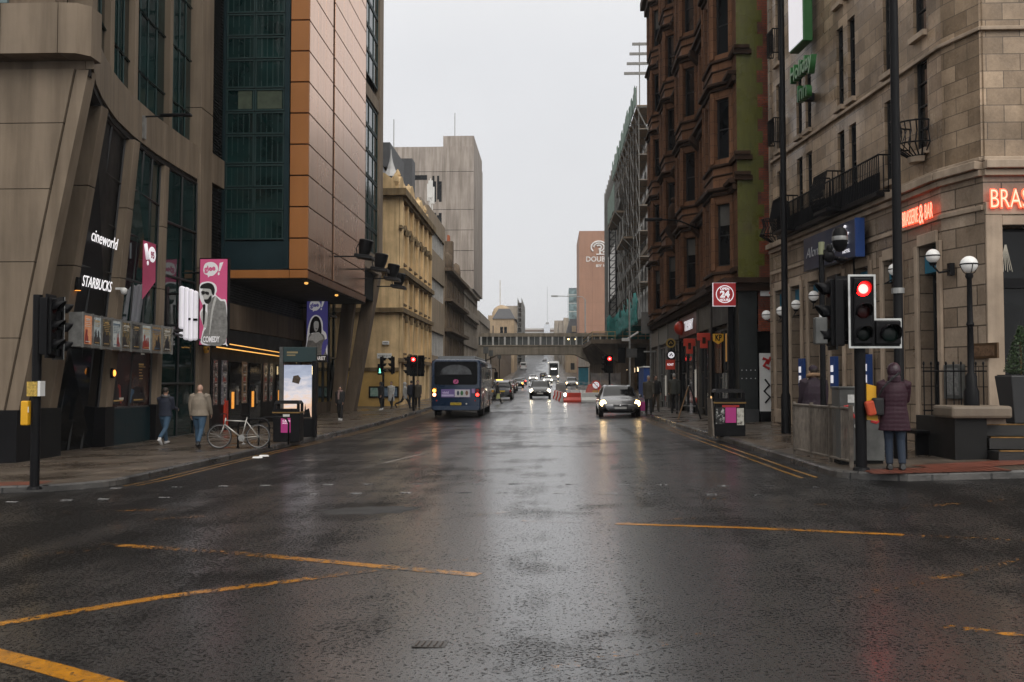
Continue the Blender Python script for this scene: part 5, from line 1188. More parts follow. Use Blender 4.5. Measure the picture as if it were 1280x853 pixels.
# signs on the corner building
t = thing('hotel_sign', 'dark blue hotel board with white script on the corner building', 'sign', F.P(U(25.95), .1, 5.0), world=True)
mb = MB(); F.box(mb, U(27.7), U(24.2), .22, .42, 4.72, 5.62); mb.build('board', mat('dark blue sign', (.014, .028, .065), .35), t); mb = MB(); F.box(mb, U(24.2), U(24.2) + .05, .2, .425, 4.7, 5.64); mb.build('end_cap', mat('bright blue sign edge', (.02, .07, .26), .4), t)
text('lettering', 'Alona Lodge', .40, F.P(U(27.5), .43, 5.05), F.u, mat('dim white script', (.45, .45, .47), .5), t, .006, -.004, width=2.35, shear=.3)
q = MB(); q.tube([F.P(U(24.75), .44, 5.45), F.P(U(24.72), .44, 5.25), F.P(U(24.8), .44, 5.1)], .025, 5); q.tube([F.P(U(24.9), .44, 5.3), F.P(U(24.72), .44, 5.22), F.P(U(24.55), .44, 5.34)], .022, 5); q.tube([F.P(U(24.72), .44, 5.25), F.P(U(24.62), .44, 5.08)], .022, 5); q.ell(F.P(U(24.74), .44, 5.51), .04); q.build('figure_emblem', K['letter_p'], t)
text('small_lettering', 'HOTEL', .12, F.P(U(24.95), .43, 4.86), F.u, K['letter_p'], t, .004, width=.45)
t = thing('neon_sign', 'red neon bar lettering on the street side of the stone corner', 'sign', F.P(U(21.9), .1, 5.1), world=True)
def neon(fr, t, s, u, z, size, w):
    text('lettering', s, size, fr.P(u, .13, z), fr.u, K['neon'], t, .006, .014, width=w); text('lettering_core', s, size, fr.P(u, .142, z), fr.u, K['neon_core'], t, .003, -.006, width=w)
neon(F, t, 'BRASSERIE', U(22.28), 5.12, .46, .74); neon(F, t, '&', U(21.50), 5.06, .6, .2); neon(F, t, 'BAR', U(21.24), 5.12, .46, .34)
t = thing('neon_sign', 'red neon lettering on the camera facing wall at the right edge', 'sign', Q.P(1.2, .1, 5.1), world=True)
neon(Q, t, 'BRASSERIE', .06, 5.08, .52, 1.5)
# green hotel blade sign
yb = 28.1; t = thing('green_sign', 'tall white and green box sign above green lettering on the upper stone wall', 'sign', F.P(U(yb), .2, 11), world=True)
mb = MB(); F.box(mb, U(28.75), U(27.6), .12, .40, 11.15, 14.6); mb.build('green_box', K['green_pl'], t, bevel=.03); mb = MB(); F.box(mb, U(28.72), U(27.63), .402, .42, 11.2, 14.5); mb.build('white_face', K['letter_p'], t)
text('lettering', 'Holiday', .62, F.P(U(28.65), .35, 10.25), F.u, K['green_pl'], t, .08, .02, width=1.7); text('lettering', 'Inn', .62, F.P(U(28.1), .35, 9.55), F.u, K['green_pl'], t, .08, .02, width=.75)
text('lettering_face', 'Holiday', .62, F.P(U(28.65), .435, 10.25), F.u, mat('pale green lettering', (.16, .30, .16), .4, emit=.05), t, .004, .0, width=1.7); text('lettering_face', 'Inn', .62, F.P(U(28.1), .435, 9.55), F.u, K['green_pl'], t, .004, .0, width=.75)
mb = MB(); F.box(mb, U(28.2), U(28.0), -.05, .4, 9.6, 9.8); F.box(mb, U(28.2), U(28.0), -.05, .3, 13, 13.2); mb.build('bracket', K['black'], t)
# globe wall lamps
for px, py, Y, lab in ((1166, 320, 21.3, 'white globe wall lamp nearest the stone corner'), (1118, 337, 23.9, 'white globe wall lamp half behind the black lamp column'), (1017, 370, 28.4, 'white globe wall lamp just left of the camera pole'), (995, 381, 30.0, 'white globe wall lamp between the far black pole and the camera pole'), (976, 389, 31.3, 'white globe wall lamp partly behind the far black pole')):
    Y -= .9; g0 = at(px, py, Y); z = g0.z; n = F.n; dd = (V((g0.x, g0.y, 0)) - F.o).dot(n); p0 = V((g0.x, g0.y, 0)) - n * dd; t = thing('globe_lamp', lab, 'wall lamp', (p0.x, p0.y, z), 0, 'globe lamps on the stone facade')
    c = n * dd
    MB().ell(c, .138, n=16, m=12).build('globe', K['globe'], t, True); mb = MB(); mb.lathe([(.145, -.012), (.145, .012)], tuple(c), 18); mb.lathe([(.05, -.2), (.085, -.14)], tuple(c), 10); mb.tube([V((0, 0, -.3)), n * .25 + V((0, 0, -.34)), c + V((0, 0, -.2))], .022, 6); mb.build('bracket', K['black'], t); MB().box(-.05, .05, -.07, .07, -.4, -.15).build('wall_plate', K['black'], t)
t = thing('globe_lamp', 'lone white globe lamp in the lane beside the mossy building', 'wall lamp', (*at(958, 394, 33.0)[:2], at(958, 394, 33).z), 0, 'globe lamps on the stone facade'); MB().ell((0, 0, 0), .155, n=16, m=12).build('globe', K['globe'], t, True); mb = MB(); mb.lathe([(.162, -.012), (.162, .012)], (0, 0, 0), 18); mb.tube([(0, 0, -.16), (.1, -.2, -.25), (.5, -1.0, -.2)], .022, 6); mb.build('bracket', K['black'], t)
# small blue screens at the windows
for i, (y, lab) in enumerate(((28.7, 'small lit blue sign in the window left of the camera pole'), (26.3, 'small lit blue sign in the window between pole and signal'), (24.2, 'small lit blue sign in the window right of the signal post'))):
    t = thing('window_sign', lab, 'sign', F.P(U(y), .12, 1.6), 0, 'lit blue window signs', world=True); mb = MB(); F.box(mb, U(y) - .16, U(y) + .16, .1, .2, 1.55, 2.35); mb.build('panel', K['blue_pl'], t); mb = MB(); F.box(mb, U(y) - .10, U(y) + .06, .2, .21, 1.66, 1.86); F.box(mb, U(y) - .10, U(y) + .06, .2, .21, 1.95, 2.12); mb.build('lit_note', K['letter_p'], t)
# menu case, railings, bench dark base
t = thing('menu_case', 'grey glazed menu case on the stone corner', 'menu case', H.P(.3, .05, 1.2), world=True); mb = MB(); H.box(mb, .12, .62, .01, .12, 1.35, 2.05); mb.build('case', K['grey_cab'], t, bevel=.02); mb = MB(); H.box(mb, .2, .54, .12, .13, 1.43, 1.97); mb.build('menu_sheet', poster('menu print', [(.10, .10, .10), (.22, .22, .21)], (9, 9, 14)), t)
t = thing('bronze_plaque', 'bronze plaque on the rusticated corner stones', 'plaque', H.P(1.2, .05, 2.3), world=True); mb = MB(); H.box(mb, .75, 1.5, .004, .05, 2.15, 2.45); mb.build('plate', mat('aged bronze', (.12, .07, .035), .4, metal=.6), t); mb = MB(); H.box(mb, .82, 1.43, .05, .054, 2.2, 2.4); mb.build('engraving', mat('worn bronze face', (.2, .12, .07), .5, metal=.5, var=.5, vs=20), t)
# steps, pedestal, lamp post, railing, planter
st = thing('entrance_steps', 'dark stone entrance steps with worn gold nosings at the right edge', 'steps', (9.5, 18.3, .3), world=True)
mb = MB(); q = MB(); X0 = 7.62
g0 = pz(9, 17.6)
for i, (y0, z) in enumerate(((17.35, .53), (17.7, .74), (18.05, .95))):
    mb.box(X0, 20, y0, 19.68, g0 - .3 if i == 0 else (.53, .74)[i - 1] + .001, z - .02); q.box(X0 + .02, 20, y0 - .015, y0 + .05, z - .019, z + .003)
mb.build('treads', mat('dark wet stone', (.018, .017, .016), .4, bmp=.2), st); q.build('nosing', mat('worn gold nosing', (.22, .12, .035), .35, metal=.4, var=.5, vs=8), st)
pd = thing('stone_pedestal', 'pale coped dark pedestal carrying the globe lamp post beside the steps', 'pedestal', (7.4, 18.4, .2), world=True)
MB().box(7.05, 7.60, 17.75, 19.6, -.1, 1.06).build('base', mat('dark pedestal', (.012, .012, .012), .5, spec=.2), pd); MB().box(6.95, 8.0, 17.62, 18.5, 1.061, 1.28).build('coping', mat('weathered coping stone', (.17, .135, .10), .6, bmp=.2, streak=.3), pd, bevel=.05); MB().box(7.61, 7.95, 17.8, 18.4, .96, 1.06).build('return_block', K['stone_rust'], pd)
t = thing('lamp_post', 'short black lamp post with a white globe standing on the pedestal', 'lamp post', (7.47, 18.05, 1.28))
MB().lathe([(.13, 0), (.13, .25), (.10, .32), (.10, .52), (.06, .58), (.05, 1.4), (.07, 1.44), (.05, 1.5), (.042, 2.25), (.07, 2.3), (.06, 2.36)], (0, 0, 0), 14).build('post', K['black'], t, 'auto'); MB().ell((0, 0, 2.52), .15, n=18, m=12).build('globe', K['globe'], t, True); mb = MB(); mb.lathe([(.156, -.012), (.156, .012)], (0, 0, 2.52), 20)
for i in range(4): a = i * TAU / 4; mb.tube([(.17 * math.cos(a), .17 * math.sin(a), 2.52), (.10 * math.cos(a), .10 * math.sin(a), 2.38), (.04 * math.cos(a), .04 * math.sin(a), 2.34)], .008, 4)
mb.build('cradle', K['black'], t)
t = thing('iron_railing', 'low black iron railing with finials behind the lamp post', 'railing', (7.6, 19.3, 1.06), world=True); mb = MB()
for i in range(9): x = 7.12 + i * .14; mb.bar((x, 19.35, 1.06), (x, 19.35, 2.02), .012, 5); mb.ell((x, 19.35, 2.05), .022, .022, .04, 6, 5)
mb.bar((7.1, 19.35, 1.9), (8.3, 19.35, 1.9), .016, 5); mb.bar((7.1, 19.35, 1.15), (8.3, 19.35, 1.15), .016, 5); mb.build('bars', K['black'], t)
t = thing('planter', 'tall dark square planter on the entrance steps', 'planter', (8.52, 18.42, .952)); mb = MB(); mb.prism([(-.25, -.25, 0), (.25, -.25, 0), (.25, .25, 0), (-.25, .25, 0)], [(-.34, -.34, .86), (.34, -.34, .86), (.34, .34, .86), (-.34, .34, .86)]); mb.build('pot', mat('dark grey planter', (.035, .036, .038), .5), t, bevel=.02); MB().box(-.30, .30, -.30, .30, .86, .875).build('soil', K['blackm'], t)
t = thing('conical_shrub', 'clipped conical evergreen shrub growing in the dark planter', 'shrub', (8.52, 18.42, 1.83)); MB().bar((0, 0, 0), (0, 0, .6), .02).build('stem', K['timber'], t); mb = MB(); rr_ = random.Random(3)
for i in range(2600):
    z = rr_.random() ** 1.4 * .86; r = (.30 * (1 - z / .9) ** .8 * min(1, z / .08 + .5)) * (.72 + .3 * rr_.random()); a = rr_.random() * TAU; c = V((r * math.cos(a), r * math.sin(a), z + .02)); s = .018 + .012 * rr_.random()
    u = V((rr_.gauss(0, 1), rr_.gauss(0, 1), rr_.gauss(0, 1))).normalized(); w = u.orthogonal().normalized(); mb.poly(c - u * s, c + w * s * .6, c + u * s, c - w * s * .6)
mb.build('foliage', K['leaf'], t)
mb = MB(); t = thing('cafe_bench', 'dark low bench against the corner building beyond the woman', 'bench', (6.9, 19.7, pz(6.9, 19.7)), R(96)); MB().box(-.8, .8, -.2, .2, .40, .46).build('seat', K['black'], t)
for x in (-.7, .7): MB().box(x - .03, x + .03, -.16, .16, 0, .40).build('leg', K['black'], t)
# ---------------- red sandstone tenement ----------------
blindm = mat('dim net blind', (.10, .095, .085), .7, spec=.2)
rt = thing('sandstone_tenement', 'tall red sandstone tenement with bow windows and a mossy end wall', 'building', (8, 48, .1), world=True)
RX, RY0, RY1, RZ = 6.35, 34.0, 62.5, 25.6
F = Fr((RX, RY1), (RX, RY0)); UU = lambda y: RY1 - y
flz = [(5.75, 7.95), (9.55, 11.7), (13.3, 15.45), (17.05, 19.2), (20.8, 22.9)]
bayc = [36.4, 44.7, 51.2, 57.6]; HW = 1.6; HF = .95; DP = .58
flat = [(39.2, .8), (40.4, .8), (41.6, .8), (48.0, .7), (54.4, .7), (60.9, .6)]
ops = [(UU(y) - w / 2, UU(y) + w / 2, a, b) for y, w in flat for a, b in flz]
wl = MB(); F.wall(wl, 0, F.L, 5.2, RZ, ops, 0, .3); wl.box(RX + .4, 30, RY0 + .4, RY1, 5.2, RZ - .3); wl.box(RX + .4, 30, RY1 - .3, RY1 + .02, 0, RZ - .3)
trim = MB(); dark = MB()
wins = [(F, o, .3) for o in ops]
for c in bayc:
    a, b, e, f = (RX, c + HW), (RX - DP, c + HF), (RX - DP, c - HF), (RX, c - HW)
    for p, q in ((a, b), (b, e), (e, f)):
        G = Fr(p, q); o2 = []
        for z0, z1 in flz:
            if p == b: o2 += [(G.L / 2 - .42, G.L / 2 + .42, z0, z1)]
            else: o2 += [(G.L / 2 - .33, G.L / 2 + .33, z0, z1)]
        G.wall(wl, 0, G.L, 5.2, RZ - 1.2, o2, 0, .22); wins += [(G, o, .2) for o in o2]
        for z0, z1 in flz:
            pass
    wl.ext([a, b, e, f], RZ - 1.3, RZ - 1.2)
    for z0, z1 in flz:
        for p in (a, b, e, f): wl.bar((p[0] - .02, p[1], z0 - .15), (p[0] - .02, p[1], z1 + .25), .075, 6)
    for z0, z1 in flz:
        for dz, h, o in ((z1 + .28, .10, .10), (z1 + .44, .12, .22), (z0 - .30, .11, .09), (z0 - .62, .07, .05)):
            dark.ext([(RX - .003, c + HW + o), (RX - DP - o, c + HF + o * .5), (RX - DP - o, c - HF - o * .5), (RX - .003, c - HW - o)], dz, dz + h)
wl.build('wall', K['red_stone'], rt)
for z0, z1 in flz:
    for dz, h, d in ((z1 + .3, .2, .16), (z1 + .52, .16, .3), (z0 - .32, .2, .12)): F.box(dark, 0, F.L, .004, d, z0 * 0 + dz, dz + h)
    for y in (42.85, 46.5, 49.6, 53.1, 55.8, 59.7): dark.prism([F.P(UU(y) - .2, .004, z1 - .1), F.P(UU(y) + .2, .004, z1 - .1), F.P(UU(y) + .25, .35, z1 + .3), F.P(UU(y) - .25, .35, z1 + .3)], [F.P(UU(y) - .2, .006, z1 + .5), F.P(UU(y) + .2, .006, z1 + .5), F.P(UU(y) + .25, .4, z1 + .5), F.P(UU(y) - .25, .4, z1 + .5)])
F.box(dark, 0, F.L + .4, .004, .7, RZ - .5, RZ); F.box(dark, 0, F.L + .2, .004, .45, RZ - .9, RZ - .52)
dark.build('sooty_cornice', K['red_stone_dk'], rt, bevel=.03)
for i, (G, o, r) in enumerate(wins):
    if i < 96:
        w = G.win(rt, *o, -r + .02, K['glass'], K['frame'], 1, 2, .06); q = MB(); G.box(q, max(.01, o[0] - .13), o[0], .003, .07, o[2] - .12, o[3] + .12); G.box(q, o[1], min(G.L - .01, o[1] + .13), .003, .07, o[2] - .12, o[3] + .12); q.build('surround', K['red_stone'], w)
        if (i * 7) % 5 in (0, 3): q = MB(); G.box(q, o[0] + .05, o[1] - .05, -r + .021, -r + .03, o[3] - (.45 + .3 * (i % 3)), o[3] - .05); q.build('blind', blindm, w)
    elif i == 96:
        rest = MB()
    if i >= 96: G.box(rest, o[0], o[1], -r - .03, -r + .02, o[2], o[3])
if len(wins) > 96: ro = rest.build('upper_windows', K['glass'], rt); ro['kind'] = 'stuff'
# mossy end wall and brick
E_ = Fr((RX, RY0), (12, RY0)); mb = MB(); E_.box(mb, 0.002, .66, -.3, .0, 5.2, RZ - .6)
rq = random.Random(5); z = 5.2; kk = 0
while z < RZ - 1: E_.box(mb, .661, .69 + (.18 if kk % 2 else .0) + rq.random() * .04, -.3, .002, z + .004, z + .416); z += .42; kk += 1
mb.build('mossy_wall', K['moss'], rt)
mb = MB(); E_.box(mb, .663, 6, -.3, -.004, 3.4, RZ - .6); mb.build('brick_wall', K['red_brick'], rt)
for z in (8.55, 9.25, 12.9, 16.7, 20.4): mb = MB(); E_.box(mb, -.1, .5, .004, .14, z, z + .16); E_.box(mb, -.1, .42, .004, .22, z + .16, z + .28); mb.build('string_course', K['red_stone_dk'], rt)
# statue niche on facade
t = thing('facade_ornament', 'carved stone figure on a bracket between the bow windows', 'ornament', F.P(UU(47.9), .2, 8.6), world=True); mb = MB(); c = F.P(UU(47.9), .35, 0); mb.prism([c + V((-.1, -.5, 8.4)), c + V((.3, -.5, 8.4)), c + V((.3, .5, 8.4)), c + V((-.1, .5, 8.4))], [c + V((-.5, -.8, 9.1)), c + V((.3, -.8, 9.1)), c + V((.3, .8, 9.1)), c + V((-.5, .8, 9.1))]); mb.build('bracket', K['red_stone_dk'], t, bevel=.05); mb = MB(); mb.loft([(c.x - .1, c.y, 9.1, .3, .4), (c.x - .1, c.y, 9.6, .25, .35), (c.x - .1, c.y, 10.0, .28, .38), (c.x - .1, c.y, 10.25, .1, .12)]); mb.ell((c.x - .1, c.y, 10.4), .15); mb.build('figure', K['red_stone_dk'], t, True)
t = thing('bracket_lamp', 'thin street lamp arm reaching left from the red tenement', 'lamp', F.P(UU(42.6), .0, 8.6), world=True); mb = MB(); a = F.P(UU(42.6), .02, 8.2); mb.tube([a, a + V((-.9, -.1, .35)), a + V((-1.7, -.2, .38))], .035, 6); mb.build('arm', K['black'], t); MB().box(a.x - 2.35, a.x - 1.6, a.y - .3, a.y - .05, 8.52, 8.64).build('lamp_head', K['black'], t, bevel=.03)
# shopfronts below
sf = thing('shopfront_row', 'dark shopfronts under a black cornice at the foot of the red tenement', 'shopfront', (6.5, 48, 0), world=True)
mb = MB(); F.box(mb, 0, F.L + .5, -.3, .55, 5.0, 5.18); F.box(mb, 0, F.L + .35, -.3, .38, 4.75, 5.0); E_.box(mb, -.3, 1.2, .0, .55, 5.0, 5.18); E_.box(mb, -.1, 1.1, .0, .3, 4.75, 5.0); mb.build('cornice', K['red_stone_dk'], sf)
MB().box(RX + .003, 20, RY0 + .5, RY1, -.5, 4.75).build('back_wall', K['black'], sf)
mb = MB(); E_.box(mb, .0, .62, -1.0, .03, -.5, 4.75); mb.build('corner_pier', mat('black painted stone', (.014, .018, .018), .4, var=.3, bmp=.1), sf)
mb = MB(); E_.box(mb, .0, .64, .03, .07, -.5, .75); mb.build('pier_base', mat('dark grey pier base', (.04, .042, .044), .5), sf)
q = MB()
for i in range(4):
    for j in (0, 1): E_.box(q, .08 + i * .15, .105 + i * .15, .03, .04, 2.06 - j * .28, 2.09 - j * .28)
q.build('fixing_bolts', K['white_pl'], sf)
shops = [(35.0, 38.6, K['black'], None), (38.9, 42.0, mat('olive dark fascia', (.06, .055, .045), .5), None), (42.3, 48.3, mat('dark red fascia', (.17, .02, .018), .4), 'TESBY'), (48.6, 53.0, K['grey_cab'], None), (53.3, 57.6, mat('pale grey shop frame', (.20, .20, .185), .5), None), (57.9, 62.3, mat('grey stone shop frame', (.22, .20, .175), .6), None)]
for y0, y1, m, w in shops:
    a, b = UU(y1), UU(y0)
    fb = MB(); F.box(fb, a, b, .02, .18, 3.75, 4.7); fs = fb.build('fascia', m, sf)
    for u in (a - .12, b - .12): pl_ = MB(); F.box(pl_, u, u + .26, .01, .2, -.3, 4.74); pl_.build('pilaster', m if m is not shops[2][2] else K['black'], sf)
    n = 3
    for i in range(n):
        u0 = a + .2 + (b - a - .4) * i / n; u1 = a + .2 + (b - a - .4) * (i + 1) / n
        F.win(sf, u0 + .04, u1 - .04, .55 if i != 1 else .05, 3.6, .05, K['glass'], K['frame'] if m not in (shops[4][2], shops[5][2]) else m, 1, 2, .07, 'shop_window' if i != 1 else 'shop_door')
    if w:
        text('lettering', w, .62, F.P(a + 2.0, .19, 4.0), F.u, K['letter_p'], fs, .02, .01, width=2.8); q = MB(); q.ell(F.P(a + 1.0, .2, 4.2), .35, .35, .35); q.build('round_logo', K['red_pl'], fs, True)
q = MB(); F.box(q, UU(38.4), UU(36.9), .09, .10, 2.0, 3.5); q.build('window_print', poster('red window print', [(.08, .02, .015), (.12, .06, .03), (.04, .05, .06)], (1, 2, 2), .05), sf)
q = MB(); F.box(q, UU(36.7), UU(35.3), .09, .10, .7, 2.0); q.build('window_print', poster('pale window print', [(.05, .07, .08), (.12, .14, .14), (.25, .25, .24)], (1, 3, 2), .06), sf)
q = MB(); F.box(q, UU(35.9), UU(35.5), .10, .12, 2.4, 3.4); q.build('warm_display', mat('warm shop display', (.4, .2, .05), .5, emit=.35), sf)
q = MB(); F.box(q, UU(43.6), UU(43.2), .10, .12, 1.0, 2.2); q.build('lit_display', mat('pale lit display board', (.5, .48, .42), .5, emit=.3), sf); q = MB(); F.box(q, UU(55), UU(54.4), .1, .12, .9, 2.0); q.build('lit_display', mat('pale lit display', (.5, .48, .42), .5, emit=.3), sf)
def hang(name, label, px, py, Y, wpx, hpx, m, build):
    p = at(px, py, Y); s = Y / FPX; t = thing(name, label, 'sign', (p.x, Y, p.z)); w, h = wpx * s, hpx * s
    q = MB(); q.bar((0, .05, h * .3), (max(.1, RX - p.x + .02), .05, h * .3), .02, 5); q.build('bracket', K['black'], t); build(t, w, h, m); return t
def b_open(t, w, h, m):
    MB().box(-w / 2, w / 2, 0, .14, -h / 2, h / 2).build('panel', m, t); q = MB(); q.tube([(math.cos(a) * w * .39, -.006, math.sin(a) * w * .39) for a in [i * TAU / 28 for i in range(29)]], .016, 5); q.box(-w / 2 - .02, w / 2 + .02, .14, .17, -h / 2 - .02, h / 2 + .02); q.build('white_ring', K['letter_p'], t)
    text('lettering', '24', .30, (0, -.008, -.10), (1, 0, 0), K['letter_p'], t, .004, .014, align='CENTER', width=.32); text('small_lettering', 'OPEN', .12, (0, -.008, .14), (1, 0, 0), K['letter_p'], t, .004, .004, align='CENTER', width=.3); text('small_lettering', 'HOURS', .12, (0, -.008, -.23), (1, 0, 0), K['letter_p'], t, .004, .004, align='CENTER', width=.34)
hang('open_hours_sign', 'red square sign with a white ring reading twenty four hours', 906, 368, 33.25, 27, 28, mat('lit red sign', (.38, .02, .025), .4, emit=.16), b_open)
def b_crest(t, w, h, m):
    MB().prism([(-w / 2, 0, h * .5), (w / 2, 0, h * .5), (w / 2, 0, -h * .15), (0, 0, -h * .5), (-w / 2, 0, -h * .15)], [(-w / 2, .1, h * .5), (w / 2, .1, h * .5), (w / 2, .1, -h * .15), (0, .1, -h * .5), (-w / 2, .1, -h * .15)]).build('panel', m, t); text('lettering', 'KP', .3, (0, -.008, -.05), (1, 0, 0), K['black'], t, .004, .01, align='CENTER', width=w * .6)
hang('crest_sign', 'yellow shield shaped hanging sign with black letters', 898, 424, 36.2, 13, 13, K['yel_pl'], b_crest)
def b_flag(t, w, h, m):
    MB().box(-w / 2, w / 2, 0, .08, 0, h / 2).build('panel', m, t, bevel=.02); MB().box(-w * .28, w * .28, 0, .08, -h / 2, -.004).build('lower_panel', m, t, bevel=.02); MB().box(-w * .12, w * .12, -.012, -.001, -h * .2, h * .22).build('mark', K['red_stone_dk'], t)
hang('hanging_sign', 'larger red T shaped hanging sign nearest the corner pier', 880, 426, 38.8, 17, 19, K['red_pl'], b_flag); hang('hanging_sign', 'smaller red T shaped hanging sign beside the red fascia', 862, 433, 42.5, 15, 19, K['red_pl'], b_flag)
def b_round(t, w, h, m):
    MB().lathe([(.02, 0), (w / 2, 0), (w / 2, .08), (.02, .08)], (0, 0, 0), 20, 'y').build('disc', m, t); MB().lathe([(.02, -.012), (w * .33, -.012), (w * .33, -.002), (.02, -.002)], (0, 0, 0), 20, 'y').build('inner_disc', K['letter_p'] if m is K['black'] else K['black'], t); MB().tube([(-w * .15, -.02, -.05), (0, -.02, w * .15), (w * .15, -.02, -.05)], .03, 5).build('mark', m, t)
hang('round_sign', 'round black hanging sign with a white centre', 839, 444, 46, 12, 12, K['black'], b_round); hang('round_sign', 'round yellow hanging sign above the black round one', 838.5, 429, 47, 12, 12, mat('dull yellow', (.28, .18, .03), .5), b_round)
def b_rect(t, w, h, m): MB().box(-w / 2, w / 2, 0, .1, -h / 2, h / 2).build('panel', m, t); text('lettering', 'ROAST', .14, (0, -.008, -.04), (1, 0, 0), K['letter_p'], t, .004, .004, align='CENTER', width=w * .7)
hang('shop_sign', 'small red rectangular hanging sign below the round signs', 838, 456, 45.5, 11, 12, K['red_pl'], b_rect)
# lane beside the tenement: posters and bins
t = thing('lane_gate', 'dark gate boarding closing the lane between stone corner and tenement', 'gate', (7.5, 35.2, 0), world=True); MB().box(6.9, 10, 35.0, 35.3, -.2, 3.4).build('boards', K['black'], t); MB().box(6.95, 9.5, 34.96, 34.995, 3.41, 3.5).build('rail', K['steel'], t)
p = at(958, 362, 33.8); t = thing('lane_sign', 'white sign with a red stroke high in the lane', 'sign', (p.x, 33.8, p.z)); MB().box(-.2, .5, 0, .05, -.22, .25).build('panel', K['white_pl'], t); q = MB(); q.bar((.1, -.01, -.15), (.28, -.01, .15), .03, 5); q.build('red_stroke', K['red_pl'], t); q = MB(); q.bar((.3, .04, 0), (.3, 1.1, 0), .03); q.build('bracket', K['black'], t)
p = at(958, 478, 33.9); t = thing('lane_poster', 'tall white graffiti poster board at the lane entrance', 'poster', (p.x, 33.9, p.z)); MB().box(-.22, .45, 0, .06, -.98, .98).build('board', K['white_pl'], t); q = MB(); q.tube([(-.12, -.008, .8), (.05, -.008, .75), (-.08, -.008, .55), (.1, -.008, .45)], .05, 6); q.tube([(.15, -.008, .85), (.05, -.008, .6)], .04, 6); q.build('red_graffiti', K['graff'], t); q = MB(); q.tube([(-.05, -.008, .1), (.1, -.008, -.1), (-.08, -.008, -.3), (.12, -.008, -.5), (-.05, -.008, -.7)], .03, 6); q.build('black_graffiti', K['black'], t); MB().box(-.2, .4, .0, .06, -1.5, -.985).build('foot', K['black'], t)
def block(name, label, x0, x1, y0, y1, z1, m, rows=(), side='R', gm=None, fm=None, wz=None, cat='building', band=None, zb=-1, pitch=None, w=1.2, front=()):
    """street block: long wall with rows of windows on the street side"""
    xe = x1 if side == 'R' else x0      # street-facing x
    t = thing(name, label, cat, (xe, (y0 + y1) / 2, gz(xe, y0)), world=True)
    F = Fr((xe, y0), (xe, y1)) if side == 'R' else Fr((xe, y1), (xe, y0))
    ops = []
    for z0, za in rows:
        n = max(1, int(F.L / (pitch or 3))); st = F.L / n
        for i in range(n): ops.append((st * (i + .5) - w / 2, st * (i + .5) + w / 2, z0, za))
    if band:
        for z0, za in band: ops.append((.5, F.L - .5, z0, za))
    G = Fr((x0, y0), (x1, y0)); fo = [(u - w / 2, u + w / 2, z0, za) for u in front for z0, za in rows]
    mb = MB(); F.wall(mb, 0, F.L, zb, z1, ops, 0, .25); G.wall(mb, 0, G.L, zb, z1, fo, 0, .25)
    mb.box(min(x0 + .01, x1 - .4) if side == 'R' else x0 + .3, x1 - .3 if side == 'R' else x1, y0 + .3, y1, zb, z1 - .02)
    mb.poly((x0, y0, z1), (x1, y0, z1), (x1, y1, z1), (x0, y1, z1)); mb.poly((x0, y1, zb), (x1, y1, zb), (x1, y1, z1), (x0, y1, z1))
    mb.build('wall', m, t)
    for fr, oo in ((F, ops), (G, fo)):
        for o in oo:
            q = MB(); fr.box(q, *o[:2], -.28, -.22, *o[2:]); wn = q.build('window', gm or K['glass'], t)
            if fm:
                q = MB(); n = max(1, round((o[1] - o[0]) / 1.3))
                for i in range(n + 1): c = o[0] + (o[1] - o[0]) * i / n; fr.box(q, max(o[0], c - .05), min(o[1], c + .05), -.219, -.1, o[2], o[3])
                q.build('frame', fm, wn)
    return t, F, G
def cornices(t, F, zs, m, G=None, d=.3, h=.3):
    mb = MB()
    for z in zs:
        F.box(mb, -.1, F.L + .1, .004, d, z, z + h)
        if G: G.box(mb, -.1, G.L + d, .004, d, z + .002, z + h - .002)
    mb.build('cornice', m, t)
# left side, beyond the sandstone
t, F, G = block('concrete_office', 'plain grey concrete office block with ribbon windows next to the sandstone', -24, -10.15, 81.7, 94.5, 16.3, mat('warm grey concrete', (.30, .235, .165), .8, var=.15, vs=.5, streak=.4), band=((13.0, 14.7), (8.9, 10.6), (3.9, 6.0)), gm=K['glass'], fm=K['frame_lt'])
mb = MB(); mb.box(-17, -10.8, 82, 93, 16.3, 17.0); mb.build('parapet', K['grey_conc'], t); q = MB()
for x, y in ((-11, 90), (-11.3, 91.5), (-11.2, 93)): q.bar((x, y, 17), (x, y, 20.2), .05); q.box(x - .2, x + .2, y - .1, y + .1, 18.4, 20)
q.build('antenna', K['white_pl'], t); MB().box(-13.6, -11.6, 82.2, 84, 17.01, 20.3).build('plant_room', K['slate'], t)
t, F, G = block('dark_stone_building', 'dark weathered stone building with two chimneys beyond the concrete office', -24, -10.0, 94.8, 113.8, 12.6, K['dk_stone'], rows=((3.8, 6.0), (7.0, 9.0), (9.9, 11.6)), pitch=2.4, w=1.1, gm=K['glass'])
cornices(t, F, (3.2, 6.4, 9.3, 12.2), K['dk_stone'], G, .6)
mb = MB(); mb.prism([(-10.5, 94.9, 12.61), (-10.5, 113.7, 12.61), (-12.5, 113.7, 14.6), (-12.5, 94.9, 14.6)], [(-16, 94.9, 12.61), (-16, 113.7, 12.61), (-15, 113.7, 14.6), (-15, 94.9, 14.6)])
rf = mb.build('roof', K['slate'], t)
for y in (97, 106): mb = MB(); mb.box(-11.5, -10.5, y - .6, y + .6, 12.7, 16.6); ch = mb.build('chimney', K['dk_stone'], rf); q = MB(); [q.lathe([(.16, 16.6), (.12, 17.3)], (-11, y + d, 0), 8) for d in (-.3, .3)]; q.build('chimney_pot', mat('terracotta', (.35, .10, .04), .7), ch)
for y in (100, 109): MB().lathe([(.5, 12.8), (.55, 13.6), (.4, 14.4), (.02, 14.7)], (-10.5, y, 0), 12).build('dormer', K['dk_stone'], rf, True)
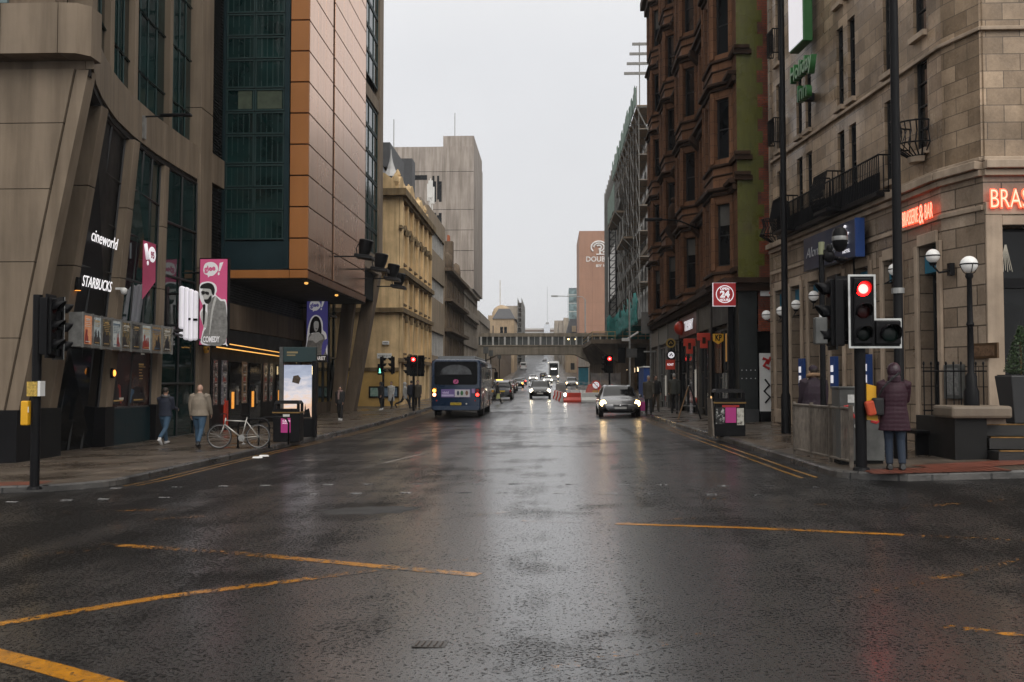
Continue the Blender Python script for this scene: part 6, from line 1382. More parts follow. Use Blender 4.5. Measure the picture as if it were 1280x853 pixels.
t, F, G = block('concrete_podium', 'stepped grey concrete block with ribbon windows under the tall tower', -26, -10.2, 114.2, 137, 13.2, K['grey_conc'], band=((10.6, 12.0), (7.6, 8.9), (4.6, 6.0)), gm=K['glass'], fm=K['grey_conc'])
cornices(t, F, (12.7, 9.4), K['grey_conc'], G, .35, .4)
tt, F, G = block('concrete_tower', 'tall plain concrete tower with narrow windows rising above the left row', -24, -9.7, 124, 140, 31.2, K['tower_conc'], rows=(), zb=13.21)
mb = MB(); mb.box(-13.6, -9.72, 124.2, 139, 31.21, 32.6); mb.build('plant_room', K['tower_conc'], tt); q = MB()
for x in (-17.8, -17.2):
    for z0 in (19.5, 24.5): G.box(q, x + 24 - .13 + 3, x + 24 + .13 + 3, .004, .03, z0, z0 + 3)
for u, z in ((6.5, 27), (.8, 26.5), (6.8, 22.6), (6.8, 17.5), (1.5, 21.5)): G.box(q, u, u + 1.9, .004, .03, z, z + .6)
for x in (12.6, 13.3):
    for z0 in (24.2, 20.2, 16.2): G.box(q, x - 3.4, x - 3.05, .004, .03, z0, z0 + 2.6)
for z in (15.5, 18, 20.6, 23.2, 28): G.box(q, 0, G.L, .004, .012, z, z + .05)
q.build('slit_window', K['glass'], tt); q = MB()
for u in (1.7, 3.5, 5.3, 7.2, 9, 10.8, 12.6): G.box(q, u, u + .05, .004, .016, 14, 31)
q.build('panel_joint', K['grey_conc'], tt); q = MB(); q.bar((-20, 125, 31.2), (-20, 125, 35), .06); q.bar((-12.3, 126, 32.6), (-12.3, 126, 36), .05); q.build('mast', K['steel'], tt)
rows3 = ((3, 5), (6.5, 8.5), (10, 12))
block('concrete_office', 'second stepped concrete block just beyond the footbridge on the left', -26, -10.6, 145, 172, 12.0, K['grey_conc'], band=((9.0, 10.6), (5.8, 7.4)), gm=K['glass'], fm=K['grey_conc'])
t, F, G = block('gabled_building', 'tan stone house with grey roof and paired windows above the footbridge', -17.4, -11.2, 300, 325, 20.4, K['tan'], rows=((8, 10), (15.4, 18)), pitch=4, front=(2.4, 3.6), w=.9)
mb = MB(); mb.prism([(-17.8, 299.6, 20.41), (-10.8, 299.6, 20.41), (-10.8, 325, 20.41), (-17.8, 325, 20.41)], [(-16, 302, 23.6), (-12.6, 302, 23.6), (-12.6, 324, 23.6), (-16, 324, 23.6)]); mb.build('roof', K['slate'], t)
t, F, G = block('domed_building', 'buff domed building with a flagpole behind the tan house', -21, -12.8, 330, 350, 23.4, K['tan'], rows=((17, 20),), front=(2, 4, 6), w=1)
mb = MB(); mb.lathe([(3.4, 23.4), (3.3, 24.8), (2.7, 26.2), (1.5, 27.1), (.05, 27.5)], (-16.8, 338, 0), 20); mb.bar((-17.4, 338, 27), (-17.4, 338, 36), .1); mb.build('dome', K['tan'], t, 'auto')
def scaffold(name, label, x, y0, y1, z0, z1, lab_cat='scaffolding', dx=1.0, sy=2.4, sz=2.0, boards=True, net=None, r=.035):
    t = thing(name, label, lab_cat, (x, y0, z0), world=True); mb = MB(); n = int((y1 - y0) / sy)
    for i in range(n + 1):
        y = y0 + (y1 - y0) * i / n
        for xx in (x, x + dx): mb.bar((xx, y, z0), (xx, y, z1), r, 5)
        z = z0 + sz
        while z < z1: mb.bar((x - .1, y, z), (x + dx + .1, y, z), r, 4); z += sz
    z = z0 + sz; k = 0
    while z < z1:
        for xx in (x, x + dx): mb.bar((xx, y0, z), (xx, y1, z), r, 4); mb.bar((xx, y0, z + 1), (xx, y1, z + 1), r * .8, 4)
        for i in range(0, n, 2): y = y0 + (y1 - y0) * i / n; mb.bar((x, y, z - sz), (x, y + (y1 - y0) / n, z), r * .8, 4)
        z += sz
    mb.build('tubes', K['steel_pl'], t)
    if boards:
        q = MB(); z = z0 + sz
        while z < z1: q.box(x + .05, x + dx - .05, y0, y1, z + .03, z + .08); z += sz
        q.build('boards', K['plank'], t)
    return t
t, F, G = block('scaffolded_building', 'grey building wrapped in scaffold tubes left of the far vista', -20, -13.6, 402, 450, 32, K['pale'], rows=((14, 16.5), (19, 21.5), (24, 26.5)), pitch=4, front=(4, 6), w=1)
scaffold('scaffolding', 'scaffold cage around the far grey building left of the vista', -13.5, 400, 450, 9, 35, sy=4, r=.10, dx=1.6)
for i, (x1, y0, y1, z, m) in enumerate(((-12.0, 174, 298, 9.5, 'dk_stone'), (-14.4, 352, 398, 20, 'pale'), (-17, 455, 520, 27, 'grey_conc'), (-19.0, 525, 600, 31, 'pale'))):
    block('street_block', ['dark low stone block under the left end of the footbridge', 'pale stone block past the scaffold cage on the left hill', 'grey block high on the left side of the hill street', 'pale block at the top of the hill on the left'][i], -40, x1, y0, y1, z, K[m], rows=[(gz(-10, y0) + 4 + 4 * k, gz(-10, y0) + 6 + 4 * k) for k in range(2)], pitch=5, w=1.4)
for i, (x0, y0, y1, z, m) in enumerate(((6.4, 188, 235, 9.5, 'grey_conc'), (4.2, 330, 400, 20, 'pale'), (3.0, 402, 480, 26, 'grey_conc'), (1.5, 485, 570, 31, 'pale'))):
    block('street_block', ['grey low block behind the footbridge on the right', 'pale stone block on the right of the hill street', 'grey block high on the right side of the hill street', 'pale block at the top of the hill on the right'][i], x0, 40, y0, y1, z, K[m], rows=[(gz(5, y0) + 4 + 4 * k, gz(5, y0) + 6 + 4 * k) for k in range(2)], pitch=5, w=1.4, side='L')
t, F, G = block('slab_building', 'long pale slab building crossing the far end of the street with a white lift shaft', -46, 30, 640, 660, 35.5, K['white_r'], band=(), rows=(), zb=10)
q = MB()
for z in (30, 33.2): G.box(q, 4, 74, .01, .3, z, z + 1.3)
q.build('dark_band', mat('brown glass band', (.16, .11, .08), .4), t); MB().box(-4.6, -.8, 633, 639.9, 10, 37.5).build('lift_shaft', mat('white lift shaft', (.7, .74, .8), .5), t); q = MB(); q.box(-3.5, -1.5, 636, 639, 37.5, 39); q.bar((-2.5, 637, 39), (-2.5, 637, 62), .10); q.build('mast', K['steel'], t)
t, F, G = block('mansard_building', 'buff stone corner building with a dark mansard roof beside the pink brown tower', 4.4, 12, 300, 325, 15.2, K['tan'], rows=((5, 7), (11, 13)), side='L', pitch=4, front=(2, 5), w=1.2)
mb = MB(); mb.prism([(4.2, 299.8, 15.21), (12, 299.8, 15.21), (12, 325, 15.21), (4.2, 325, 15.21)], [(5.6, 301, 20.4), (11.6, 301, 20.4), (11.6, 324, 20.4), (5.6, 324, 20.4)]); mb.lathe([(.8, 20.4), (1.0, 22.4), (.1, 23.6)], (9.6, 303, 0), 8); rf = mb.build('roof', K['slate'], t); MB().box(6.2, 7.4, 299.6, 302, 16.4, 18.2).build('dormer', K['tan'], rf)
t, F, G = block('glass_tower', 'pale glass tower behind the mansard building', 6.2, 16, 352, 380, 34.5, K['pale_glass'], rows=(), side='L'); q = MB()
for z in range(20, 34, 3): G.box(q, 0, G.L, .01, .06, z, z + .2)
q.build('floor_line', K['white_r'], t); MB().box(4.4, 6.19, 352.5, 375, 0, 24).build('lower_wing', K['pale'], t)
# pink brown hotel tower with tree emblem
t, F, G = block('hotel_tower', 'pink brown windowless hotel tower with white lettering on the right', 7.3, 26, 258, 285, 40.6, K['hotel'], rows=(), side='L', zb=0); q = MB()
for u in (3.4, 6.8, 10.2): G.box(q, u, u + .05, .004, .012, 10, 40)
for z in (16, 22, 28, 34): G.box(q, 0, G.L, .004, .012, z, z + .05)
q.build('panel_joint', mat('joint brown', (.20, .11, .08), .8), t); MB().box(7.0, 30, 245, 257.9, 0, 12.6).build('low_wing', mat('brown louvred wing', (.12, .085, .065), .8), t)
lt = mat('white hotel lettering', (.72, .70, .68), .5)
s = thing('tower_lettering', 'white hotel lettering with a round tree emblem on the pink brown tower', 'sign', (12, 257.9, 33), world=True)
text('lettering', 'DOUBLETREE', 1.9, (9.0, 257.9, 32.6), (1, 0, 0), lt, s, .04, .03, width=10.5); text('small_lettering', 'BY HILTON', .9, (11.6, 257.9, 31.2), (1, 0, 0), lt, s, .04, .03, width=6.4)
q = MB(); c = V((12.4, 257.85, 36.3))
for r, a0, a1 in ((1.75, -60, 230), (1.15, -80, 190), (.55, -100, 160)): q.tube([c + V((math.cos(R(a)) * r * 1.15, 0, math.sin(R(a)) * r * .9)) for a in range(a0, a1, 20)], .22, 6)
q.bar(c + V((.3, 0, -1.9)), c + V((.2, 0, -.6)), .25); q.bar(c + V((-.7, 0, -1.85)), c + V((1.4, 0, -1.85)), .18); q.build('tree_emblem', lt, s)
# ---------------- footbridge ----------------
BY = 138.5; fb = thing('footbridge', 'concrete footbridge with a row of windows spanning the street', 'bridge', (-10.3, BY, .6), world=True)
XA, XB = -10.15, 5.4
mb = MB(); mb.box(XA, XB + 6, BY, BY + 3.4, 5.35, 6.62); mb.box(XA, XB + 6, BY + .1, BY + 3.3, 7.85, 8.35); mb.box(XA, XB + 6, BY - .1, BY + 3.5, 6.55, 6.68)
mb.prism([(XA, BY + .02, 4.3), (XA + .5, BY + .02, 4.3), (XA + 2.6, BY + .02, 5.35), (XA, BY + .02, 5.35)], [(XA, BY + 3.38, 4.3), (XA + .5, BY + 3.38, 4.3), (XA + 2.6, BY + 3.38, 5.35), (XA, BY + 3.38, 5.35)])
mb.prism([(XB + .3, BY + .02, 4.3), (XB, BY + .02, 4.3), (XB - 2.1, BY + .02, 5.35), (XB + .3, BY + .02, 5.35)], [(XB + .3, BY + 3.38, 4.3), (XB, BY + 3.38, 4.3), (XB - 2.1, BY + 3.38, 5.35), (XB + .3, BY + 3.38, 5.35)]); mb.build('span', K['bridge_conc'], fb)
q = MB()
for i in range(90): x = XA + .1 + i * .17; q.box(x, x + .02, BY - .012, BY - .004, 5.45, 6.5)
q.build('board_marks', mat('bridge board marks', (.11, .095, .08), .8), fb)
mb = MB(); mb.box(XA, XB + 3, BY + .35, BY + .42, 6.68, 7.85); mb.build('window', glassy('bridge glass', (.06, .065, .06), .15, .02), fb); q = MB(); q2 = MB()
for i in range(12): x = XA + .35 + i * 1.66; q.box(x - .12, x + .12, BY + .12, BY + .34, 6.68, 7.85); q2.box(x + .79, x + .87, BY + .2, BY + .34, 6.68, 7.85)
q.build('post', K['white_r'], fb); q2.build('mullion', K['frame_lt'], fb)
for x in (2.4, 3.4): MB().ell((x, BY + .3, 7.5), .10).build('ceiling_lamp', em('bridge lamp', (1, .75, .35), 8), fb, True)
# ---------------- deck and ribbed concrete flank on the right ----------------
dk = thing('concrete_deck', 'dark concrete deck with a ribbed sloping flank where the footbridge lands on the right', 'structure', (8, 128, .4), world=True)
XD = lambda y: 4.75 - (y - 118) * .022
mb = MB(); mb.prism([(XD(118), 118, 6.1), (15, 118, 6.1), (15, 138.4, 6.1), (XD(138.4), 138.4, 6.1)], [(XD(118), 118, 6.6), (15, 118, 6.6), (15, 138.4, 6.6), (XD(138.4), 138.4, 6.6)]); mb.build('slab', K['conc_dk'], dk)
W0, W1 = V((5.5, 138.8, 0)), V((8.0, 119.6, 0)); E0, E1 = V((XD(138) + .1, 138.3, 0)), V((XD(118) + .1, 118.2, 0))
up3 = lambda p, z: V((p.x, p.y, z))
mb = MB(); mb.prism([up3(E0, 6.09), up3(W0, 3.9), up3(W0, 6.09)], [up3(E1, 6.09), up3(W1, 3.9), up3(W1, 6.09)]); mb.build('sloped_soffit', K['conc_dk'], dk)
for i in range(15):
    t0, t1 = (i + .15) / 15, (i + .5) / 15; a, b, c, d = E0.lerp(E1, t0), E0.lerp(E1, t1), W0.lerp(W1, t0), W0.lerp(W1, t1); dn = V((0, 0, -.22))
    mb = MB(); mb.hexa([up3(a, 6.06) + dn, up3(b, 6.06) + dn, up3(d, 3.88) + dn, up3(c, 3.88) + dn, up3(a, 6.085), up3(b, 6.085), up3(d, 3.895), up3(c, 3.895)]); mb.build('sloped_rib', K['conc_dk'], dk)
n_ = V((-.99, -.13, 0)); mb = MB(); mb.prism([W0, W1, W1 + V((1, 0, 0)), W0 + V((1, 0, 0))], [up3(W0, 3.85), up3(W1, 3.85), up3(W1, 3.85) + V((1, 0, 0)), up3(W0, 3.85) + V((1, 0, 0))])
for i in range(22): a, b = W0.lerp(W1, (i + .1) / 22), W0.lerp(W1, (i + .55) / 22); mb.prism([a, b, b + n_ * .22, a + n_ * .22], [up3(a, 3.84), up3(b, 3.84), up3(b + n_ * .22, 3.84), up3(a + n_ * .22, 3.84)])
mb.build('ribbed_wall', K['conc_dk'], dk)
MB().box(8.4, 15, 133, 134, -1, 6.09).build('back_wall', K['blackm'], dk); MB().box(14.6, 15.4, 88, 133, -1, 6.09).build('side_wall', K['blackm'], dk)  # black walls added so the space under the deck reads as dark void
for x, y in ((9.6, 118.6), (12.2, 118.6), (9.6, 126), (12.2, 126)): MB().box(x - .25, x + .25, y - .25, y + .25, -.3, 6.09).build('column', K['dk_stone'], dk)
q = MB()
for z in (7.0, 7.5): q.bar((XD(118) + .1, 118.1, z), (15, 118.1, z), .05); q.bar((XD(118) + .1, 118.1, z), (XD(138) + .1, 138, z), .05)
for i in range(12): x = XD(118) + .1 + i * .9; q.bar((x, 118.1, 6.6), (x, 118.1, 7.5), .04)
q.build('handrail', mat('ochre scaffold rail', (.40, .27, .12), .6), dk)
for x, y, z in ((9.0, 124, 2.6), (9.25, 123, 2.8), (10.1, 122, 3.0), (10.5, 121, 3.1), (10.9, 121, 2.9), (11.4, 124, 2.7)): MB().box(x - .10, x + .10, y, y + .1, z - .28, z + .28).build('strip_lamp', em('warm strip lamp', (1, .72, .42), 2.2), dk)
t = thing('timber_hoarding', 'tan timber hoarding standing in the shade under the deck', 'hoarding', (9, 121, .4), world=True); MB().box(8.2, 9.6, 121, 121.1, .2, 3.0).build('boards', K['timber'], t); MB().box(9.62, 10.4, 121.2, 121.3, .2, 2.6).build('end_boards', K['timber'], t)
t = thing('tarpaulin_barrier', 'grey print covered site fence behind the red and white barriers', 'fence', (5.5, 104, .3), world=True); MB().box(4.2, 7.3, 106, 106.1, .3, 2.5).build('cloth', poster('faded fence print', [(.10, .09, .09), (.2, .18, .17), (.3, .24, .18)], (.8, .8, .8)), t)
for x in (4.2, 5.2, 6.3, 7.3): MB().bar((x, 105.95, .2), (x, 105.95, 2.6), .03).build('post', K['steel'], t)
t = thing('site_cabin', 'bright blue site cabin beside the deck behind two walkers', 'cabin', (8.5, 86, .1), world=True); MB().box(7.85, 9.9, 85, 90, .05, 2.85).build('cabin_body', K['blue_pl'], t); MB().box(7.78, 10, 84.9, 90.1, 2.85, 2.95).build('roof', K['white_pl'], t); q = MB(); [q.box(8.0 + i * .3, 8.04 + i * .3, 84.96, 85.0, .2, 2.7) for i in range(7)]; q.build('ribs', K['blue_pl'], t)
t = thing('teal_cabin', 'small teal cabin far behind the roadworks barriers', 'cabin', (4.6, 170, .6), world=True); MB().box(4.7, 6.3, 170, 174, .5, 3.9).build('cabin_body', mat('teal cabin', (.02, .16, .22), .5), t); MB().box(4.6, 6.4, 169.9, 174.1, 3.9, 4.05).build('roof', K['black'], t)
# ---------------- white building under scaffold ----------------
BX, PY0, PY1, PZ = 9.3, 89.0, 123.0, 26.4
t, F, G = block('building_under_scaffold', 'pale unfinished building behind scaffolding beyond the red tenement', BX, 26, PY0, PY1, PZ, K['white_r'], rows=((10.5, 13), (15, 17.6), (19.6, 22.2)), side='L', pitch=3.6, w=2.2, fm=K['steel_pl'], zb=8.2)
q = MB()
for z in (14.0, 18.6, 23.2): F.box(q, 0, F.L, .01, .35, z, z + .5)
q.build('floor_edge', K['grey_conc'], t)
scaffold('scaffolding', 'steel scaffold tubes with boards fronting the pale unfinished building', 7.9, PY0, PY1, 8.2, 26.2, dx=1.1, sy=3, sz=2.3, r=.035)
s = thing('scaffold_fan', 'netted scaffold fan jutting from the roof edge of the pale building', 'scaffolding', (8.6, PY0, 30), world=True); mb = MB()
for i in range(12):
    y = PY0 + i * 3.05; mb.bar((9.2, y, 23.2), (7.7, y, 26.3), .06, 5); mb.bar((7.7, y, 26.2), (7.7, y, 28.2), .04, 5); mb.bar((9.2, y, 26.3), (7.6, y, 26.3), .05, 5)
for z in (27, 27.8): mb.bar((7.7, PY0, z), (7.7, PY1, z), .05, 5)
for i, z in enumerate((29.3, 30.2, 31.1, 32.0)): mb.box(6.6 + i * .25, 9.2, PY0 + .1 + i * .02, PY0 + .22 + i * .02, z, z + .24)
[mb.bar((x, PY0 + .3, 26.3), (x, PY0 + .3, 32.3), .05, 5) for x in (8.0, 9.0)]; mb.build('tubes', K['steel_pl'], s); q = MB(); q.box(7.72, 9.25, PY0, PY1, 26.4, 26.5); q.box(7.95, 9.2, PY0 + 9, PY1 - 5, 24.0, 24.1); q.build('boards', K['plank'], s); q = MB()
rq = random.Random(9)
for i in range(32): y = PY0 + i * 1.06; q.box(7.62 - rq.random() * .1, 7.66, y, y + .98, 26.5, 27.7 + rq.random() * 1.0)
q.build('netting', K['netting_g'], s)
s = thing('hanging_scaffold', 'boarded loading bay with netting midway up the scaffold', 'scaffolding', (7.4, 110, 22), world=True); mb = MB(); mb.box(6.9, 9.0, 108, 121, 20.0, 20.2); mb.box(7.0, 9.0, 97, 106, 15.6, 15.8); mb.build('boards', K['plank'], s); q = MB()
for y, z in ((97, 15.6), (101, 15.6), (106, 15.6), (108, 20), (114, 20), (121, 20)): q.bar((7.0, y, z), (7.0, y, z + 2.2), .06); q.bar((7.0, y, z), (9.2, y, z - 2.2), .06)
q.build('tubes', K['steel_pl'], s); q = MB()
for i in range(6): y = 108 + i * 2.1; q.box(6.85, 6.9, y, y + 1.9, 20.3 + .2 * (i % 2), 23.2)
q.build('netting', K['netting_g'], s)
s = thing('mast_tower', 'latticed hoist mast standing against the pale unfinished building', 'hoist', (7.6, 119, 6.8), world=True); mb = MB()
for x in (7.0, 7.8):
    for y in (119, 119.8): mb.bar((x, y, 6.7), (x, y, 22), .06, 4)
for i in range(18): z = 6.8 + i * .84; mb.bar((7.0, 119, z), (7.8, 119, z + .8), .045, 4); mb.bar((7.0, 119, z), (7.0, 119.8, z + .8), .045, 4); mb.bar((7.8, 119, z), (7.0, 119, z), .045, 4)
mb.build('lattice', K['black'], s)
s = thing('debris_netting', 'teal debris netting draped along the deck edge below the scaffold', 'netting', (8, 118, 6.9), world=True)
def drape(name, p0, p1, n, z0, h):
    mb = MB(); rs = []; d = (V(p1) - V(p0)); nn = V((-d.y, d.x, 0)).normalized()
    for i in range(n + 1):
        p = V(p0).lerp(V(p1), i / n); rs.append([tuple(p + nn * (.10 * math.sin(i * 2.1 + j * .4) + rnd.uniform(-.10, .10)) + V((0, 0, z0 + h * j / 7 + (.5 * math.sin(i * .6) + rnd.uniform(-.5, .5) if j == 7 else rnd.uniform(-.12, .12))))) for j in range(8)])
    mb.rings(rs, False, False); o = mb.build(name, K['netting'], s, True); o.modifiers.new('s', 'SOLIDIFY').thickness = .04
drape('end_netting', (6.6, 118.5, 0), (14, 118.5, 0), 22, 6.7, 2.4); drape('netting', (7.7, 90, 0), (7.7, 118, 0), 40, 6.9, 2.2)
# ---------------- black glass building ----------------
t, F, G = block('black_glass_building', 'dark glazed building with white floor lines beyond the scaffold', BX + .1, 30, 123.4, 168, 33.4, mat('black cladding', (.010, .011, .012), .35, spec=.2), rows=((11, 14.4), (15.8, 19.2), (20.6, 24), (25.4, 28.8)), side='L', pitch=3, w=2.3, gm=K['teal_glass'], zb=6.95)
q = MB()
for z in (10.2, 15, 19.8, 24.6, 29.6): F.box(q, 0, F.L, .01, .16, z, z + .12)
for i in range(12): F.box(q, i * 3.7, i * 3.7 + .1, .01, .4, 7, 33.4)
q.build('floor_line', K['steel_pl'], t); MB().box(BX - .35, BX - .02, 140, 156, 14, 21).build('pale_sheet', K['white_r'], t)
# ---------------- traffic signals ----------------
def signal_head(root, x, y, z, rz, lit='red', s=1.0, board=True, ell=False, border=True, hood_only=False, name='signal_head'):
    """three lamp head, front facing local -y, base of board at z"""
    M = Matrix.Translation((x, y, z)) @ Matrix.Rotation(rz, 4, 'Z') @ Matrix.Scale(s, 4)
    h = MB().box(-.14, .14, -.06, .16, .03, 1.10).xf(M).build(name, K['black'], root, bevel=.02)
    if board:
        pts = [(-.22, -.03), (.22 if not ell else .62, -.03), (.62, .45), (.22, .45), (.22, 1.16), (-.22, 1.16)] if ell else [(-.22, -.03), (.22, -.03), (.22, 1.16), (-.22, 1.16)]
        MB().prism([(a, -.01, b) for a, b in pts], [(a, .02, b) for a, b in pts]).xf(M).build('backboard', K['black'], h)
        if border:
            q = MB(); w = .032; n = len(pts)
            cx_, cz_ = 0, .5
            inn = [(-.22 + w, -.03 + w), (.62 - w, -.03 + w), (.62 - w, .45 - w), (.22 - w, .45 - w), (.22 - w, 1.16 - w), (-.22 + w, 1.16 - w)] if ell else [(-.22 + w, -.03 + w), (.22 - w, -.03 + w), (.22 - w, 1.16 - w), (-.22 + w, 1.16 - w)]
            for i in range(n):
                j = (i + 1) % n; q.prism([(pts[i][0], -.013, pts[i][1]), (pts[j][0], -.013, pts[j][1]), (inn[j][0], -.013, inn[j][1]), (inn[i][0], -.013, inn[i][1])], [(pts[i][0], -.018, pts[i][1]), (pts[j][0], -.018, pts[j][1]), (inn[j][0], -.018, inn[j][1]), (inn[i][0], -.018, inn[i][1])])
            q.xf(M).build('white_border', mat('scuffed white border', (.55, .56, .55), .5, var=.15, vs=8), h)
    lamps = [(0, .92, 'red'), (0, .56, 'amber'), (0, .20, 'green')] + ([(.42, .20, 'green')] if ell else [])
    if ell: MB().box(.20, .60, -.06, .16, .03, .41).xf(M).build('arrow_box', K['black'], h, bevel=.02)
    for a, b, c in lamps:
        m = K['lit_red'] if (lit == 'red' and c == 'red') else K['lens_red_off'] if c != 'green' else K['lens_off']
        r = .125 if a == 0 else .155
        MB().lathe([(.001, -.085), (r * .6, -.08), (r * .92, -.068), (r * .92, -.03), (.001, -.03)], (a, 0, b), 20, 'y').xf(M).build('lens', m, h, True)
        if m is K['lit_red']: MB().lathe([(.001, -.10), (r * .4, -.097), (r * .62, -.086), (.001, -.085)], (a, 0, b), 18, 'y').xf(M).build('bright_lens', K['lit_red_core'], h, True)
        q = MB(); rs = []
        for yy, lo in ((-.06, -200), (-.24, -175 if a == 0 else -180)):
            pass
        n = 14; o1 = [(a + r * math.cos(t), -.05, b + r * math.sin(t)) for t in [R(-30 + 240 * i / n) for i in range(n + 1)]]; o2 = [(a + r * math.cos(t), -.05 - .22 * (.55 + .45 * math.sin(max(0, t))), b + r * math.sin(t)) for t in [R(-30 + 240 * i / n) for i in range(n + 1)]]
        q.rings([o1, o2], False, False).xf(M); hd = q.build('visor', K['black'], h, True); sd = hd.modifiers.new('s', 'SOLIDIFY'); sd.thickness = .008
    return h
t = thing('traffic_signal', 'near traffic signal showing red with a white bordered L shaped board at right', 'traffic light', (5.0, 16.35, pz(5.0, 16.35)), 0)
MB().tube([(0, 0, 0), (0, 0, 3.05)], .088, 14).build('pole', K['black'], t, 'auto'); MB().lathe([(.14, 0), (.12, .05), (.09, .06)], (0, 0, 0), 14).build('base_collar', K['black'], t)
signal_head(t, .0, -.14, 2.0, R(0), 'red', 1.0, True, True)
signal_head(t, -.42, .06, 1.98, R(-88), 'off', 1.02, True, False, False); signal_head(t, -.08, .30, 2.08, R(180), 'off', .95, True, False, False)
MB().box(-.72, -.52, -.05, .12, 2.04, 2.48).build('detector_box', K['grey_cab'], t, bevel=.02)
MB().prism([(.09, -.03, .82), (.26, -.05, .80), (.24, -.05, 1.36), (.09, -.03, 1.40)], [(.09, .0, .82), (.26, -.02, .80), (.24, -.02, 1.36), (.09, .0, 1.40)]).build('yellow_notice', K['yel_pl'], t); MB().box(.05, .10, -.02, .04, .8, 1.42).build('bracket', K['black'], t)
t = thing('traffic_signal', 'dark traffic signal seen side on at the left kerb corner', 'traffic light', (*gp(43, 612, PH)[:2], gp(43, 612, PH).z), 0)
MB().tube([(0, 0, 0), (0, 0, 3.35)], .078, 14).build('pole', K['black'], t, 'auto'); MB().lathe([(.13, 0), (.11, .05), (.08, .06)], (0, 0, 0), 14).build('base_collar', K['black'], t)
signal_head(t, .26, -.05, 2.28, R(96), 'off', .92, True, False, False); signal_head(t, .22, .30, 2.26, R(140), 'off', .92, True, False, True)
MB().box(-.20, -.07, -.14, .02, 1.10, 1.52).build('push_button_box', K['yel_pl'], t, bevel=.02); MB().box(-.10, .08, -.13, -.09, 1.60, 1.85).build('yellow_plate', mat('printed yellow plate', (.45, .30, .06), .5, var=.6, vs=30), t); MB().box(.085, .13, -.12, .05, 1.60, 1.86).build('white_plate', K['white_pl'], t)
q = MB(); q.bar((-.07, 0, 2.3), (.3, 0, 2.4), .03); q.bar((0, 0, 3.2), (.3, -.02, 3.2), .03); q.build('bracket', K['black'], t)
MB().box(-.095, -.06, -.13, -.128, 1.32, 1.42).build('button_symbol', K['white_pl'], t)
def far_signal(label, px, py, lit, Y=None, heads=((0, 'red', 0),), ph=3.3, s=1.0, zb=2.15):
    p = gp(px, py, PH) if Y is None else V((at(px, py, Y).x, Y, pz(at(px, py, Y).x, Y)))
    t = thing('traffic_signal', label, 'traffic light', tuple(p)); MB().tube([(0, 0, 0), (0, 0, zb + .3)], .07, 8).build('pole', K['black'], t, 'auto')
    for i, (rz, l, dx) in enumerate(heads): signal_head(t, dx, -.1 if l == 'red' else .0, zb, R(rz), l, s, True, False, False)
    return t
ts = far_signal('lit red traffic signal on the left pavement just before the bus', 517, 514, 'red', None, ((0, 'red', .0), (150, 'off', .42), (-80, 'off', -.34)), zb=2.0)
tg = far_signal('pedestrian signal with a green figure beside the yellow painted wall', 479, 509, 'off', None, ((-70, 'off', .55), (90, 'off', -.05)), zb=2.1)
q = MB(); q.box(-.36, -.06, -.13, .05, 2.05, 2.75); q.build('pedestrian_box', K['black'], tg, bevel=.02); q = MB(); q.ell((-.21, -.14, 2.42), .035, .015, .04); q.tube([(-.21, -.14, 2.38), (-.20, -.14, 2.28), (-.26, -.14, 2.16)], [.05, .04, .02], 6); q.bar((-.20, -.14, 2.28), (-.15, -.14, 2.16), .03); q.build('green_figure', K['lit_green'], tg)
far_signal('lit red traffic signal by the roadworks on the right', 762, 490, 'red', 66, ((0, 'red', .0), (-80, 'off', -.3)), zb=2.0)
far_signal('lit red repeater signal on the shopfront pavement behind the grey haired walker', 829, 500, 'red', 60, ((0, 'red', 0),), zb=2.2, s=.6)
# ---------------- street poles on the right ----------------
t = thing('lamp_column', 'tall thick black lamp column behind the woman at the right corner', 'lamp column', (6.33, 18.4, pz(6.3, 18.4))); MB().lathe([(.12, 0), (.12, 1.1), (.088, 1.2), (.082, 4.6), (.072, 11)], (0, 0, 0), 14).build('shaft', K['black'], t, 'auto'); MB().lathe([(.115, 3.0), (.115, 3.1)], (0, 0, 0), 14).build('collar', K['steel'], t); MB().tube([(0, 0, 11), (-.3, 0, 11.6), (-1.6, 0, 11.8)], .06, 8).build('arm', K['black'], t); MB().box(-2.3, -1.5, -.15, .15, 11.72, 11.88).build('lantern', K['grey_cab'], t, bevel=.03)
t = thing('lamp_column', 'tall slim black lamp column at the far end of the stone facade', 'lamp column', (6.28, 27.0, pz(6.2, 27))); MB().lathe([(.13, 0), (.13, 1.0), (.095, 1.1), (.085, 5), (.07, 12)], (0, 0, 0), 14).build('shaft', K['black'], t, 'auto'); MB().tube([(0, 0, 12), (-.3, 0, 12.5), (-1.6, 0, 12.6)], .06, 8).build('arm', K['black'], t); MB().box(-2.3, -1.5, -.15, .15, 12.5, 12.68).build('lantern', K['grey_cab'], t, bevel=.03)
t = thing('camera_pole', 'black pole with a domed camera cluster behind the signal heads', 'camera pole', (5.28, 19.6, pz(5.28, 19.6)))
MB().tube([(0, 0, 0), (0, 0, 3.9)], .055, 10).build('pole', K['black'], t, 'auto'); MB().lathe([(.06, 3.9), (.062, 4.15)], (0, 0, 0), 10).build('pale_cap', mat('mossy grey cap', (.22, .23, .14), .7), t); MB().lathe([(.06, 2.55), (.06, 2.75)], (0, 0, 0), 10).build('pale_band', K['white_pl'], t)
mb = MB(); mb.tube([(0, 0, 4.0), (.1, -.05, 3.88), (.3, -.1, 3.8)], .045, 8); mb.ell((.12, -.1, 3.86), .11, .10, .13); mb.ell((.36, -.12, 3.78), .10, .2, .07); mb.ell((.12, -.12, 4.0), .06, .10, .10); mb.build('camera_arm', K['black'], t, True)
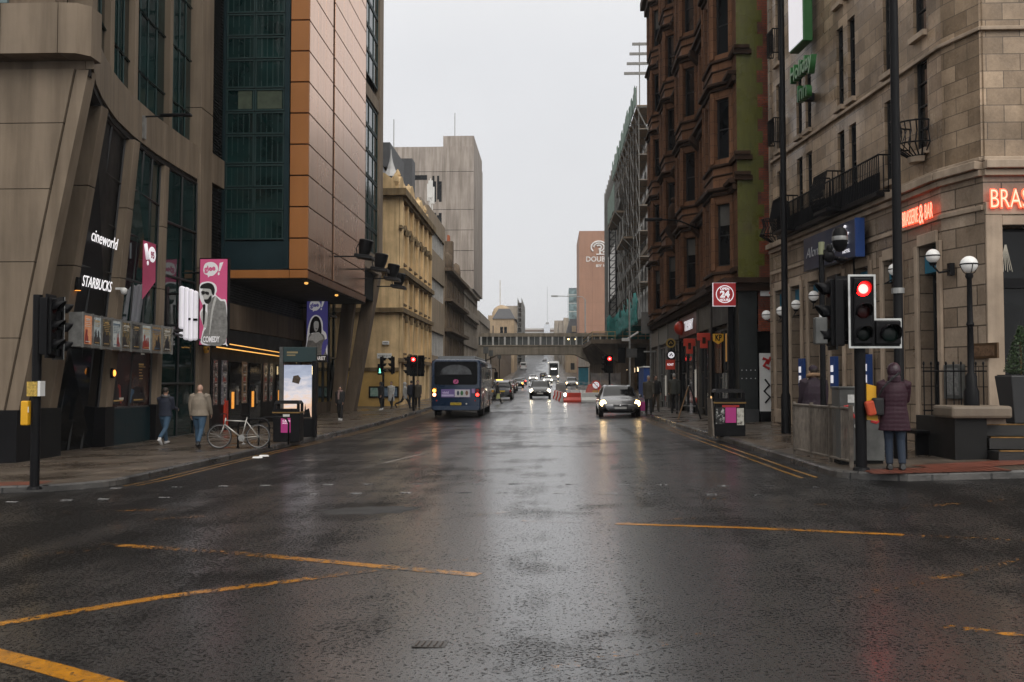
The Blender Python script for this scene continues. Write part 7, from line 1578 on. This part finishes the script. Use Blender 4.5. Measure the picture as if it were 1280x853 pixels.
mb = MB(); mb.lathe([(.02, 4.42), (.10, 4.40), (.14, 4.32), (.15, 4.24)], (.33, -.1, 0), 16); mb.lathe([(.15, 4.16), (.14, 4.06), (.08, 3.96), (.02, 3.94)], (.33, -.1, 0), 16); mb.build('dome', K['black'], t, 'auto'); MB().lathe([(.15, 4.241), (.155, 4.2), (.15, 4.161)], (.33, -.1, 0), 16).build('steel_ring', K['steel'], t, 'auto')
# ---------------- pedestrian railing and cabinet ----------------
gr = thing('pedestrian_railing', 'weathered grey steel pedestrian railing along the right kerb', 'railing', (4.95, 18.4, .2), world=True); mb = MB(); q = MB()
def rl(t): return V((5.02 - .18 * t, 16.95 + 3.15 * t, 0))
g = lambda p: pz(p.x, p.y)
n = 34
for i in range(n + 1):
    p = rl(i / n); z = g(p); q.box(p.x - .012, p.x + .012, p.y - .012, p.y + .012, z + .10, z + 1.0)
q.build('bars', K['weathered'], gr)
for z in (.10, .98): mb.tube([rl(i / 6) + V((0, 0, g(rl(i / 6)) + z)) for i in range(7)], .026, 6)
mb.build('rails', K['weathered'], gr)
for i in (0, .33, .66, 1): p = rl(i); MB().box(p.x - .03, p.x + .03, p.y - .03, p.y + .03, g(p) - .05, g(p) + 1.04).build('post', K['weathered'], gr)
cb_ = thing('utility_cabinet', 'grey utility cabinet with red graffiti and stickers behind the signal pole', 'cabinet', (5.35, 17.6, pz(5.3, 17.6)))
MB().box(-.38, .38, -.18, .30, .06, 1.30).build('case', K['grey_cab'], cb_, bevel=.015); MB().box(-.40, .40, -.20, .32, 1.30, 1.34).build('lid', K['grey_cab'], cb_, bevel=.01); MB().box(-.36, .36, -.15, .28, 0, .06).build('plinth', K['blackm'], cb_)
q = MB(); q.box(-.005, .005, -.186, -.178, .1, 1.28); q.box(.04, .06, -.2, -.18, .6, .75); q.build('door_seam', K['black'], cb_)
def front(mb, pts, r): mb.tube([(a, -.183, b) for a, b in pts], r, 5, flat=.25)
q = MB(); front(q, [(-.30, .98), (-.25, 1.0), (-.20, .90), (-.14, .82), (-.06, .80), (.02, .86)], .032); front(q, [(-.30, .62), (-.28, .50), (-.30, .44)], .03); front(q, [(.15, .75), (.24, .72), (.32, .78)], .03); q.build('red_graffiti', K['graff'], cb_)
q = MB(); q.lathe([(.002, -.186), (.055, -.186), (.055, -.181), (.002, -.181)], (-.08, 0, .66), 16, 'y'); q.box(-.24, -.13, -.186, -.181, 1.06, 1.20); q.box(-.05, .03, -.186, -.181, 1.0, 1.12); q.box(.12, .2, -.186, -.181, 1.08, 1.2); q.box(-.24, -.14, -.186, -.181, .9, 1.0); q.build('sticker', K['sticker'], cb_)
# ---------------- bins, stand, bicycle, advertising panel ----------------
def bin_(label, loc, rz, posters):
    t = thing('litter_bin', label, 'litter bin', loc, rz); w, d = .40, .32
    MB().box(-w, w, -d, d, 0, .86).build('body', K['black'], t, bevel=.02); MB().box(-w - .02, w + .02, -d - .02, d + .02, .862, .90).build('gold_rim', mat('worn gold rim', (.22, .13, .04), .4, metal=.4), t)
    mb = MB()
    for x in (-w + .05, w - .05):
        for y in (-d + .04, d - .04): mb.box(x - .04, x + .04, y - .03, y + .03, .90, 1.14)
    mb.build('corner_post', K['black'], t); mb = MB(); mb.prism([(-w, -d, 1.14), (w, -d, 1.14), (w, d, 1.14), (-w, d, 1.14)], [(-w + .05, -d + .08, 1.24), (w - .05, -d + .08, 1.24), (w - .05, d - .08, 1.24), (-w + .05, d - .08, 1.24)]); mb.build('hood', K['black'], t, bevel=.02)
    MB().box(-w, w, -d + .001, -d + .03, .90, 1.0).build('front_lip', K['black'], t); MB().box(-w + .1, w - .1, -d + .1, d - .1, .91, .97).build('inner_tray', K['grey_cab'], t)
    for nm, x0, x1, z0, z1, m in posters: MB().box(x0, x1, -d - .008, -d - .001, z0, z1).build(nm, m, t)
    return t
p = gp(356, 553, PH); b1 = bin_('black litter bin with one magenta poster on the left pavement', (p.x, p.y + .4, p.z), R(3), [('magenta_poster', -.16, .13, .28, .72, K['magenta']), ('label', -.10, .10, .76, .83, K['sticker'])])
text('lettering', 'CASH', .09, (-.11, -.332, .60), (1, 0, 0), K['letter_p'], b1, .002); text('lettering', 'POSTER', .06, (-.11, -.332, .54), (1, 0, 0), K['letter_p'], b1, .002)
p = gp(913, 546, PH); b2 = bin_('black litter bin with several torn posters on the right pavement', (p.x, p.y + .35, p.z), R(0), [('magenta_poster', -.12, .16, .36, .76, K['magenta']), ('white_poster', .18, .36, .30, .74, poster('gig print', [(.02, .02, .02), (.5, .48, .42), (.6, .6, .58)], (6, 6, 6))), ('white_poster', -.37, -.14, .32, .76, poster('torn print', [(.02, .02, .02), (.02, .02, .02), (.6, .6, .58)], (7, 7, 7))), ('red_strip', -.2, .24, .765, .82, K['graff'])])
t = thing('bin_side_board', 'narrow tilted scuffed board leaning on the left side of the right bin', 'board', (p.x - .47, p.y + .2, p.z), R(8)); MB().prism([(-.01, -.2, 0), (.03, -.2, 0), (.03, .2, 0), (-.01, .2, 0)], [(-.05, -.18, 1.0), (-.01, -.18, 1.0), (-.01, .18, 1.0), (-.05, .18, 1.0)]).build('board', K['weathered'], t); MB().ell((-.05, -.2, 1.02), .025, .02, .035).build('warm_glint', K['warm_dim'], t, True)  # glowing bead imitates a warm reflection on the bin's left edge, no lamp
# bicycle
def bicycle(label, loc, rz):
    t = thing('bicycle', label, 'bicycle', loc, rz); fm = mat('pale silver frame', (.42, .41, .38), .35, metal=.4); W = .335; A = V((-.52, 0, W)); B = V((.52, 0, W))
    for c, nm in ((A, 'wheel'), (B, 'wheel')):
        mb = MB(); mb.tube([c + V((math.cos(a) * W * .955, 0, math.sin(a) * W * .955)) for a in [i * TAU / 32 for i in range(33)]], .019, 8, False); w = mb.build(nm, K['tyre'], t, True); q = MB(); q.tube([c + V((math.cos(a) * W * .89, 0, math.sin(a) * W * .89)) for a in [i * TAU / 32 for i in range(33)]], .010, 5, False); q.build('rim', K['rim'], w, True); q = MB()
        for i in range(18): a = i * TAU / 18; q.bar(c + V((0, .02 * (-1) ** i, 0)), c + V((math.cos(a) * W * .88, 0, math.sin(a) * W * .88)), .0018, 3)
        q.lathe([(.02, -.04), (.02, .04)], tuple(c), 8, 'y'); q.build('spokes', K['steel'], w)
    bb = V((.08, 0, .29)); st = V((.22, 0, .80)); hd = V((-.34, 0, .80)); hl = V((-.38, 0, .66)); tp = V((.20, 0, .74))
    mb = MB(); mb.bar(hd + V((0, 0, -.03)), tp, .018, 8); mb.bar(hl, bb, .020, 8); mb.bar(bb, st + V((.0, 0, .06)), .018, 8); mb.bar(hd + V((-.01, 0, .04)), hl, .022, 8)
    for s in (-1, 1): mb.bar(bb + V((0, s * .03, 0)), B + V((0, s * .06, 0)), .011, 6); mb.bar(tp + V((0, s * .02, 0)), B + V((0, s * .06, 0)), .010, 6); mb.tube([hl + V((0, s * .04, 0)), hl + V((-.06, s * .055, -.16)), A + V((0, s * .06, 0))], .012, 6)
    mb.build('frame', fm, t, True); mb = MB(); mb.tube([hd + V((0, 0, .02)), hd + V((.0, 0, .14)), hd + V((-.10, 0, .15))], .014, 6); mb.bar(hd + V((-.10, -.28, .15)), hd + V((-.10, .28, .15)), .013, 8); mb.build('handlebar', K['black'], t)
    mb = MB(); mb.loft([(.13, 0, .875, .03, .02), (.13, 0, .885, .13, .03), (.16, 0, .90, .15, .06), (.17, 0, .915, .13, .07), (.18, 0, .918, .05, .03)]); mb.build('saddle', K['black'], t, True)
    mb = MB(); mb.lathe([(.09, -.055), (.09, -.045)], tuple(bb), 20, 'y'); mb.bar(bb + V((0, -.06, 0)), bb + V((.07, -.07, -.15)), .012); mb.box(bb.x + .03, bb.x + .12, -.15, -.06, bb.z - .165, bb.z - .14); mb.tube([bb + V((.0, -.05, .09)), B + V((0, -.05, .04)), B + V((.04, -.05, 0)), B + V((0, -.05, -.04)), bb + V((0, -.05, -.09))], .006, 4); mb.build('crankset', K['steel'], t)
    return t
p = gp(298, 561, PH); bicycle('pale silver bicycle leaning on a black rack on the left pavement', (p.x, p.y + .02, p.z), R(8))
def rack(label, loc, rz):
    t = thing('bike_rack', label, 'bike rack', loc, rz, 'black hoop bike racks'); MB().tube([(-.42, 0, 0), (-.42, 0, .62), (-.36, 0, .76), (-.24, 0, .80), (.24, 0, .80), (.36, 0, .76), (.42, 0, .62), (.42, 0, 0)], .028, 8).build('hoop', K['black'], t, True); MB().lathe([(.07, 0), (.07, .015)], (-.42, 0, 0), 10).build('foot', K['black'], t); MB().lathe([(.07, 0), (.07, .015)], (.42, 0, 0), 10).build('foot', K['black'], t); return t
rk = rack('black hoop bike rack just behind the bicycle saddle', (p.x + .35, p.y + .22, p.z), R(8)); dup(rk, (p.x + .55, p.y + 1.5, p.z), R(8), 'black hoop bike rack nearer the litter bin, behind the first rack')
# advertising panel
p = gp(363, 549, PH); ad = thing('advertising_panel', 'lit advertising panel with a sunset poster under a dark teal header', 'advertising panel', (p.x, p.y + 1.0, p.z), R(2))
MB().box(-.55, .55, -.12, .16, 0, .62).build('base', K['black'], ad, bevel=.02); MB().box(-.62, -.50, -.14, .18, 0, 2.95).build('side_post', K['grey_cab'], ad, bevel=.01); MB().box(.46, .58, -.12, .16, 0, 2.5).build('side_post', K['black'], ad, bevel=.01); MB().box(-.50, .57, -.10, .14, 2.46, 2.95).build('header', mat('dark teal header', (.008, .03, .032), .35), ad, bevel=.01)
def sunset():
    m, nt, b = newmat('sunset poster'); tc = N(nt, 'ShaderNodeTexCoord'); sx = N(nt, 'ShaderNodeSeparateXYZ'); L(nt, tc.outputs['Object'], sx.inputs[0]); a = N(nt, 'ShaderNodeMath', operation='ADD'); L(nt, mrange(nt, sx.outputs['Z'], .65, 2.4, 0, .85), a.inputs[0]); L(nt, mrange(nt, noise(nt, coords(nt, 'Object', (2, 2, 5)), 1.5, 5), .3, .7, -.05, .25), a.inputs[1])
    c = ramp(nt, a.outputs[0], [(0, (.35, .26, .30)), (.25, (.75, .50, .34)), (.45, (.62, .58, .60)), (.75, (.34, .38, .48)), (1, (.26, .30, .40))]); L(nt, c, b.inputs['Base Color']); L(nt, c, b.inputs['Emission Color']); b.inputs['Emission Strength'].default_value = .55; return m
MB().box(-.47, .44, -.09, -.05, .66, 2.36).build('lit_poster', sunset(), ad); mb = MB(); mb.prism([(-.20, -.094, 1.80), (.02, -.094, 1.74), (.08, -.094, 1.92), (.0, -.094, 2.03), (-.16, -.094, 2.0)], [(-.20, -.10, 1.80), (.02, -.10, 1.74), (.08, -.10, 1.92), (.0, -.10, 2.03), (-.16, -.10, 2.0)]); mb.build('dark_cube_motif', mat('brown cube print', (.06, .04, .025), .4, var=.6, vs=14), ad)
q = MB(); q.prism([(.18, -.094, .66), (.42, -.094, .66), (.36, -.094, .95), (.26, -.094, .9), (.24, -.094, 1.1)], [(.18, -.10, .66), (.42, -.10, .66), (.36, -.10, .95), (.26, -.10, .9), (.24, -.10, 1.1)]); q.build('figure_motif', K['black'], ad); q = MB(); q.ell((-.05, -.14, 2.42), .02); q.box(-.38, -.1, -.104, -.101, 2.66, 2.70); q.box(-.38, -.02, -.104, -.101, 2.74, 2.80); q.build('header_print', mat('dim gold print', (.25, .2, .10), .5), ad)
# sandwich board
p = gp(862, 524, PH); t = thing('sandwich_board', 'leaning wooden sandwich board standing outside the shops on the right', 'sign', (p.x, p.y, p.z), R(-10))
for s in (-1, 1): mb = MB(); mb.prism([(s * .42 - .02, -.28, 0), (s * .42 + .02, -.28, 0), (s * .42 + .02, .28, 0), (s * .42 - .02, .28, 0)], [(s * .02 - .02, -.28, 1.25), (s * .02 + .02, -.28, 1.25), (s * .02 + .02, .28, 1.25), (s * .02 - .02, .28, 1.25)]); mb.build('board', K['timber'] if s < 0 else K['black'], t)
MB().bar((-.02, -.29, 1.25), (-.02, .29, 1.25), .02).build('hinge', K['steel'], t); MB().bar((-.25, -.25, .5), (.25, -.25, .5), .012).build('stay', K['steel'], t)
# bollard, shopping bag
p = gp(214, 551, PH); t = thing('bollard', 'short steel bollard stub by the concrete pier', 'bollard', (p.x, p.y + 3, pz(p.x, p.y + 3))); MB().lathe([(.07, 0), (.07, .38), (.05, .42), (.01, .43)], (0, 0, 0), 12).build('post', K['steel'], t, True); MB().lathe([(.10, 0), (.10, .02)], (0, 0, 0), 12).build('foot', K['black'], t)
p = at(802, 507, 46.6); t = thing('carrier_bag', 'pink carrier bag held low beside the walker behind the silver car', 'bag', (p.x, 46.6, p.z - .25)); MB().prism([(-.22, -.08, 0), (.22, -.08, 0), (.22, .08, 0), (-.22, .08, 0)], [(-.2, -.04, .42), (.2, -.04, .42), (.2, .04, .42), (-.2, .04, .42)]).build('bag_body', K['magenta'], t, bevel=.02); MB().tube([(-.1, 0, .42), (-.05, 0, .58), (.05, 0, .58), (.1, 0, .42)], .012, 5).build('handle', K['magenta'], t)
# ---------------- roadworks ----------------
def barrier_unit():
    t = thing('plastic_barrier', 'x', 'barrier', (0, 0, 0), 0, 'red and white roadworks barriers'); return t
def barrier(label, x, y, rz, m):
    t = thing('plastic_barrier', label, 'barrier', ground_at(x, y), rz, 'red and white roadworks barriers'); mb = MB(); prof = [(-.26, 0), (.26, 0), (.26, .14), (.15, .36), (.15, .70), (-.15, .70), (-.15, .36), (-.26, .14)]
    mb.prism([(-.66, a, b) for a, b in prof], [(.66, a, b) for a, b in prof]); mb.build('base_block', m, t, bevel=.02); q = MB(); q.tube([(-.55, 0, .6), (-.55, 0, 1.4), (.55, 0, 1.4), (.55, 0, .6)], .022, 6)
    for i in range(1, 16): xx = -.55 + 1.1 * i / 16; q.bar((xx, 0, .52), (xx, 0, 1.24), .007, 4)
    for i in range(1, 6): q.bar((-.55, 0, .52 + .12 * i), (.55, 0, .52 + .12 * i), .006, 4)
    q.build('mesh_fence', K['steel'], t); return t
specs = [(1.55, 74.5, 0, 'red_pl', 'red plastic barrier at the near left corner of the roadworks'), (2.9, 74.5, 0, 'white_pl', 'white plastic barrier in the middle of the near roadworks side'), (4.2, 74.6, 0, 'red_pl', 'red plastic barrier at the near right of the roadworks beside the silver car')]
for i, (x, y, rz, m, lab) in enumerate(specs): barrier(lab, x, y, rz, K[m])
side = ['white plastic barrier first along the left roadworks side', 'red plastic barrier second along the left roadworks side', 'white plastic barrier third along the left roadworks side', 'red plastic barrier fourth along the left roadworks side', 'white plastic barrier fifth along the left roadworks side', 'red plastic barrier farthest along the left roadworks side']
for i in range(6): barrier(side[i], 1.0 - .10 * i, 75.3 + 2.2 * i, R(80), K['white_pl' if i % 2 == 0 else 'red_pl'])
barrier('red plastic barrier at the back right of the roadworks', 3.6, 84, R(10), K['red_pl']); barrier('white plastic barrier at the back centre of the roadworks', 2.3, 86.5, R(5), K['white_pl'])
t = thing('warning_lamp', 'bright white warning lamp on the near left barrier corner', 'lamp', ground_at(1.02, 74.35)); MB().box(-.1, .1, -.06, .06, .34, .72).build('case', K['white_pl'], t, bevel=.02); MB().ell((0, -.08, .56), .10, .05, .10).build('lens', em('white warning lamp', (1, .92, .78), 14), t, True); MB().box(-.04, .04, -.04, .04, 0, .34).build('post', K['steel'], t)
t = thing('road_sign', 'round red and yellow road sign fixed above the middle barrier', 'sign', ground_at(3.35, 75.2)); MB().lathe([(.002, -.02), (.36, -.02), (.36, .0), (.002, .0)], (0, 0, 1.25), 22, 'y').build('disc', K['red_pl'], t); MB().lathe([(.002, -.03), (.25, -.03), (.25, -.021), (.002, -.021)], (0, 0, 1.25), 22, 'y').build('inner_disc', K['letter_p'], t); q = MB(); q.bar((-.2, -.03, 1.45), (.2, -.03, 1.05), .03); q.build('red_bar', K['red_pl'], t); MB().box(-.25, .25, -.02, 0, .6, .85).build('yellow_plate', K['yel_pl'], t); MB().bar((0, .03, 0), (0, .03, 1.6), .03).build('post', K['steel'], t)
t = thing('red_cover_sheet', 'red sheet over stacked materials inside the roadworks enclosure', 'sheet', ground_at(3.4, 80)); MB().prism([(-.9, -.6, 0), (.9, -.6, 0), (.9, .6, 0), (-.9, .6, 0)], [(-.4, -.3, 1.3), (.6, -.3, 1.15), (.5, .3, 1.3), (-.5, .3, 1.2)]).build('sheet', K['red_pl'], t, bevel=.08)
# far lamp columns and signs
t = thing('street_light', 'thin street light with a long arm before the pink brown tower', 'street light', (7.0, 205, pz(7, 205))); mb = MB(); mb.tube([(0, 0, 0), (0, 0, 17)], .14, 6); mb.tube([(0, 0, 17), (-.6, 0, 17.6), (-6, 0, 17.8)], .08, 6); mb.build('column', K['steel'], t); MB().box(-7, -5.6, -.3, .3, 17.6, 17.9).build('lantern', K['steel'], t)
t = thing('sign_board', 'grey square sign board on a post beside the shopfront row', 'sign', (6.0, 60.5, pz(6, 60.5))); mb = MB(); mb.bar((0, 0, 0), (0, 0, 5.6), .05); mb.bar((-.4, 0, 3.2), (.4, 0, 3.2), .05); mb.build('post', K['steel'], t); MB().box(-.55, .6, -.06, .06, 4.3, 5.6).build('board', mat('grey sign back', (.16, .155, .145), .6), t)
t = thing('camera_pole', 'slim pole with white cameras in front of the dark deck', 'camera pole', (5.2, 66.5, pz(5.2, 66.5))); MB().bar((0, 0, 0), (0, 0, 7.5), .06).build('pole', K['steel'], t); mb = MB(); mb.box(-.5, .0, -.1, .1, 4.1, 4.3); mb.bar((-.2, 0, 4.2), (.6, 0, 4.7), .06); mb.build('camera', K['white_pl'], t); MB().box(-.2, .5, -.08, .08, 3.0, 3.6).build('sign_back', K['grey_cab'], t)
for i, (px, Y, lab) in enumerate(((643, 135, 'thin lamp post on the left pavement by the bridge'), (649, 160, 'thin lamp post on the left pavement beyond the bridge'), (641, 118, 'dark post with a sign on the left pavement before the bridge'))):
    x = at(px, 470, Y).x - 3.2; t = thing('lamp_post', lab, 'lamp post', (x, Y, pz(x, Y))); MB().bar((0, 0, 0), (0, 0, 5.2), .07).build('post', K['black'], t); MB().box(-.3, .3, -.1, .1, 4.4, 5.2).build('head', K['grey_cab'], t)
# ---------------- air, sky, light, camera ----------------
m = bpy.data.materials.new('damp air'); m.use_nodes = True; nt = m.node_tree; nt.nodes.remove(nt.nodes['Principled BSDF']); pv = nt.nodes.new('ShaderNodeVolumePrincipled'); pv.inputs['Color'].default_value = (.86, .88, .92, 1); pv.inputs['Density'].default_value = .00028; pv.inputs['Anisotropy'].default_value = .2; nt.links.new(pv.outputs[0], nt.nodes['Material Output'].inputs['Volume'])
tag(MB().box(-910, 910, -40, 2300, -3, 100).build('haze', m), kind='stuff')
w = bpy.data.worlds.new('World'); sc.world = w; w.use_nodes = True; nt = w.node_tree; bg = nt.nodes['Background']
sky = nt.nodes.new('ShaderNodeTexSky'); sky.sky_type = 'NISHITA'; sky.sun_disc = False; sky.sun_elevation = R(42); sky.sun_rotation = R(158); sky.dust_density = 3
tc = nt.nodes.new('ShaderNodeTexCoord'); sp = nt.nodes.new('ShaderNodeSeparateXYZ'); L(nt, tc.outputs['Generated'], sp.inputs[0])
mr = mrange(nt, sp.outputs['Z'], .0, .9, 0, 1)
cl = ramp(nt, mr, [(0, (8.5, 8.5, 8.65, 1)), (.35, (8.5, 8.55, 8.75, 1)), (1, (14.5, 14.0, 13.2, 1))])
hs = nt.nodes.new('ShaderNodeMix'); hs.data_type = 'RGBA'; hs.inputs[0].default_value = .94; L(nt, sky.outputs[0], hs.inputs[6])
vm = nt.nodes.new('ShaderNodeVectorMath'); vm.operation = 'SCALE'; L(nt, mrange(nt, noise(nt, tc.outputs['Generated'], 2.2, 6, .6), .3, .7, .955, 1.04), vm.inputs['Scale']); L(nt, cl, vm.inputs[0]); L(nt, vm.outputs[0], hs.inputs[7])
L(nt, hs.outputs[2], bg.inputs['Color']); bg.inputs['Strength'].default_value = .1
sl = bpy.data.lights.new('sun', 'SUN'); sl.energy = 1.5; sl.angle = R(50); sl.color = (1, .96, .9); so = bpy.data.objects.new('sun', sl); col.objects.link(so)
el, az = R(42), R(158); so.rotation_euler = V((-math.sin(az) * math.cos(el), -math.cos(az) * math.cos(el), -math.sin(el))).to_track_quat('-Z', 'Y').to_euler()
cam = bpy.data.cameras.new('camera'); cam.sensor_width = 36; cam.lens = 36 * FPX / 1280; cam.clip_end = 6000; cam.clip_start = .1
co = bpy.data.objects.new('camera', cam); col.objects.link(co); co.location = CAM; co.rotation_euler = CROT.to_euler(); sc.camera = co
cam.dof.use_dof = True; cam.dof.focus_distance = 30; cam.dof.aperture_fstop = 5.6
sc.view_settings.view_transform = 'Standard'; sc.view_settings.look = 'None'; sc.view_settings.gamma = 1; sc.view_settings.exposure = 0; sc.view_settings.use_curve_mapping = False
sc.cycles.use_denoising = True; sc.cycles.max_bounces = 6; sc.cycles.volume_bounces = 0; sc.cycles.sample_clamp_indirect = 6; sc.cycles.caustics_reflective = False; sc.cycles.caustics_refractive = False
